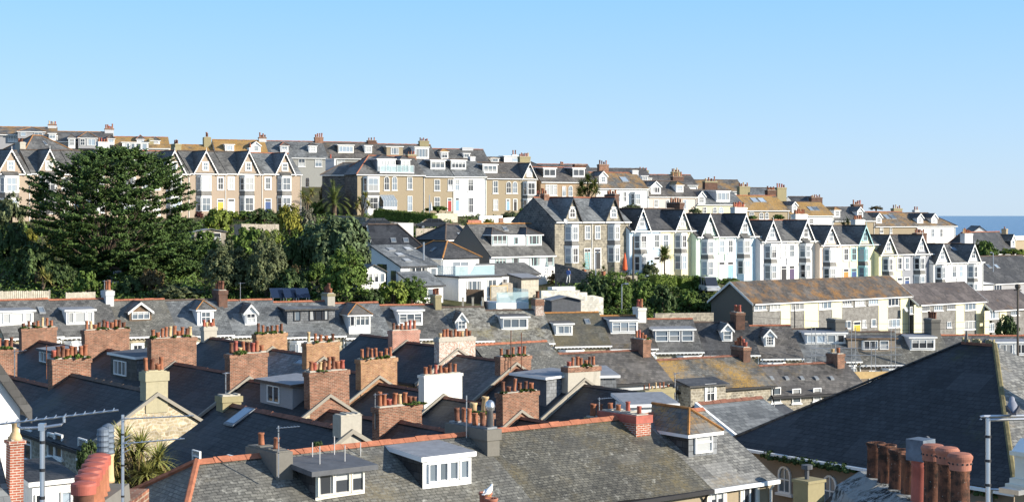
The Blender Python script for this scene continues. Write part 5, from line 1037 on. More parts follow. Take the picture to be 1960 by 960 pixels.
# ================================================================ G: the houses on the slope behind the middle terrace
GA = P3(937, 0, 190).to_2d(); GB = P3(1061, 0, 197.4).to_2d()
h = House('dormered_house', 'grey rendered house with hipped dormers and pale teal window frames', GA, GB, (HY - 489) * 190.5 / F, 8.5, 3.75, 4.2, None, 'house')
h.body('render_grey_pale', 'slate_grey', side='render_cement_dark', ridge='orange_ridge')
TE = dict(fm='teal_paint', gm='glass_dark')
for (a, c, tp_) in ((941, 971, 436), (1007, 1037, 436)):
    h.dormer(a, 449, c, 470, 'hip', ((.06, .94, 'case3'),), apex=tp_, cheek='slate_dark', front='render_grey_pale', roof='slate_dark', fm='teal_paint', gm='glass_dark', wbot=.1, wtop=.06)
h.dormer(972, 451, 1006, 470, 'flat', ((.36, .56, 'case1'),), front='render_grey_pale', cheek='render_grey_pale', roof='slate_grey', fm='teal_paint', gm='glass_dark', ov=.05)
h.skylight(966, 435, 974, 442)
for w in ((948, 494, 968, 509, 'case3'), (981, 493, 993, 508, 'case1'), (1014, 492, 1034, 509, 'case3'), (1046, 491, 1058, 509, 'case1')): h.win(*w, sill=False, **TE)
b = MB(); u0 = h.on_y(1022, 515)[0]; b.box(u0, h.w, -.06, .02, -3, h.on_y(1040, 511)[1], 'render_white'); b.obj('white_render', h.root)
# rear wing with a roof running back
h.win(897, 455, 910, 469, 'case2', y=0) if False else None
h = House('rear_wing', 'dark slate roofed wing behind the gable of the dormered house', P3(853, 0, 200).to_2d(), P3(905, 0, 203).to_2d(), (HY - 458) * 200 / F, 6, 1.8, 3.5, None, 'house'); h.body('render_cement_dark', 'slate_dark', hipl=2.5); h.skylight(880, 446, 887, 452)
# lean-to and timber shed in front of it
def mono(name, lab, cat, px0, px1, y_eave, Y, th, depth, rise, zl, wall, roof, wins=(), side=None):
    p = P3(px0, y_eave, Y); fr = Frame((p.x, p.y, p.z - zl), R(th)); w = fr.on_y(px1, y_eave, 0)[0]; side = side or wall
    t = thing(name, lab, cat, fr.o, R(th)); b = MB(); z0 = -3
    b.poly([(0, 0, z0), (w, 0, z0), (w, 0, zl), (0, 0, zl)], wall); b.poly([(w, 0, z0), (w, depth, z0), (w, depth, zl + rise), (w, 0, zl)], side); b.poly([(0, depth, z0), (0, 0, z0), (0, 0, zl), (0, depth, zl + rise)], side)
    b.poly([(w, depth, z0), (0, depth, z0), (0, depth, zl + rise), (w, depth, zl + rise)], side); b.obj('wall', t)
    s_ = rise / depth; k = MB(); k.ext([(-.2, -.3, zl + .14 - .3 * s_), (w + .2, -.3, zl + .14 - .3 * s_), (w + .2, depth + .1, zl + .14 + rise + .1 * s_), (-.2, depth + .1, zl + .14 + rise + .1 * s_)], (0, 0, -.15), 'black_paint', roof); ro = k.obj('roof', t)
    for (a, c, za, zb, st, gm) in wins: add_window(t, w * (a + c) / 2, -.002, zl * za, w * (c - a), zl * (zb - za), st, gm=gm)
    GROUND.append((p.x, p.y, p.z - zl)); t['w'] = w; return t, fr, w, ro
mono('slate_leanto', 'dark slate lean-to across the front of the dormered house', 'extension', 944, 1031, 526, 184, 40, 2.8, 1.1, 2.4, 'render_white', 'slate_grey', ((.1, .3, .35, .8, 'case2', 'glass_dark'), (.5, .7, .35, .8, 'case2', 'glass_dark')))
mono('garden_shed', 'pale board shed with a low felt roof beside the glass screened terrace', 'shed', 998, 1031, 533, 179, 35, 2.5, .35, 2.3, 'wood_pale', 'felt_grey', side='wood_grey')
# G2: house with a long single roof slope and rooflights
t, fr, w, ro = mono('slope_roofed_house', 'house with one long grey roof slope, rooflights and a steel flue', 'house', 767, 838, 510, 178, 40, 5.8, 2.2, 2.4, 'render_white', 'slate_blue', ((.22, .72, .15, .95, 'case3', 'glass_dark'), (.78, .95, .15, .9, 'case1', 'glass_mid')), side='render_white')
sl = 2.2 / 5.8
for (px, py) in ((748, 477), (781, 476), (765, 487), (779, 498)):
    p = fr.on_slope(px, py, 2.4 + .14, sl); b = MB(); x, y = p.x, p.y
    for o_, m_ in ((.0, 'lead'),): b.ext([(x - .5, y - .4, p.z - .4 * sl + .08), (x + .5, y - .4, p.z - .4 * sl + .08), (x + .5, y + .4, p.z + .4 * sl + .08), (x - .5, y + .4, p.z + .4 * sl + .08)], (0, 0, -.1), 'lead', 'lead')
    b.poly([(x - .4, y - .33, p.z - .33 * sl + .10), (x + .4, y - .33, p.z - .33 * sl + .10), (x + .4, y + .33, p.z + .33 * sl + .10), (x - .4, y + .33, p.z + .33 * sl + .10)], 'glass_curtain'); b.obj('skylight', ro)
p = fr.on_slope(811, 498, 2.54, sl); b = MB(); b.tube([(p.x, p.y, p.z), (p.x, p.y, p.z + 2.1)], .11, 8, 'metal'); b.obj('flue', t)
for y0, y1, zz in ((.9, 1.9, 1.9), (2.7, 4.6, 2.6)):
    b = MB(); b.box(-.03, .02, y0, y1, 0, zz, 'glass_dark'); b.obj('tall_window', t)
mono('slate_leanto', 'low slate lean-to with a white rooflight under the long roof slope', 'extension', 793, 848, 547, 172, 40, 3.0, 1.3, 1.8, 'render_white', 'slate_blue', ((.2, .7, .2, .8, 'case2', 'glass_mid'),))
# G1: white walled house with a dark curving roof
h = House('dark_roofed_house', 'white walled house with a broad dark slate roof ending in a curved hip', P3(712, 0, 190).to_2d(), P3(806, 0, 191.5).to_2d(), (HY - 472) * 190 / F, 6.4, 2.6, 3.4, None, 'house'); h.body('render_white', 'slate_black', hipr=2.4, side='render_white'); h.skylight(749, 456, 759, 464); h.skylight(773, 456, 783, 464)
b = MB(); b.box(h.w - 2.6, h.w - .2, 4.0, 4.4, -2, h.he + 2.85, 'render_white'); b.obj('parapet_wall', h.root)
b = MB(); b.box(-1.0, -.02, .6, 3.6, -2, h.he + .7, 'render_grey_pale'); b.box(-1.1, .05, .5, 3.7, h.he + .7, h.he + .85, 'felt_grey'); sb = b.obj('side_block', h.root); add_window(sb, -.5, .598, 1.6, .7, 1.6, 'case2', gm='glass_curtain')
# G3: white hip-roofed house with a glass balcony
GC = P3(848, 0, 183).to_2d(); gd = Vector((math.sin(R(40)), -math.cos(R(40)))); GE = Vector((math.cos(R(40)), math.sin(R(40))))
h = House('balcony_house', 'white house with a dark hipped roof and a glass balcony', GC - gd * 8, GC, (HY - 493) * 183 / F, 5.4, 1.75, 5.0, None, 'house'); h.body('render_white', 'slate_dark', hipr=2.7, hipl=2.7, ridge='orange_ridge')
y0, z1 = h.on_x(865, 500, h.w); y1, z0 = h.on_x(896, 527, h.w); add_window(h.root, h.w + .002, (y0 + y1) / 2, z0, abs(y1 - y0), z1 - z0, 'case2', gm='glass_mid', rz=R(90), sill=False)
h.skylight(822, 474, 828, 481)
t, fr, w, ro = mono('flat_roofed_extension', 'white flat-roofed garden extension with sliding doors below the glass balcony', 'extension', 878, 961, 531, 176, 40, 4.4, .05, 2.35, 'render_white', 'felt_grey', ((.18, .52, .28, .84, 'case3', 'glass_mid'), (.66, .86, .02, .88, 'case2', 'glass_mid')))
b = MB()
for x0, x1, y0_, y1_ in ((.0, w * .9, .6, .62), (.0, .02, .62, 4.0), (w * .9 - .02, w * .9, .62, 4.0)): b.box(x0, x1, y0_, y1_, 2.55, 3.6, 'glass_clear')
b.box(0, w * .9, .585, .635, 3.6, 3.65, 'metal'); b.obj('glass_balcony', t)
b = MB(); b.box(2.0, 2.5, 1.8, 2.3, 2.95, 3.0, 'felt_dark')
for x in (2.03, 2.47):
    for y in (1.83, 2.27): b.box(x - .02, x + .02, y - .02, y + .02, 2.5, 2.95, 'felt_dark')
b.box(2.0, 2.5, 2.27, 2.3, 3.0, 3.45, 'felt_dark'); p = fr.to_world(0, 0, 0)
k = thing('terrace_chair', 'dark chair on the glass-screened balcony', 'chair', fr.o, R(40)); b.obj('chair_frame', k)

# the far buildings towards the sea
h = House('slate_barn', 'dark low building with a wide slate roof beyond the end of the pastel terrace', P3(1880, 0, 258).to_2d(), P3(2010, 0, 270).to_2d(), (HY - 543) * 258 / F, 11, 4.2, 3.2, None, 'building'); h.body('render_grey', 'slate_dark', hipl=4.0); h.skylight(1893, 506, 1900, 513); h.skylight(1908, 506, 1915, 513); h.win(1902, 545, 1917, 556, 'case3', gm='glass_dark')
mono('flat_roofed_extension', 'small white annexe tacked to the end of the pastel terrace', 'extension', 1882, 1901, 545, 248, 33, 3, .3, 2.4, 'render_white', 'render_white')
h = House('seaside_house', 'white gabled house with a dark roof against the sea', P3(1829, 0, 335).to_2d(), P3(1846, 0, 328).to_2d(), (HY - 455) * 333 / F, 6.5, 2.4, 4, None, 'house')
h.body('render_white', 'slate_dark', side='render_white', vo=.1)
h = House('seaside_house', 'dark slated house with an orange rear roof and a white pointed dormer by the shore', P3(1868, 0, 300).to_2d(), P3(1950, 0, 318).to_2d(), (HY - 485) * 305 / F, 8, 4.0, 4, None, 'house'); h.body('render_white', 'slate_dark', hipl=3, ridge='red_ridge')
h.dormer(1935, 459, 1943, 473, 'gable', ((.25, .75, 'sash1'),), apex=449, roof='slate_brown', cheek='slate_dark'); h.chim(1923, 438, 1.0, 1.0, 1, 'render_sand', drop=2, pot_s=1.2)
h = House('seaside_house', 'orange roofed house just behind the white end villa', P3(1820, 0, 322).to_2d(), P3(1842, 0, 330).to_2d(), (HY - 460) * 325 / F, 6, 2.2, 4, None, 'house'); h.body('render_white', 'slate_orange')
h = House('seaside_house', 'ochre walled cottage at the edge of the sea view', P3(1940, 0, 330).to_2d(), P3(1990, 0, 340).to_2d(), (HY - 458) * 333 / F, 6, .6, 4, None, 'house'); h.body('render_sand', 'render_white', ridge=None)

# ================================================================ terrain and sea
M_ = [(-140, 20, -16), (-60, 20, -16), (0, 10, -15), (60, 20, -16), (120, 20, -17), (-60, 60, -15.5), (0, 60, -15.5), (50, 60, -16.5), (100, 80, -19), (-80, 100, -15.5), (-150, 110, -14),
      (-150, 230, 2), (-170, 300, 8), (-150, 420, 2), (-60, 420, 2), (0, 420, -4), (60, 420, -18), (110, 400, -34), (150, 370, -40), (170, 300, -36), (170, 220, -30), (130, 160, -24), (200, 420, -46), (0, 520, -46), (-120, 520, -30), (120, 520, -50), (240, 260, -44), (240, 100, -30), (-220, 520, -30), (-220, 60, -14), (110, 345, -24)]
for px, py, Y in ((760, 447, 205), (830, 448, 215), (900, 452, 222), (980, 452, 226), (250, 470, 215), (450, 470, 215), (560, 470, 220), (640, 470, 220), (200, 536, 188), (450, 555, 170), (650, 565, 168), (600, 530, 180), (60, 545, 180), (100, 470, 210),
                  (1100, 545, 182), (1200, 560, 186), (1280, 585, 180), (1250, 555, 196), (1340, 557, 197), (1150, 600, 168), (1060, 600, 166), (1300, 612, 168), (1450, 560, 205), (1900, 575, 245), (400, 430, 226), (500, 430, 232), (690, 425, 240), (820, 425, 246)):
    p = P3(px, py, Y); M_.append(tuple(p))
PTS = np.array(GROUND + M_); XY = PTS[:, :2]; ZZ = PTS[:, 2]
D_ = np.linalg.norm(XY[:, None] - XY[None], axis=2); n_ = len(PTS)
A_ = np.zeros((n_ + 3, n_ + 3)); A_[:n_, :n_] = -D_ + np.eye(n_) * 2.0; A_[:n_, n_:] = np.c_[np.ones(n_), XY]; A_[n_:, :n_] = A_[:n_, n_:].T
W_ = np.linalg.solve(A_, np.r_[ZZ, 0, 0, 0])
gx = np.arange(-230, 262, 3.0); gy = np.arange(2, 531, 3.0); GX, GY = np.meshgrid(gx, gy); Q = np.c_[GX.ravel(), GY.ravel()]
GZ = np.concatenate([-np.linalg.norm(q[:, None] - XY[None], axis=2) @ W_[:n_] + np.c_[np.ones(len(q)), q] @ W_[n_:] for q in np.array_split(Q, 20)]).reshape(GX.shape) - .25
def gz(x, y):
    i = min(max((y - gy[0]) / 3, 0), len(gy) - 1.001); j = min(max((x - gx[0]) / 3, 0), len(gx) - 1.001); a, c = int(i), int(j); f, g = i - a, j - c
    return float(GZ[a, c] * (1 - f) * (1 - g) + GZ[a + 1, c] * f * (1 - g) + GZ[a, c + 1] * (1 - f) * g + GZ[a + 1, c + 1] * f * g)
def ghit(px, py, y0=110, y1=360):
    prev = None
    for Y in np.arange(y0, y1, .5):
        p = P3(px, py, float(Y)); d = p.z - gz(p.x, p.y)
        if d < 0: return Vector((p.x, p.y, gz(p.x, p.y)))
    p = P3(px, py, y1); return Vector((p.x, p.y, gz(p.x, p.y)))
nx, ny = len(gx), len(gy); me = bpy.data.meshes.new('terrain')
idx = np.arange(nx * ny).reshape(ny, nx); fc = np.stack([idx[:-1, :-1], idx[:-1, 1:], idx[1:, 1:], idx[1:, :-1]], -1).reshape(-1, 4)
me.from_pydata(np.c_[GX.ravel(), GY.ravel(), GZ.ravel()].tolist(), [], fc.tolist()); me.polygons.foreach_set('use_smooth', [True] * len(fc))
m, n, l, b = newmat('hillside', .95, .1); tc = n.new('ShaderNodeTexCoord')
c = mix(n, l, ramp(n, l, noise(n, l, tc.outputs['Object'], .12, 6, .7), .4, .6), (.055, .065, .025), (.12, .10, .06)); c = mix(n, l, .7, c, ramp(n, l, noise(n, l, tc.outputs['Object'], 1.2, 5, .7), .3, .7, (.5, .5, .5, 1), (1.4, 1.4, 1.3, 1)), 'MULTIPLY'); l.new(c, b.inputs['Base Color'])
me.materials.append(m); tag(put('hillside', me), 'grassy hillside under the town', 'ground', kind='structure')
m, n, l, b = newmat('sea', .22, .5); tc = n.new('ShaderNodeTexCoord'); mp = n.new('ShaderNodeMapping'); mp.inputs['Scale'].default_value = (.012, .05, 1); l.new(tc.outputs['Object'], mp.inputs['Vector'])
nz = noise(n, l, mp.outputs[0], 1.0, 6, .7); c = mix(n, l, ramp(n, l, nz, .35, .65), (.012, .055, .145), (.020, .080, .19)); l.new(c, b.inputs['Base Color']); mp2 = n.new('ShaderNodeMapping'); mp2.inputs['Scale'].default_value = (.15, .4, 1); l.new(tc.outputs['Object'], mp2.inputs['Vector']); bump(n, l, noise(n, l, mp2.outputs[0], 1, 4, .6), b, 1.0, .6)
b = MB(); b.poly([(-30000, 150, -41), (30000, 150, -41), (30000, 40000, -41), (-30000, 40000, -41)], 'sea'); tag(b.obj('sea'), 'calm blue sea to the horizon', 'sea', kind='structure')

# ================================================================ vegetation
PROTO = {}
def proto(kind):
    if kind in PROTO: return PROTO[kind]
    L = {'round': ('leaf_green', 2.0, 90, 44, .17), 'dark': ('leaf_dark', 2.0, 90, 44, .17), 'bright': ('leaf_bright', 2.0, 80, 44, .17), 'yellow': ('leaf_yellow', 2.0, 80, 40, .16), 'olive': ('leaf_olive', 2.0, 90, 44, .16),
         'grey': ('leaf_grey', 2.0, 60, 34, .14), 'holm': ('leaf_holm', 4.0, 210, 60, .26), 'red': ('leaf_red', 2.0, 80, 40, .16), 'pink': ('leaf_pink', 2.0, 70, 40, .15), 'brown': ('leaf_brown', 2.0, 70, 36, .15), 'hedge': ('leaf_hedge', 2.0, 120, 60, .13), 'big': ('leaf_green', 4.0, 200, 56, .25), 'bigolive': ('leaf_olive', 4.0, 220, 60, .22)}[kind]
    PROTO[kind] = (leaf_ball('crown', L[1], L[2], L[3], L[4], L[0], spread=.2 if kind not in ('hedge',) else .14, shell=.8, flat=1.25 if 'big' in kind else .8), L[1]); return PROTO[kind]
def bush(kind, px, py, wpx, hpx, label, Y=None, name='shrub', cat='shrub', group=None, trunk=False):
    if px < 700 and py > 440: hpx *= 1.22; wpx *= 1.12
    p = ghit(px, py) if Y is None else P3(px, py, Y)
    me, r = proto(kind); w = wpx * p.y / F / 2; hh = hpx * p.y / F
    t = thing(name, label, cat, p - Vector((0, 0, .1)), random.uniform(0, 6), group)
    put('crown', me, t, (0, 0, 0), 0, (w / (r * 1.12), w / (r * 1.12), hh / (r * (2.15 if 'big' in kind else 1.38))))
    b = MB()
    for i in range(4): a = i * 1.6 + .3; b.tube([(0, 0, -.3), (math.cos(a) * w * .12, math.sin(a) * w * .12, hh * .35), (math.cos(a) * w * .4, math.sin(a) * w * .4, hh * .7)], [.09 * w * .5 + .03, .06 * w * .5 + .02, .02], 5, 'bark')
    b.obj('trunk', t); return t
def hedge(lab, pts, thick, mat='leaf_hedge'):
    """clipped hedge along (px, py_base, height px) points"""
    P = [(ghit(px, py), hp) for px, py, hp in pts]; t = thing('hedge', lab, 'hedge', P[0][0]); C = []; N = []; o = P[0][0]; b = MB()
    for (a, ha), (c, hc) in zip(P[:-1], P[1:]):
        v = c - a; L = v.length; nn = Vector((-v.y, v.x, 0)).normalized(); n_ = int(L * 260)
        za, zc = ha * a.y / F, hc * c.y / F
        for i in range(n_):
            q = random.random(); z = random.random(); H = za + (zc - za) * q; s = random.random()
            if s < .45: off, zz, nr = -thick / 2, z * H, (-nn + Vector((0, 0, .2)))
            elif s < .85: off, zz, nr = random.uniform(-.5, .5) * thick, H, Vector((0, 0, 1))
            else: off, zz, nr = thick / 2, z * H, nn
            p = a + v * q - o + nn * (off + random.gauss(0, .07)) + Vector((0, 0, zz + random.gauss(0, .08))); C.append(tuple(p)); N.append(tuple(nr))
        k0, k1 = a - o, c - o; k = nn * thick * .45
        b.ext([k0 - k, k1 - k, k1 + k, k0 + k], (0, 0, min(za, zc) * .93), mat)
    put('foliage', leaves_mesh('foliage', np.array(C), np.array(N), .11, mat), t); b.obj('core', t); return t
def blades(mb, c, n, length, width, mat, droop=.5, up=.3, seg=3):
    for i in range(n):
        a = random.uniform(0, 2 * math.pi); e = random.uniform(-.35, 1.2) + up * .3; L = length * random.uniform(.7, 1.1)
        d = Vector((math.cos(a) * math.cos(e), math.sin(a) * math.cos(e), math.sin(e))); s = d.cross(Vector((0, 0, 1))).normalized(); p = Vector(c); pv = None
        for k in range(seg + 1):
            w = width * (1 - (k / seg) ** 1.5) * .5 + .002; cur = (p - s * w, p + s * w)
            if pv: mb.poly([pv[0], pv[1], cur[1], cur[0]], mat)
            pv = cur; p = p + d * (L / seg); d = (d + Vector((0, 0, -droop / seg))).normalized()
def cordyline(px, py, hpx, heads, label, Y=None, L=.9, n=70, group=None, mat='leaf_cordyline', name='cabbage_palm'):
    """heads: (dx px, dy px above the base) of every tuft"""
    p = ghit(px, py) if Y is None else P3(px, py, Y); t = thing(name, label, 'palm', p, 0, group); k = p.y / F; b = MB(); f = MB()
    for dx, dz in heads:
        e = Vector((dx * k, random.uniform(-.4, .4), dz * k)); b.tube([(0, 0, -.3), (e.x * .25, e.y * .2, e.z * .5), tuple(e)], [.16, .11, .08], 6, 'bark')
        wd_ = .075 if p.y < 100 else .16; blades(f, e, n, L, wd_, mat, .9); blades(f, e - Vector((0, 0, .15)), n // 4, L * .8, wd_, 'leaf_dry', 1.6, -1.5)
    b.obj('trunk', t); f.obj('crown', t); return t
def date_palm(px, py, label, hpx=55, L=4.0, n=46):
    p = ghit(px, py); t = thing('date_palm', label, 'palm', p); k = p.y / F; b = MB(); H = hpx * k * .42
    b.tube([(0, 0, -.4), (0, 0, H * .5), (0, 0, H)], [.42, .36, .45], 9, 'bark'); b.obj('trunk', t); f = MB()
    for i in range(n):
        a = i * 2.4 + random.uniform(-.2, .2); e = math.pi / 2 - (i / n) ** .8 * 1.75; d = Vector((math.cos(a) * math.cos(e), math.sin(a) * math.cos(e), math.sin(e))); q = Vector((0, 0, H)); sl_ = L * random.uniform(.85, 1.1) / 14
        for s in range(14):
            nq = q + d * sl_; side = d.cross(Vector((0, 0, 1)))
            if side.length < .05: side = Vector((math.sin(a), -math.cos(a), 0))
            side.normalize(); up = side.cross(d); w = .02
            f.poly([q - side * w, q + side * w, nq + side * w, nq - side * w], 'leaf_palm')
            ll = .55 * math.sin(math.pi * (s + 1.5) / 17) + .12
            for sg in (-1, 1):
                for o in (.25, .75):
                    r_ = q + d * sl_ * o; tip = r_ + side * sg * ll * .8 + d * ll * .5 + up * ll * .25 - Vector((0, 0, .08)); f.poly([r_ - d * .04, tip, r_ + d * .05], 'leaf_palm')
            q = nq; d = (d + Vector((0, 0, -.085 - .02 * s / 4))).normalized()
    f.obj('crown', t); return t

# ---- the great cypress
def cypress(px, py):
    p = ghit(px, py); k = p.y / F; t = thing('cypress_tree', 'huge dark spreading cypress with layered sprays of foliage and a forked trunk', 'tree', p); b = MB(); C = []; N = []
    b.tube([(0, 0, -.6), (.1, 0, 1.0), (.25, 0, 2.0)], [.75, .6, .5], 9, 'bark'); rr = random.Random(3)
    hs_ = [0, 22, 60, 95, 130, 165, 205, 232, 250]; Lw = [30, 75, 112, 148, 160, 158, 128, 82, 10]; Rw = [195, 214, 202, 180, 174, 174, 158, 132, 75]
    for i in range(980):
        hp = 250 * (((i % 820) + .5) / 820) ** .95; a = i * 2.39996 + rr.uniform(-.3, .3); ca = math.cos(a); lw = float(np.interp(hp, hs_, Lw)); rw = float(np.interp(hp, hs_, Rw))
        cx, hw = (rw - lw) / 2, (rw + lw) / 2; q = (rr.choice([1, 1, .92, .8, .62, .45]) if i < 820 else rr.uniform(.25, .8)) * rr.uniform(.86, 1.04)
        tip = Vector(((cx + hw * ca * q) * k, hw * math.sin(a) * q * k * .85, (hp + 4) * k)); s = Vector((.15, 0, rr.uniform(1.0, 2.2)))
        dirv = (tip - s); out = Vector((dirv.x, dirv.y, 0)); out = out.normalized() if out.length > .1 else Vector((1, 0, 0)); out = (out + Vector((0, 0, .12 + .35 * (hp / 250) ** 2))).normalized(); side = out.cross(Vector((0, 0, 1))).normalized()
        if i % 11 == 0:
            m_ = s.lerp(tip, .5) + Vector((0, 0, -.05 * dirv.length)); b.tube([s, s.lerp(m_, .5), m_, m_.lerp(tip, .6), tip - out * .8], [.14, .09, .055, .035, .015], 5, 'bark')
        # one spray: a flat fan of fingers pointing out and slightly up, dense on its upper face
        ln = rr.uniform(1.5, 2.9); n_ = 190; root = tip - out * ln * .8; nf = rr.choice([4, 5, 6])
        fi = rng.integers(0, nf, n_); ph = (fi - (nf - 1) / 2) * (1.25 / nf) + rng.normal(0, .055, n_); fl = np.array([rr.uniform(.6, 1.1) for _ in range(nf)])[fi]; dd = ln * fl * rng.uniform(.12, 1.0, n_) ** .75
        lift = .10 * dd * dd / ln - np.abs(ph) * .22 * dd; thick = rng.normal(0, .085, n_) * (1.3 - dd / ln * .7)
        O = np.array(out)[None] * (dd * np.cos(ph))[:, None] + np.array(side)[None] * (dd * np.sin(ph))[:, None] + np.array([0, 0, 1.])[None] * (lift + thick)[:, None]
        C.append(O + np.array(root)); N.append(np.array([0, 0, .8]) + np.array(out) * .45 + rng.normal(0, .3, (n_, 3)))
    b.obj('trunk', t); put('crown', leaves_mesh('crown', np.concatenate(C), np.concatenate(N), .14, 'leaf_cypress', .6), t); return t
cypress(200, 538)


BU = [  # kind, px, base py, width px, height px, label
    ('olive', 20, 440, 62, 75, 'feathery olive tree at the picture edge beside the tan gables'), ('dark', 25, 505, 70, 70, 'very dark tree at the picture edge under the olive tree'), ('dark', 70, 545, 80, 70, 'dark shrub under the near side of the cypress'),
    ('yellow', 60, 470, 26, 30, 'small yellowish shrub in front of the tan gables'), ('brown', 112, 478, 40, 34, 'olive brown shrub in the cypress shade'), ('round', 165, 568, 46, 46, 'rounded green shrub directly in front of the cypress trunk'),
    ('dark', 118, 555, 60, 44, 'dark shrub behind the picket fence'), ('brown', 288, 562, 56, 44, 'twiggy brown shrub right of the summerhouse'), ('dark', 250, 566, 50, 36, 'low dark shrub below the summerhouse'), ('olive', 345, 572, 90, 26, 'low grey-green bank of shrubs behind the black chimney'),
    ('bigolive', 432, 565, 90, 95, 'tall grey-olive shrub in the middle of the gardens'), ('bigolive', 510, 572, 80, 110, 'silvery olive tree beside the dark garden gap'), ('round', 395, 500, 50, 55, 'green shrub at the shed foot'), ('bright', 415, 448, 58, 46, 'bright feathery bamboo behind the timber shed'),
    ('dark', 505, 428, 70, 32, 'dark clipped shrub in front of the blue door'), ('yellow', 553, 452, 46, 54, 'yellow-green shrub beside the fence panels'), ('grey', 588, 446, 36, 46, 'bare grey shrub beside the yellow-green one'), ('round', 480, 500, 80, 60, 'green shrub below the fence panels'), ('bright', 520, 475, 46, 34, 'bright green shrub against the fence panels'),
    ('dark', 562, 520, 60, 60, 'dark shrub left of the holm oak'), ('dark', 560, 578, 72, 56, 'dark rounded conifer behind the solar panels'), ('brown', 567, 545, 22, 36, 'small bronze conifer above the solar panels'), ('round', 607, 545, 40, 40, 'green shrub under the holm oak'),
    ('big', 662, 582, 84, 95, 'large rounded green tree beside the white summerhouse'), ('yellow', 690, 520, 26, 44, 'yellowing shrub behind the rounded green tree'), ('bright', 752, 590, 66, 60, 'bamboo clump in front of the long roof slope'), ('big', 790, 588, 66, 62, 'green bamboo thicket beside the white extension'), ('dark', 712, 590, 50, 40, 'dark shrub below the white summerhouse'), ('brown', 700, 580, 36, 20, 'low brown shrub on the terrace edge'),
    ('brown', 625, 405, 36, 66, 'thin brown-leaved tree behind the date palm'), ('round', 605, 412, 36, 30, 'green shrub at the date palm foot'), ('red', 849, 468, 24, 26, 'dark red shrub behind the rear wing'), ('bright', 820, 466, 34, 22, 'bright shrub at the board fence foot'), ('round', 796, 455, 16, 22, 'small pointed shrub against the white parapet'),
    ('round', 805, 412, 28, 18, 'shrub behind the long hedge'), ('grey', 770, 408, 24, 22, 'grey shrub by the conservatory'), ('round', 838, 404, 50, 12, 'low shrubs in front of the red door'), ('olive', 975, 418, 40, 16, 'olive shrubs in front of the sandstone gable'), ('round', 1003, 428, 32, 34, 'green shrub against the stone end gable'), ('yellow', 936, 436, 26, 20, 'yellowish shrub beside the terracotta wall'), ('round', 937, 410, 18, 12, 'small round shrub on the villa lawn'),
    ('brown', 1070, 545, 44, 34, 'flowering shrub on the white planter'), ('round', 1010, 550, 24, 14, 'low shrub beside the board shed'), ('dark', 1140, 588, 74, 66, 'dark green thicket on the bank behind the block wall'), ('big', 1182, 592, 62, 74, 'rounded thicket beside the tall lamp post'), ('brown', 1200, 565, 40, 42, 'brownish shrub on the bank'), ('round', 1232, 585, 60, 56, 'green shrub right of the telegraph pole'),
    ('olive', 1245, 532, 38, 36, 'round olive shrub left of the single cabbage palm'), ('bright', 1180, 530, 26, 12, 'low bright shrubs below the stone house'), ('dark', 1268, 605, 58, 66, 'dark conifer-like shrub on the bank'), ('round', 1343, 560, 52, 38, 'rounded shrub above the parked van'), ('round', 1318, 600, 56, 50, 'ivy covered shrub near the flats gable'), ('dark', 1345, 605, 46, 44, 'dark shrub against the flats gable'),
    ('olive', 1225, 606, 34, 34, 'ivy on the bank below the lamp'), ('round', 1395, 545, 50, 16, 'low green shrubs below the pale blue house'), ('pink', 1440, 542, 28, 15, 'pink hydrangea, the one nearer the mint house'), ('pink', 1463, 544, 24, 15, 'pink hydrangea beside the low green mound'), ('bright', 1508, 548, 42, 16, 'low green mound in front of the off-white house'),
    ('olive', 1209, 402, 36, 14, 'sparse olive shrub before the white villa'), ('round', 1490, 420, 26, 12, 'shrub before the orange roofed house'), ('round', 1441, 420, 20, 10, 'small shrub beside the red pots'), ('olive', 1330, 410, 26, 16, 'yellowish palm-like shrub before the cream villa'),
    ('round', 1888, 505, 46, 50, 'broad tree beyond the last white house'), ('olive', 1872, 500, 26, 44, 'yellowing tree beside the broad tree'), ('bright', 1938, 492, 56, 20, 'bright shrubs before the seaside roofs'), ('brown', 1677, 402, 28, 10, 'windblown shrub on the skyline'), ('dark', 1928, 650, 46, 52, 'dark round bush in front of the third block of flats'), ('bright', 432, 424, 60, 26, 'feathery bright shrub in front of the yellow door'), ('round', 470, 422, 40, 22, 'small dark shrub below the middle tan gable'), ('bright', 545, 424, 40, 28, 'bright shrub under the blue door bay window'), ('red', 381, 418, 18, 18, 'dark red shrub at the edge of the cypress crown'),
    ('round', 1760, 655, 30, 14, 'shrub on the flats lawn')]
for kind, px, py, w, h_, lab in BU:
    Y = {'windblown shrub on the skyline': 345, 'dark round bush in front of the third block of flats': 196, 'shrub on the flats lawn': 188, 'broad tree beyond the last white house': 275, 'yellowing tree beside the broad tree': 278, 'bright shrubs before the seaside roofs': 285,
         'shrub before the orange roofed house': 294, 'small shrub beside the red pots': 292, 'sparse olive shrub before the white villa': 282, 'yellowish palm-like shrub before the cream villa': 288, 'olive shrubs in front of the sandstone gable': 269, 'low shrubs in front of the red door': 264}.get(lab)
    tree = h_ > 60 or 'tree' in lab
    bush(kind, px, py, w, h_, lab, Y, 'garden_tree' if tree else 'shrub', 'tree' if tree else 'shrub')
t = bush('holm', 642, 528, 122, 104, 'big rounded holm oak with dark grey-green leaves above the gardens', name='holm_oak', cat='tree')
hedge('long clipped dark hedge below the sandstone villa', [(722, 421, 21), (780, 428, 22), (833, 433, 24)], 1.6, 'leaf_hedge')
hedge('broad mown hedge in front of the cream bay house', [(1250, 548, 22), (1290, 553, 24), (1330, 553, 22)], 3.0)
date_palm(640, 412, 'tall date palm with arching fronds beside the tan end house')
cordyline(588, 418, 60, [(-8, 44), (8, 50), (2, 34)], 'cabbage palm beside the dark blue door house', L=1.3)
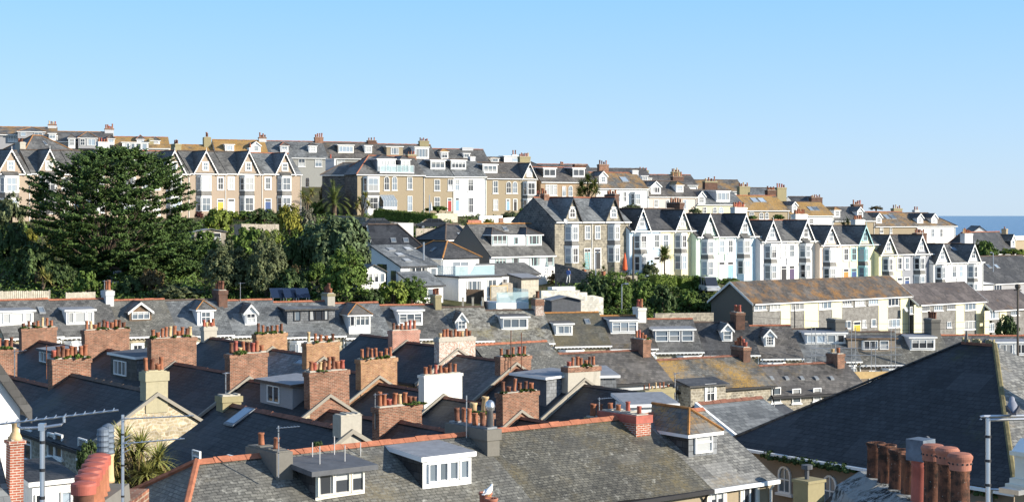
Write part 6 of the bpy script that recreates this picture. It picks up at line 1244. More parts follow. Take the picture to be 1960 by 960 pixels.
cordyline(694, 414, 50, [(-6, 30), (6, 38), (12, 22), (-10, 18)], 'cabbage palm against the sandstone villa bay', L=1.2)
cordyline(1272, 548, 60, [(0, 60)], 'single cabbage palm with one round head on a bare trunk', L=1.75, n=230, Y=204, mat='leaf_palm')
cordyline(1125, 392, 60, [(-12, 36), (0, 48), (12, 40), (16, 26), (-6, 24), (5, 30), (-16, 22)], 'many-headed cabbage palm above the grey stone house', L=1.6, n=130, Y=262, mat='leaf_palm')
cordyline(1622, 440, 30, [(0, 14), (-8, 8)], 'yucca between the two roof rows', L=1.7, n=60, Y=285, mat='leaf_dark')
cordyline(262, 975, 150, [(-22, 130), (10, 118), (-40, 95), (38, 92), (-10, 88), (22, 70), (-32, 60), (48, 62), (5, 55)], 'cabbage palm with drooping heads behind the nearest red hip', L=.9, n=120, Y=56)
cordyline(82, 560, 50, [(0, 34), (8, 24)], 'cabbage palm in the dark under the cypress', L=1.2)
cordyline(92, 490, 40, [(0, 20)], 'yellowish cabbage palm lit through the cypress', L=1.2)
bush('dark', 170, 905, 46, 58, 'dark shrub in the yard behind the nearest red pots', Y=57.5)
bush('dark', 608, 872, 30, 30, 'spiky dark plant behind the two-pot chimney', Y=53)
# ground cover on the slopes: one mass of leaves
C = []; N = []
for (x0, x1, y0, y1, n_) in ((-20, 700, 425, 585, 3400), (560, 870, 405, 470, 500), (1050, 1370, 515, 612, 1500), (880, 1060, 400, 440, 260), (1830, 1960, 470, 540, 300)):
    for i in range(n_):
        p = ghit(random.uniform(x0, x1), random.uniform(y0, y1), 160)
        if p.y > 355: continue
        r_ = random.uniform(.25, .8); o = rng.normal(0, .5, (16, 3)) * [r_, r_, r_ * .7]; C.append(o + np.array(p) + [0, 0, r_ * .4]); N.append(o + [0, 0, .4])
C = np.concatenate(C); N = np.concatenate(N); sel = rng.random(len(C))
tag(put('ground_cover', leaves_mesh('ground_cover', C[sel < .35], N[sel < .35], .18, 'leaf_dark')), 'dark tangle of low plants covering the garden slopes', 'ground cover', kind='stuff')
tag(put('ground_cover', leaves_mesh('ground_cover', C[sel >= .35], N[sel >= .35], .18, 'leaf_green')), 'lighter green low plants covering the garden slopes', 'ground cover', kind='stuff')
# ================================================================ sheds, fences, walls
def shed(name, lab, px0, px1, py_base, Y, th, depth, hz, rise, wall, roof, wins=(), door=None, ridge_along='x', cat='shed'):
    p = P3(px0, py_base, Y); fr = Frame(p, R(th)); w = fr.on_y(px1, py_base, 0)[0]; t = thing(name, lab, cat, p, R(th)); b = MB()
    pent = [(0, 0, -1), (w, 0, -1), (w, 0, hz), (w / 2, 0, hz + rise), (0, 0, hz)]; b.ext(pent, (0, depth, 0), wall); b.obj('wall', t)
    k = MB(); s_ = rise / (w / 2)
    k.slab((-.25, -.3, hz + .08 - .25 * s_), (w / 2, -.3, hz + rise + .08), (w / 2, depth + .2, hz + rise + .08), (-.25, depth + .2, hz + .08 - .25 * s_), .06, roof); k.slab((w / 2, -.3, hz + rise + .083), (w + .25, -.3, hz + .083 - .25 * s_), (w + .25, depth + .2, hz + .083 - .25 * s_), (w / 2, depth + .2, hz + rise + .083), .06, roof); k.obj('roof', t)
    for a, c, za, zb, st, gm in wins: add_window(t, w * (a + c) / 2, -.002, hz * za, w * (c - a), hz * (zb - za), st, gm=gm)
    return t
shed('timber_shed', 'weathered timber shed with a white window and glazed white door', 372, 432, 466, 208, 24, 3.0, 1.55, .35, 'wood_grey', 'felt_grey', ((.14, .34, .0, 1, 'grid', 'glass_curtain'), (.55, .84, .3, .92, 'case1', 'glass_dark')))
b = MB(); b.box(-.4, 4.2, -.5, -.2, -1.4, .0, 'wood_grey')
shed('summerhouse', 'brown timber summerhouse with glazed doors under the cypress', 203, 234, 540, 184, 12, 2.2, 1.5, .3, 'wood_brown', 'wood_brown', ((.05, .30, .1, .9, 'case1', 'glass_mid'), (.33, .62, .0, .9, 'case2', 'glass_mid'), (.66, .93, .1, .9, 'case1', 'glass_mid')), cat='summerhouse')
shed('summerhouse', 'white painted summerhouse with a scalloped gable below the long roof slope', 691, 738, 543, 172, 30, 2.4, 1.3, .75, 'render_white', 'slate_grey', ((.06, .22, .1, .85, 'case1', 'glass_mid'), (.30, .46, .1, .85, 'case1', 'glass_dark'), (.54, .70, .1, .85, 'case1', 'glass_dark'), (.78, .94, .1, .85, 'case1', 'glass_mid')), cat='summerhouse')
shed('carport', 'low carport with a dark felt roof in front of the pale block wall', 1056, 1112, 597, 160.5, 14, 2.6, 1.2, .35, 'felt_dark', 'felt_grey', cat='carport')  # closed walls coloured dark to stand for the shadow inside the carport
def board_run(name, lab, cat, pts, mat, th=.06, gap=.0, bw=.15, Y=None, posts=True):
    """boards standing along (px, py_top, py_bottom, Y) points"""
    P = [(P3(px, yb, Y_), (yb - yt) * Y_ / F) for px, yt, yb, Y_ in pts]; o = P[0][0]; t = thing(name, lab, cat, o); b = MB(); q = MB()
    for (a, ha), (c, hc) in zip(P[:-1], P[1:]):
        v = c - a; L = v.to_2d().length; n_ = max(1, int(L / bw)); d = v / n_; nn = Vector((-v.y, v.x, 0)).normalized() * th
        for i in range(n_):
            s = a + d * i - o; H = ha + (hc - ha) * i / n_ + random.uniform(-.03, .03); e = s + d * (1 - gap)
            b.ext([s - Vector((0, 0, .6)), e - Vector((0, 0, .6)), e + Vector((0, 0, H)), s + Vector((0, 0, H))], nn, mat)
        if posts:
            for i in range(int(L / 1.8) + 1): s = a + v * min(1, i * 1.8 / L) - o; q.box(s.x - .06, s.x + .06, s.y + .05, s.y + .17, s.z - .6, s.z + ha + .05, mat)
    b.obj('panel', t)
    if posts: q.obj('post', t)
    return t
board_run('picket_fence', 'grey picket fence above the terrace roofs at the picture edge', 'fence', [(-5, 557, 573, 146), (94, 556, 571, 150)], 'wood_pale', gap=.25, bw=.2)
board_run('fence_panel', 'short fence panel behind the rounded green shrub', 'fence', [(126, 560, 572, 151), (183, 558, 571, 153)], 'wood_pale', gap=.1)
board_run('board_fence', 'row of tall grey fence panels below the tan gables', 'fence', [(449, 430, 449, 214), (462, 428, 450, 213), (494, 429, 449, 217), (534, 429, 447, 221)], 'wood_grey')
board_run('board_fence', 'long weathered board fence behind the rear wing', 'fence', [(796, 437, 458, 214), (868, 436, 452, 222)], 'wood_grey')
board_run('board_fence', 'sloping board fence stepping up beside the villa drive', 'fence', [(836, 420, 437, 232), (866, 428, 440, 232), (890, 432, 442, 234)], 'wood_grey')
board_run('board_fence', 'pale fence panels in front of the white painted villa', 'fence', [(833, 408, 424, 250), (876, 408, 422, 254)], 'wood_pale')
board_run('board_fence', 'grey-brown fence beside the white flat-roofed extension', 'fence', [(893, 553, 570, 172), (925, 554, 572, 172), (926, 568, 584, 166)], 'wood_brown')
board_run('board_fence', 'grey screen fence behind the glass screened terrace', 'fence', [(961, 540, 556, 178), (992, 541, 556, 180)], 'wood_grey')
def wall_run(name, lab, pts, mat, th=.3, cat='wall'):
    P = [(P3(px, yb, Y_), (yb - yt) * Y_ / F) for px, yt, yb, Y_ in pts]; o = P[0][0]; t = thing(name, lab, cat, o); b = MB()
    for (a, ha), (c, hc) in zip(P[:-1], P[1:]):
        v = c - a; nn = Vector((-v.y, v.x, 0)).normalized() * th; D = Vector((0, 0, 1.2))
        b.ext([a - o - D, c - o - D, c - o + Vector((0, 0, hc)), a - o + Vector((0, 0, ha))], nn, mat)
    b.obj('masonry', t); return t
wall_run('block_wall', 'stepped pale concrete block wall behind the carport', [(1036, 556, 600, 164), (1072, 555, 600, 165.5), (1110, 555, 600, 167)], 'block_pale')
t = wall_run('block_wall', 'lower steps of the pale block wall running down to the bank', [(1110, 559, 600, 167), (1124, 559, 600, 167.6)], 'block_pale'); 
wall_run('block_wall', 'end of the pale block wall, lowest step by the thicket', [(1124, 565, 600, 167.6), (1137, 565, 600, 168), (1155, 569, 600, 168.6)], 'block_pale')
wall_run('garden_wall', 'low pale stone wall above the red ridge by the flats', [(1254, 599, 612, 165), (1366, 598, 612, 169)], 'stone_grey')
wall_run('garden_wall', 'white garden wall below the sandstone gable', [(918, 413, 424, 252), (962, 412, 424, 255)], 'render_white')
wall_run('garden_wall', 'white wall piece beside the brick gate pier', [(964, 417, 426, 252), (992, 415, 426, 254)], 'render_white')
wall_run('garden_wall', 'terracotta capped low wall beside the yellowish shrub', [(896, 421, 430, 244), (922, 421, 430, 246)], 'pot_hat')
wall_run('gate_pier', 'single orange brick pier in the white garden wall', [(956, 417, 431, 248), (963, 417, 431, 248.4)], 'brick_red', cat='pier')
wall_run('retaining_wall', 'grey stone wall with weathered boards beside the long hedge', [(640, 412, 428, 238), (700, 416, 432, 236), (712, 420, 434, 236)], 'stone_grey')
wall_run('retaining_wall', 'dark retaining wall under the long clipped hedge', [(715, 421, 436, 238), (833, 430, 441, 240)], 'stone_dark')
wall_run('garden_wall', 'dark stone wall sloping down beside the stone bay houses', [(1062, 504, 530, 193), (1095, 511, 532, 192), (1125, 522, 536, 191)], 'stone_dark')
wall_run('garden_wall', 'pale terrace wall under the red parasol', [(1172, 527, 536, 192), (1220, 527, 536, 195)], 'stone_grey')
wall_run('planter', 'long white planter below the flowering shrub', [(1057, 549, 556, 174), (1101, 548, 555, 176)], 'render_white', .8, 'planter')
# glass-screened terrace with its white base and timber screen
p = P3(950, 584, 164); fr = Frame(p, R(22)); t = thing('pool_terrace', 'glass screened white terrace with steps beside the fence', 'terrace', p, R(22)); w = fr.on_y(1012, 584)[0]
b = MB(); b.box(0, w, 0, 4.5, -2, .25, 'render_white'); b.obj('base', t); b = MB()
for i in range(5): b.box(.5 + i * .1, 2.0, .6 + i * .3, .9 + i * .3, .25, .25 + .16 * (i + 1), 'render_grey_pale')
b.obj('steps', t); b = MB(); b.box(.05, w - .02, .03, .05, .25, 1.35, 'glass_clear'); b.box(w - .03, w - .01, .06, 4.2, .25, 1.6, 'glass_clear'); b.obj('glass_screen', t)
b = MB(); b.box(1.0, 3.0, 4.3, 4.4, .2, 1.9, 'timber_new'); b.box(1.1, 2.9, 4.25, 4.3, .3, 1.8, 'wood_pale'); b.obj('timber_screen', t)
for i, px in enumerate((886, 905, 924)):
    q = P3(px, 588, 158); b = MB(); b.box(-.1, .1, -.1, .1, -.5, .95, 'wood_pale'); b.box(-.13, .13, -.13, .13, .95, 1.02, 'wood_pale'); tag(b.obj('deck_post', None, q), 'short pale timber post on the deck behind the ridge', 'post', 'deck posts behind the pale mossy ridge')
# scaffold in front of the terrace
q = P3(1580, 690, 150); t = thing('scaffold', 'tube scaffold with a yellow board in front of the middle terrace', 'scaffold', q, R(8))
for i in range(5):
    for y in (0, 1.1):
        b = MB(); b.tube([(i * 2.0 - 1, y, -5), (i * 2.0 - 1, y, 1.6 if i % 2 else 3.2)], .035, 5, 'metal'); b.obj('upright', t)
for z in (-2.2, -.6, .5, 1.2):
    b = MB(); b.tube([(-1.5, -.05, z), (7.6, -.05, z)], .03, 5, 'metal'); b.obj('ledger', t)
b = MB(); b.box(2.2, 6.6, -.1, .2, -1.75, -1.1, 'timber_new'); b.obj('toe_board', t)

# ================================================================ poles, lamps, parasol, ladder, vehicles, person
def pole(name, lab, cat, px, ytop, ybot, Y, r, mat, lamp=0):
    p = P3(px, ybot, Y); H = (ybot - ytop) * Y / F; t = thing(name, lab, cat, p); b = MB(); b.tube([(0, 0, -1.5), (0, 0, H)], [r, r * .75], 7, mat); b.obj('post', t)
    if lamp: b = MB(); b.tube([(0, 0, H - .02), (lamp * .5, -.2, H + .1), (lamp, -.3, H + .08)], .045, 5, 'metal'); b.box(min(lamp * .5, lamp * 1.2), max(lamp * .5, lamp * 1.2), -.42, -.18, H + .02, H + .17, 'metal'); b.obj('lamp_head', t)
    return t
pole('street_lamp', 'slim grey lamp post in front of the teal door', 'lamp', 1140, 484, 534, 191, .09, 'metal', .3)
pole('street_lamp', 'short grey lamp post on the green bank', 'lamp', 1190, 544, 592, 170, .08, 'metal', .6)
pole('street_lamp', 'tall grey lamp post before the red door villa', 'lamp', 822, 373, 432, 243, .10, 'metal', .0)
pole('street_lamp', 'lamp post before the dark slate barn', 'lamp', 1901, 484, 503, 262, .10, 'metal', -.5)
t = pole('telegraph_pole', 'brown telegraph pole wrapped in ivy below the pale blue house', 'pole', 1212, 452, 580, 188, .17, 'pole_wood')
put('ivy', leaf_ball('ivy', .5, 40, 30, .13, 'leaf_green', flat=3.2), t, (0, 0, .2), 0, (1, 1, 1.2))
t = pole('telegraph_pole', 'thin dark pole with an insulator head by the third block of flats', 'pole', 1948, 545, 660, 150, .12, 'pole_wood'); b = MB(); b.box(-.35, .35, -.05, .05, 5.2, 5.3, 'pole_wood'); b.lathe((0, 0, 5.35), [(.2, 0), (.3, .25), (.2, .5)], 8, 'pole_wood'); b.obj('insulator_head', t)
t = pole('street_pole', 'thin black pole in front of the first block of flats', 'pole', 1521, 586, 640, 165, .07, 'black_paint')
q = P3(1196, 529, 194); t = thing('parasol', 'closed orange-red parasol on the terrace of the stone house', 'parasol', q); b = MB(); b.tube([(0, 0, -.2), (0, 0, 3.0)], .035, 6, 'wood_brown'); b.lathe((0, 0, 0), [(.3, -.02), (.3, .06)], 8, 'felt_dark'); b.obj('pole', t)
b = MB(); b.lathe((0, 0, .75), [(.16, 0), (.32, .15), (.27, .7), (.2, 1.3), (.1, 1.9), (.03, 2.2)], 9, 'parasol_red'); b.obj('canopy', t)
q = P3(825, 407, 255); t = thing('parasol', 'closed pale parasol in front of the sandstone villa', 'parasol', q); b = MB(); b.tube([(0, 0, -.3), (0, 0, 1.4)], .04, 6, 'wood_brown'); b.obj('pole', t); b = MB(); b.lathe((0, 0, .3), [(.15, 0), (.26, .15), (.2, .7), (.04, 1.5)], 8, 'render_grey_pale'); b.obj('canopy', t)
q = P3(1124, 512, 194.5); t = thing('ladder', 'pale stepladder leaning by the teal door', 'ladder', q, R(20))
for sx in (-.35, .35): b = MB(); b.tube([(sx, 0, -.3), (sx * .6, .5, 2.3)], .05, 5, 'wood_pale'); b.obj('rail', t)
for i in range(6): b = MB(); f_ = i / 6; b.box(-.33 + .12 * f_, .33 - .12 * f_, .5 * f_ - .03, .5 * f_ + .03, .1 + f_ * 2.1, .15 + f_ * 2.1, 'wood_pale'); b.obj('rung', t)
for px, py, lab in ((1118, 518, 'potted palm at the stone house steps'), (1155, 522, 'bushy potted palm right of the teal door')):
    q = P3(px, py, 193.5); t = thing('potted_palm', lab, 'plant', q); b = MB(); b.lathe((0, 0, -.3), [(.22, 0), (.3, .5), (.33, .5)], 8, 'terracotta'); b.obj('plant_pot', t); f = MB(); blades(f, (0, 0, .5), 40, .9, .09, 'leaf_palm', .9); f.obj('foliage', t)
def car(lab, px, py, Y, rz, paint, van=False, L=4.3):
    q = P3(px, py, Y); t = thing('parked_van' if van else 'parked_car', lab, 'van' if van else 'car', q, R(rz)); b = MB(); h = .95
    sec = [(-L / 2, .35), (-L / 2, .75), (-L / 2 + .9, .95), (L / 2 - .1, .98), (L / 2, .7), (L / 2, .35)]
    b.ext([(x, -.85, z) for x, z in sec], (0, 1.7, 0), paint); b.obj('body', t); k = MB(); top = 1.95 if van else 1.48
    cab = [(-L / 2 + .75, .96), (-L / 2 + 1.5, top), (L / 2 - (.15 if van else .9), top), (L / 2 - .1, .98)]
    k.ext([(x, -.76, z) for x, z in cab], (0, 1.52, 0), 'glass_dark'); k.ext([(cab[1][0] - .05, -.74, top), (cab[2][0] + .05, -.74, top), (cab[2][0] + .05, .74, top), (cab[1][0] - .05, .74, top)], (0, 0, .06), paint)
    for x in (-.2, .9): k.ext([(x, -.78, .96), (x + .12, -.78, .96), (x + .12, -.78, top), (x, -.78, top)], (0, 1.56, 0), paint)
    k.obj('cabin', t)
    for x in (-L / 2 + .8, L / 2 - .8):
        for y in (-.78, .78):
            w = MB(); w.tube([(x, y - .1, .33), (x, y + .1, .33)], .33, 12, 'tyre'); w.tube([(x, y - .12, .33), (x, y + .12, .33)], .2, 10, 'metal'); w.obj('wheel', t)
    for y in (-.6, .6): w = MB(); w.box(-L / 2 - .02, -L / 2 + .1, y - .15, y + .15, .6, .74, 'glass_curtain'); w.obj('headlight', t)
    return t
car('dark blue parked car whose roof shows over the white house parapet', 718, 437, 232, 18, 'car_dark'); car('black parked car behind the long board fence', 825, 438, 232, 14, 'car_dark'); car('silver people carrier parked among the shrubs by the flats', 1358, 560, 197, 100, 'car_silver', True, 3.8)
# the walker on the path
def person(lab, loc, rz, H=1.72):
    me = bpy.data.meshes.new('body'); S = H / 1.72
    J = [(0, 0, .95, .15), (0, 0, 1.15, .15), (0, 0, 1.38, .17), (0, 0, 1.5, .06), (0, -.01, 1.58, .085), (0, 0, 1.70, .075), (-.2, 0, 1.4, .06), (-.27, .02, 1.15, .05), (-.24, -.1, .92, .035), (.2, 0, 1.4, .06), (.27, .02, 1.15, .05), (.25, -.1, .92, .035),
         (-.1, 0, .88, .1), (-.11, -.1, .48, .065), (-.11, .02, .07, .05), (-.11, -.13, .04, .045), (.1, 0, .88, .1), (.11, .14, .5, .065), (.11, .28, .1, .05), (.11, .14, .05, .045)]
    E_ = [(0, 1), (1, 2), (2, 3), (3, 4), (4, 5), (2, 6), (6, 7), (7, 8), (2, 9), (9, 10), (10, 11), (0, 12), (12, 13), (13, 14), (14, 15), (0, 16), (16, 17), (17, 18), (18, 19)]
    me.from_pydata([(x * S, y * S, z * S) for x, y, z, r in J], E_, []); o = bpy.data.objects.new('tmp', me); COL.objects.link(o)
    md = o.modifiers.new('skin', 'SKIN'); sv = me.skin_vertices[0].data
    for i, (x, y, z, r) in enumerate(J): sv[i].radius = (r * S, r * S * (.72 if i < 3 else 1)); sv[i].use_root = i == 0
    o.modifiers.new('sub', 'SUBSURF').levels = 1
    dg = bpy.context.evaluated_depsgraph_get(); m2 = bpy.data.meshes.new_from_object(o.evaluated_get(dg)); bpy.data.objects.remove(o)
    m2.materials.clear()
    for k in ('skin', 'cloth_blue', 'cloth_pale', 'hair'): m2.materials.append(MATS[k])
    for p in m2.polygons:
        z = p.center.z / S; x = abs(p.center.x)
        p.material_index = 3 if z > 1.66 or (z > 1.56 and p.center.y > .03) else 0 if z > 1.47 or (x > .2 and z < 1.02) else 1 if z > .95 else 2
        p.use_smooth = True
    m2.name = 'person'; t = put('person', m2, None, loc, rz); return tag(t, lab, 'person')
person('person in a blue top and pale trousers walking on the path below the stone house', P3(1088, 541, 184), R(150))
GP = ghit(1088, 541)

# ================================================================ the nearest chimneys and aerials
def big_pot(parent, x, y, z, r, h, mat, hat=None, rot=0):
    b = MB(); b.lathe((0, 0, 0), [(r * 1.12, 0), (r * 1.1, .04), (r, .08), (r * .92, h * .78), (r * .98, h * .80), (r * .92, h * .83), (r * .98, h * .86), (r * .92, h * .89), (r * 1.08, h * .94), (r * 1.08, h), (r * .82, h), (r * .8, h * .5)], 20, mat); o = b.obj('chimney_pot', parent, (x, y, z), rot, True)
    if hat == 'disc':
        k = MB(); k.lathe((0, 0, h - .02), [(r * 1.16, -.04), (r * 1.2, .06), (r * 1.12, .085), (r * .6, .105), (.01, .11)], 36, 'pot_red'); k.obj('pot_cap', o)
    if hat == 'dome':
        k = MB(); k.lathe((0, 0, h - .02), [(r * 1.1, -.02), (r * 1.13, .05), (r * 1.15, .09), (r * 1.27, .13), (r * 1.28, .155), (r * 1.05, .19), (.02, .205)], 32, 'pot_hat')
        for i in range(14): a = i * math.pi / 7; k.box(r * 1.13 * math.cos(a) - .010, r * 1.13 * math.cos(a) + .010, r * 1.13 * math.sin(a) - .010, r * 1.13 * math.sin(a) + .010, h + .035, h + .057, 'black_paint')
        k.obj('pot_cap', o, smooth=False)
    if hat == 'louvre':
        k = MB(); pr = []
        for i in range(5): pr += [(r * .98, h + i * .07), (r * 1.12, h + i * .07 + .02), (r * .98, h + i * .07 + .05)]
        k.lathe((0, 0, 0), pr + [(r * 1.0, h + .37), (.02, h + .4)], 16, 'metal' if parent.get('k', 0) else 'zinc'); k.obj('louvre_cowl', o)
    if hat == 'hood':
        k = MB(); k.ext([(-r * 1.25, -r * 1.2, h - .05), (r * 1.25, -r * 1.2, h - .05), (r * 1.2, -r * 1.15, h + .24), (-r * 1.2, -r * 1.15, h + .24)], (0, r * 2.2, 0), 'zinc'); k.ext([(r * 1.26, -r, h), (r * 1.26, r, h), (r * 1.26, r * .7, h + .2), (r * 1.26, 0, h + .26), (r * 1.26, -r * .7, h + .2)], (.04, 0, 0), 'felt_dark'); k.obj('hood', o)
    return o
# left stack, pots in a line running away from the camera
t = thing('near_chimney_stack', 'nearest chimney stack with a line of red disc-capped pots', 'chimney', (-5.1, 18.6, -7)); b = MB(); b.box(-.35, .26, -1.0, 2.3, -3, 3.35, 'brick_red'); b.ext([(-.3, -.95, 3.35), (.22, -.95, 3.35), (.14, -.7, 3.52), (-.2, -.7, 3.52)], (0, 2.4, 0), 'render_cement_dark'); b.obj('stack', t)
for i, (px, py, Y) in enumerate([(160, 934, 18.0), (167, 919, 18.35), (173, 908, 18.7), (179, 897, 19.05), (185, 888, 19.4), (190, 880, 19.75)]):
    q = P3(px, py, Y); z = 3.5; big_pot(t, q.x + 5.1, q.y - 18.6, z, .122, q.z + 7 - z, 'terracotta' if i else 'terracotta_dark', 'disc', i)
for px, py, Y, hat in ((197, 876, 20.1, 'louvre'), (207, 868, 20.5, 'louvre')):
    q = P3(px, py, Y); big_pot(t, q.x + 5.1, q.y - 18.6, 3.5, .075, q.z + 7 - 3.5, 'render_cement_dark' if px < 200 else 'terracotta_pale', hat)
# right stack
t = thing('near_chimney_stack', 'nearest lichen-crusted stack with tall dark pots, domed caps and one metal hood', 'chimney', (5.75, 21.8, -8), R(2)); b = MB(); b.box(-.75, .75, -3.0, 2.2, -3, 3.55, 'lichen_stone')
sec = [(-.85, 3.5), (-.72, 3.85), (-.35, 4.05), (.3, 4.07), (.7, 3.9), (.85, 3.5)]; N_ = 14
for i in range(N_):
    y0 = -3.05 + 5.3 * i / N_; s_ = random.uniform(.96, 1.04); b.ext([(x * s_, y0, z + random.uniform(-.02, .02)) for x, z in sec], (0, 5.3 / N_, 0), 'lichen_stone')
b.obj('stack', t)
for px, py, Y, r, hat, mat in ((1684, 846, 23.6, .135, None, 'pot_soot_shade'), (1703, 850, 23.1, .135, None, 'pot_soot_shade'), (1723, 859, 22.6, .135, None, 'pot_soot_shade'), (1742, 868, 22.1, .122, None, 'pot_soot_shade'), (1760, 872, 21.6, .125, 'hood', 'pot_red'), (1782, 874, 21.1, .125, 'dome', 'pot_soot_shade'), (1807, 880, 20.6, .125, 'dome', 'pot_soot_shade'), (1829, 892, 20.1, .125, 'dome', 'pot_soot_shade')):
    q = P3(px, py, Y); d = Vector((q.x - 5.75, q.y - 21.8)); big_pot(t, d.x, d.y, 4.0, r, q.z + 8 - 4.0, mat, hat, px)
q = P3(1858, 944, 24); t = thing('small_stack', 'low stack with one terracotta collar pot behind the domed pots', 'chimney', q - Vector((0, 0, 3))); b = MB(); b.box(-.5, .5, -.3, .3, -2, 2.7, 'lichen_stone'); b.obj('stack', t); big_pot(t, -.12, 0, 2.7, .09, .42, 'terracotta', None); big_pot(t, .16, 0, 2.6, .1, .26, 'terracotta', None)
# bottom-centre pots with the gull
q = P3(935, 960, 24); t = thing('small_stack', 'row of ribbed red pots below the white gull', 'chimney', q - Vector((0, 0, 1))); b = MB(); b.box(-.35, .35, -.9, .5, -3, .6, 'brick_red'); b.obj('stack', t)
for i in range(3): big_pot(t, -.05 + i * .09, .3 - i * .35, .6, .10, .50 - i * .03, 'pot_hat', None)
def bird(lab, loc, rz, S, mats, cat):
    t = thing('gull' if cat == 'gull' else 'pigeon', lab, cat, loc, rz); b = MB(); n_ = 10
    ax = [(-.20, .10, .012), (-.14, .105, .045), (-.05, .13, .085), (.05, .16, .09), (.12, .20, .07), (.15, .245, .045), (.17, .285, .043), (.20, .295, .03), (.225, .292, .01)]
    rings = [[(x * S, r * S * math.cos(2 * math.pi * k / n_), (z + r * math.sin(2 * math.pi * k / n_)) * S) for k in range(n_)] for x, z, r in ax]; i0 = 0
    for rg in rings: b.v += rg
    for j in range(len(rings) - 1):
        for k in range(n_): k2 = (k + 1) % n_; b.f.append((j * n_ + k, j * n_ + k2, (j + 1) * n_ + k2, (j + 1) * n_ + k)); b.m.append(mats[0])
    b.obj('body', t, smooth=True)
    for sg in (-1, 1):
        w = MB(); w.ext([(.08 * S, sg * .085 * S, .19 * S), (-.02 * S, sg * .1 * S, .2 * S), (-.24 * S, sg * .03 * S, .12 * S), (-.1 * S, sg * .09 * S, .1 * S)], (0, sg * .012 * S, 0), mats[1]); w.obj('wing', t)
        w = MB(); w.tube([(.02 * S, sg * .03 * S, .08 * S), (.03 * S, sg * .03 * S, 0), (.06 * S, sg * .03 * S, 0)], .008 * S, 5, 'beak'); w.obj('leg', t)
        w = MB(); w.lathe((.19 * S, sg * .03 * S, .30 * S), [(.001, -.006 * S), (.007 * S, 0), (.001, .006 * S)], 6, 'black_paint'); w.obj('eye', t)
    w = MB(); w.tube([(.215 * S, 0, .292 * S), (.245 * S, 0, .288 * S), (.265 * S, 0, .278 * S)], [.012 * S, .009 * S, .002 * S], 6, 'beak'); w.obj('beak', t)
    w = MB(); w.ext([(-.16 * S, -.03 * S, .105 * S), (-.30 * S, -.045 * S, .08 * S), (-.30 * S, .045 * S, .08 * S), (-.16 * S, .03 * S, .105 * S)], (0, 0, .012 * S), mats[1]); w.obj('tail', t); return t
bird('white gull resting on the red pots at the bottom of the picture', P3(935, 949, 24) , R(60), .55, ('feather_white', 'feather_white'), 'gull')
# aerials
def aerial(lab, px, ytop, ybot, Y, r, booms, group=None, mat='metal'):
    p = P3(px, ybot, Y); H = (ybot - ytop) * Y / F; t = thing('tv_aerial', lab, 'aerial', p, 0, group); b = MB(); b.tube([(0, 0, -.5), (0, 0, H)], r, 8, mat); b.obj('mast', t); k = Y / F
    for i in range(3): b = MB(); z = H * (.2 + .3 * i); b.lathe((0, 0, z), [(r * 1.12, 0), (r * 1.12, r * 1.2)], 8, 'black_paint'); b.obj('clip', t)
    for (x0, z0, x1, z1, n_, yy, el) in booms:
        A_ = Vector((x0 * k, -yy, z0 * k)); B_ = Vector((x1 * k, yy, z1 * k)); b = MB(); b.tube([A_, B_], r * .42, 6, mat); bm = b.obj('boom', t); d = (B_ - A_).normalized(); s = d.cross(Vector((0, 0, 1))).normalized()
        for i in range(n_):
            q = A_.lerp(B_, (i + .5) / n_); e = MB(); e.tube([q - s * el + Vector((0, 0, r * .5)), q + s * el + Vector((0, 0, r * .5))], r * .24, 5, mat); e.obj('element', bm)
    return t
t = aerial('big rooftop aerial with a long cranked boom at the picture edge', 81, 813, 990, 16, .027, [(-90, 180, 140, 203, 13, .12, .10)])
b = MB(); k = 16 / F; H = 177 * k; b.tube([(-46 * k, 0, H + 12 * k), (-46 * k, 0, H - 2 * k), (-40 * k, 0, H - 6 * k), (0, -.02, H - 4 * k), (36 * k, 0, H + 1 * k), (42 * k, 0, H + 6 * k), (42 * k, 0, H + 17 * k)], .016, 8, 'metal'); b.obj('crank_arm', t)
b = MB(); b.box(-.032, .032, -.04, .04, H - .05, H + .02, 'metal'); b.obj('clamp', t)
t = aerial('second aerial mast with two short booms before the palm', 235, 793, 990, 17.5, .018, [(0, 190, 134, 194, 8, .06, .05), (2, 143, 116, 150, 8, .06, .05)])
b = MB(); k = 17.5 / F
for zz in (125, 134, 143, 152): b.tube([(2 * k, -.02, zz * k), (14 * k, .02, (zz + 6) * k)], .006, 5, 'metal')
b.obj('reflector', t)
t = thing('tv_aerial', 'bare steel aerial frame carrying the pigeon', 'aerial', P3(1891, 985, 18)); b = MB(); k = 18 / F; H = 185 * k; b.tube([(0, 0, -1), (0, 0, H)], .027, 9, 'metal'); b.obj('mast', t)
b = MB(); b.tube([(-14 * k, 0, H - 2 * k), (-14 * k, 0, H + 3 * k), (-8 * k, 0, H + 4 * k), (95 * k, .1, H + 3 * k)], .017, 7, 'metal'); b.tube([(-2 * k, 0, H - 3 * k), (95 * k, .1, H - 3 * k)], .017, 7, 'metal'); b.obj('boom', t)
for i in range(3): b = MB(); z = H * (.3 + .25 * i); b.lathe((0, 0, z), [(.038, 0), (.038, .03)], 9, 'black_paint'); b.obj('clip', t)
bird('grey pigeon seen from behind on the steel aerial', P3(1938, 799, 18.05), R(75), .72, ('feather_grey', 'feather_dark'), 'pigeon')
AG = 'small aerials among the stepped streets'
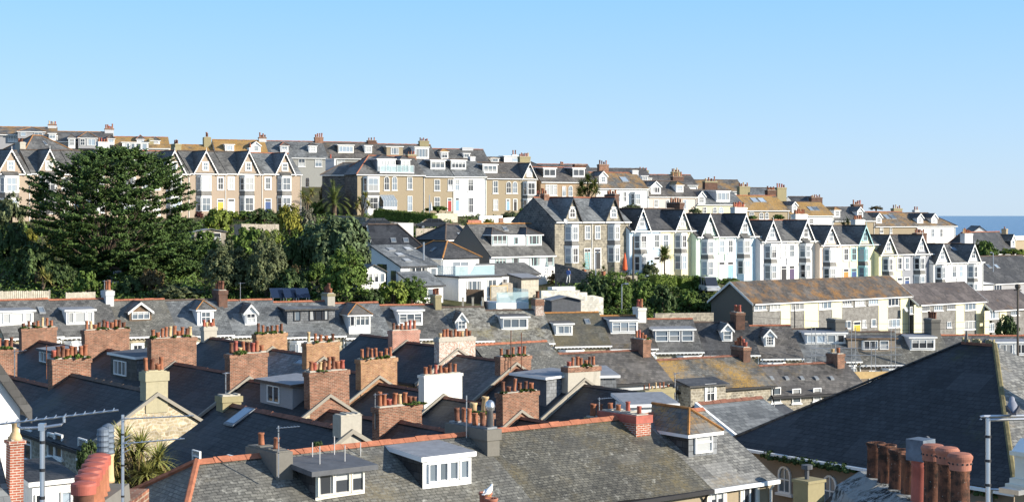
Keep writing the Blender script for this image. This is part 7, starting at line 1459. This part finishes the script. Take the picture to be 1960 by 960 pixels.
for px, yt, yb, Y, bx, lab in ((533, 814, 880, 46, 40, 'thin aerial on the two-pot sloping chimney'), (718, 752, 800, 74, 25, 'thin aerial beside the eight-pot stack before the white one'), (893, 756, 812, 52, 0, 'thin bare mast beside the dark pots and metal cowl'), (432, 712, 756, 67, 6, 'thin aerial before the square red stack'), (1147, 760, 800, 62, 26, 'thin aerial above the two-pot rounded stack'),
                                (1292, 712, 770, 100, 8, 'thin aerial before the orange lichen patch'), (28, 668, 740, 84, 22, 'thin aerial above the three red pots'), (89, 660, 708, 90, 18, 'rusty aerial with a slanting comb behind the eight-pot stack'), (460, 540, 575, 142, 9, 'thin aerial above the pale blue slates'), (978, 632, 690, 102, 0, 'rusty bare flue pipe by the tufted stack'), (998, 636, 690, 102, 0, 'second rusty flue pipe, right of the first'), (1482, 768, 822, 84, 0, 'thin pole beside the red flue'), (200, 536, 560, 136, 14, 'white aerial strapped to the grey two-pot chimney'), (1605, 560, 590, 300, 0, 'distant thin pole') ):
    if 'distant' in lab: continue
    aerial(lab, px, yt, yb, Y, .022 if Y < 80 else .03, [(-3, (yb - yt) * .94, bx, (yb - yt) * .97, 7, .1, .14)] if bx else [], AG, 'metal' if 'rusty' not in lab else 'terracotta_dark')
def dish(px, py, Y, r, lab):
    q = P3(px, py, Y); t = thing('satellite_dish', lab, 'dish', q, R(40)); b = MB(); pr = [(r * math.sin(a), -r * .9 * math.cos(a) + r * .9) for a in [i * .18 for i in range(6)]]; b.lathe((0, 0, 0), [(max(x, .003), z) for x, z in pr], 14, 'render_grey_pale', False); o = b.obj('reflector', t, smooth=True); o.rotation_euler = (R(70), 0, 0)
    b = MB(); b.tube([(0, .02, 0), (0, .1, -.3), (0, .35, -.35)], .025, 6, 'metal'); b.obj('bracket', t); b = MB(); b.tube([(0, 0, -.2), (0, -.4, -.05)], .015, 5, 'metal'); b.obj('feed_arm', t)
dish(146, 661, 99, .42, 'grey satellite dish beside the ten-pot stack'); dish(1733, 592, 184, .42, 'dark satellite dish on the end of the first flats block'); dish(1082, 424, 197, .45, 'dark satellite dish at the stone gable foot')
q = P3(1480, 800, 84); t = thing('red_flue', 'single slim red flue pot on a stone cap by the great roof', 'flue', P3(1483, 815, 83)); b = MB(); b.box(-.55, .55, -.3, .3, -2, -.08, 'stone_rubble'); b.box(-.65, .65, -.4, .4, -.08, 0, 'render_cement'); b.obj('stack', t); b = MB(); b.lathe((0, 0, 0), [(.13, 0), (.11, .35), (.13, .38), (.13, .42), (.09, .42)], 10, 'pot_red'); b.obj('chimney_pot', t)
# overhead wires by the flats
b = MB()
for z0, z1 in ((545, 640), (600, 612)):
    P_ = []
    for i in range(13): f_ = i / 12; Y = 150 + 0 * f_; px = 1948 - 520 * f_; P_.append(P3(px, (610 + 24 * math.sin(math.pi * f_) * .5) + (0 if z0 == 545 else 12) - 6 * f_, 150 + 6 * f_))
    b.tube(P_, .012, 4, 'black_paint')
tag(b.obj('overhead_wire'), 'pair of thin overhead wires sagging before the flats', 'wire')
for o in list(COL.objects):
    if o.type == 'EMPTY' and not o.children: bpy.data.objects.remove(o)
print('objects', len(COL.objects))
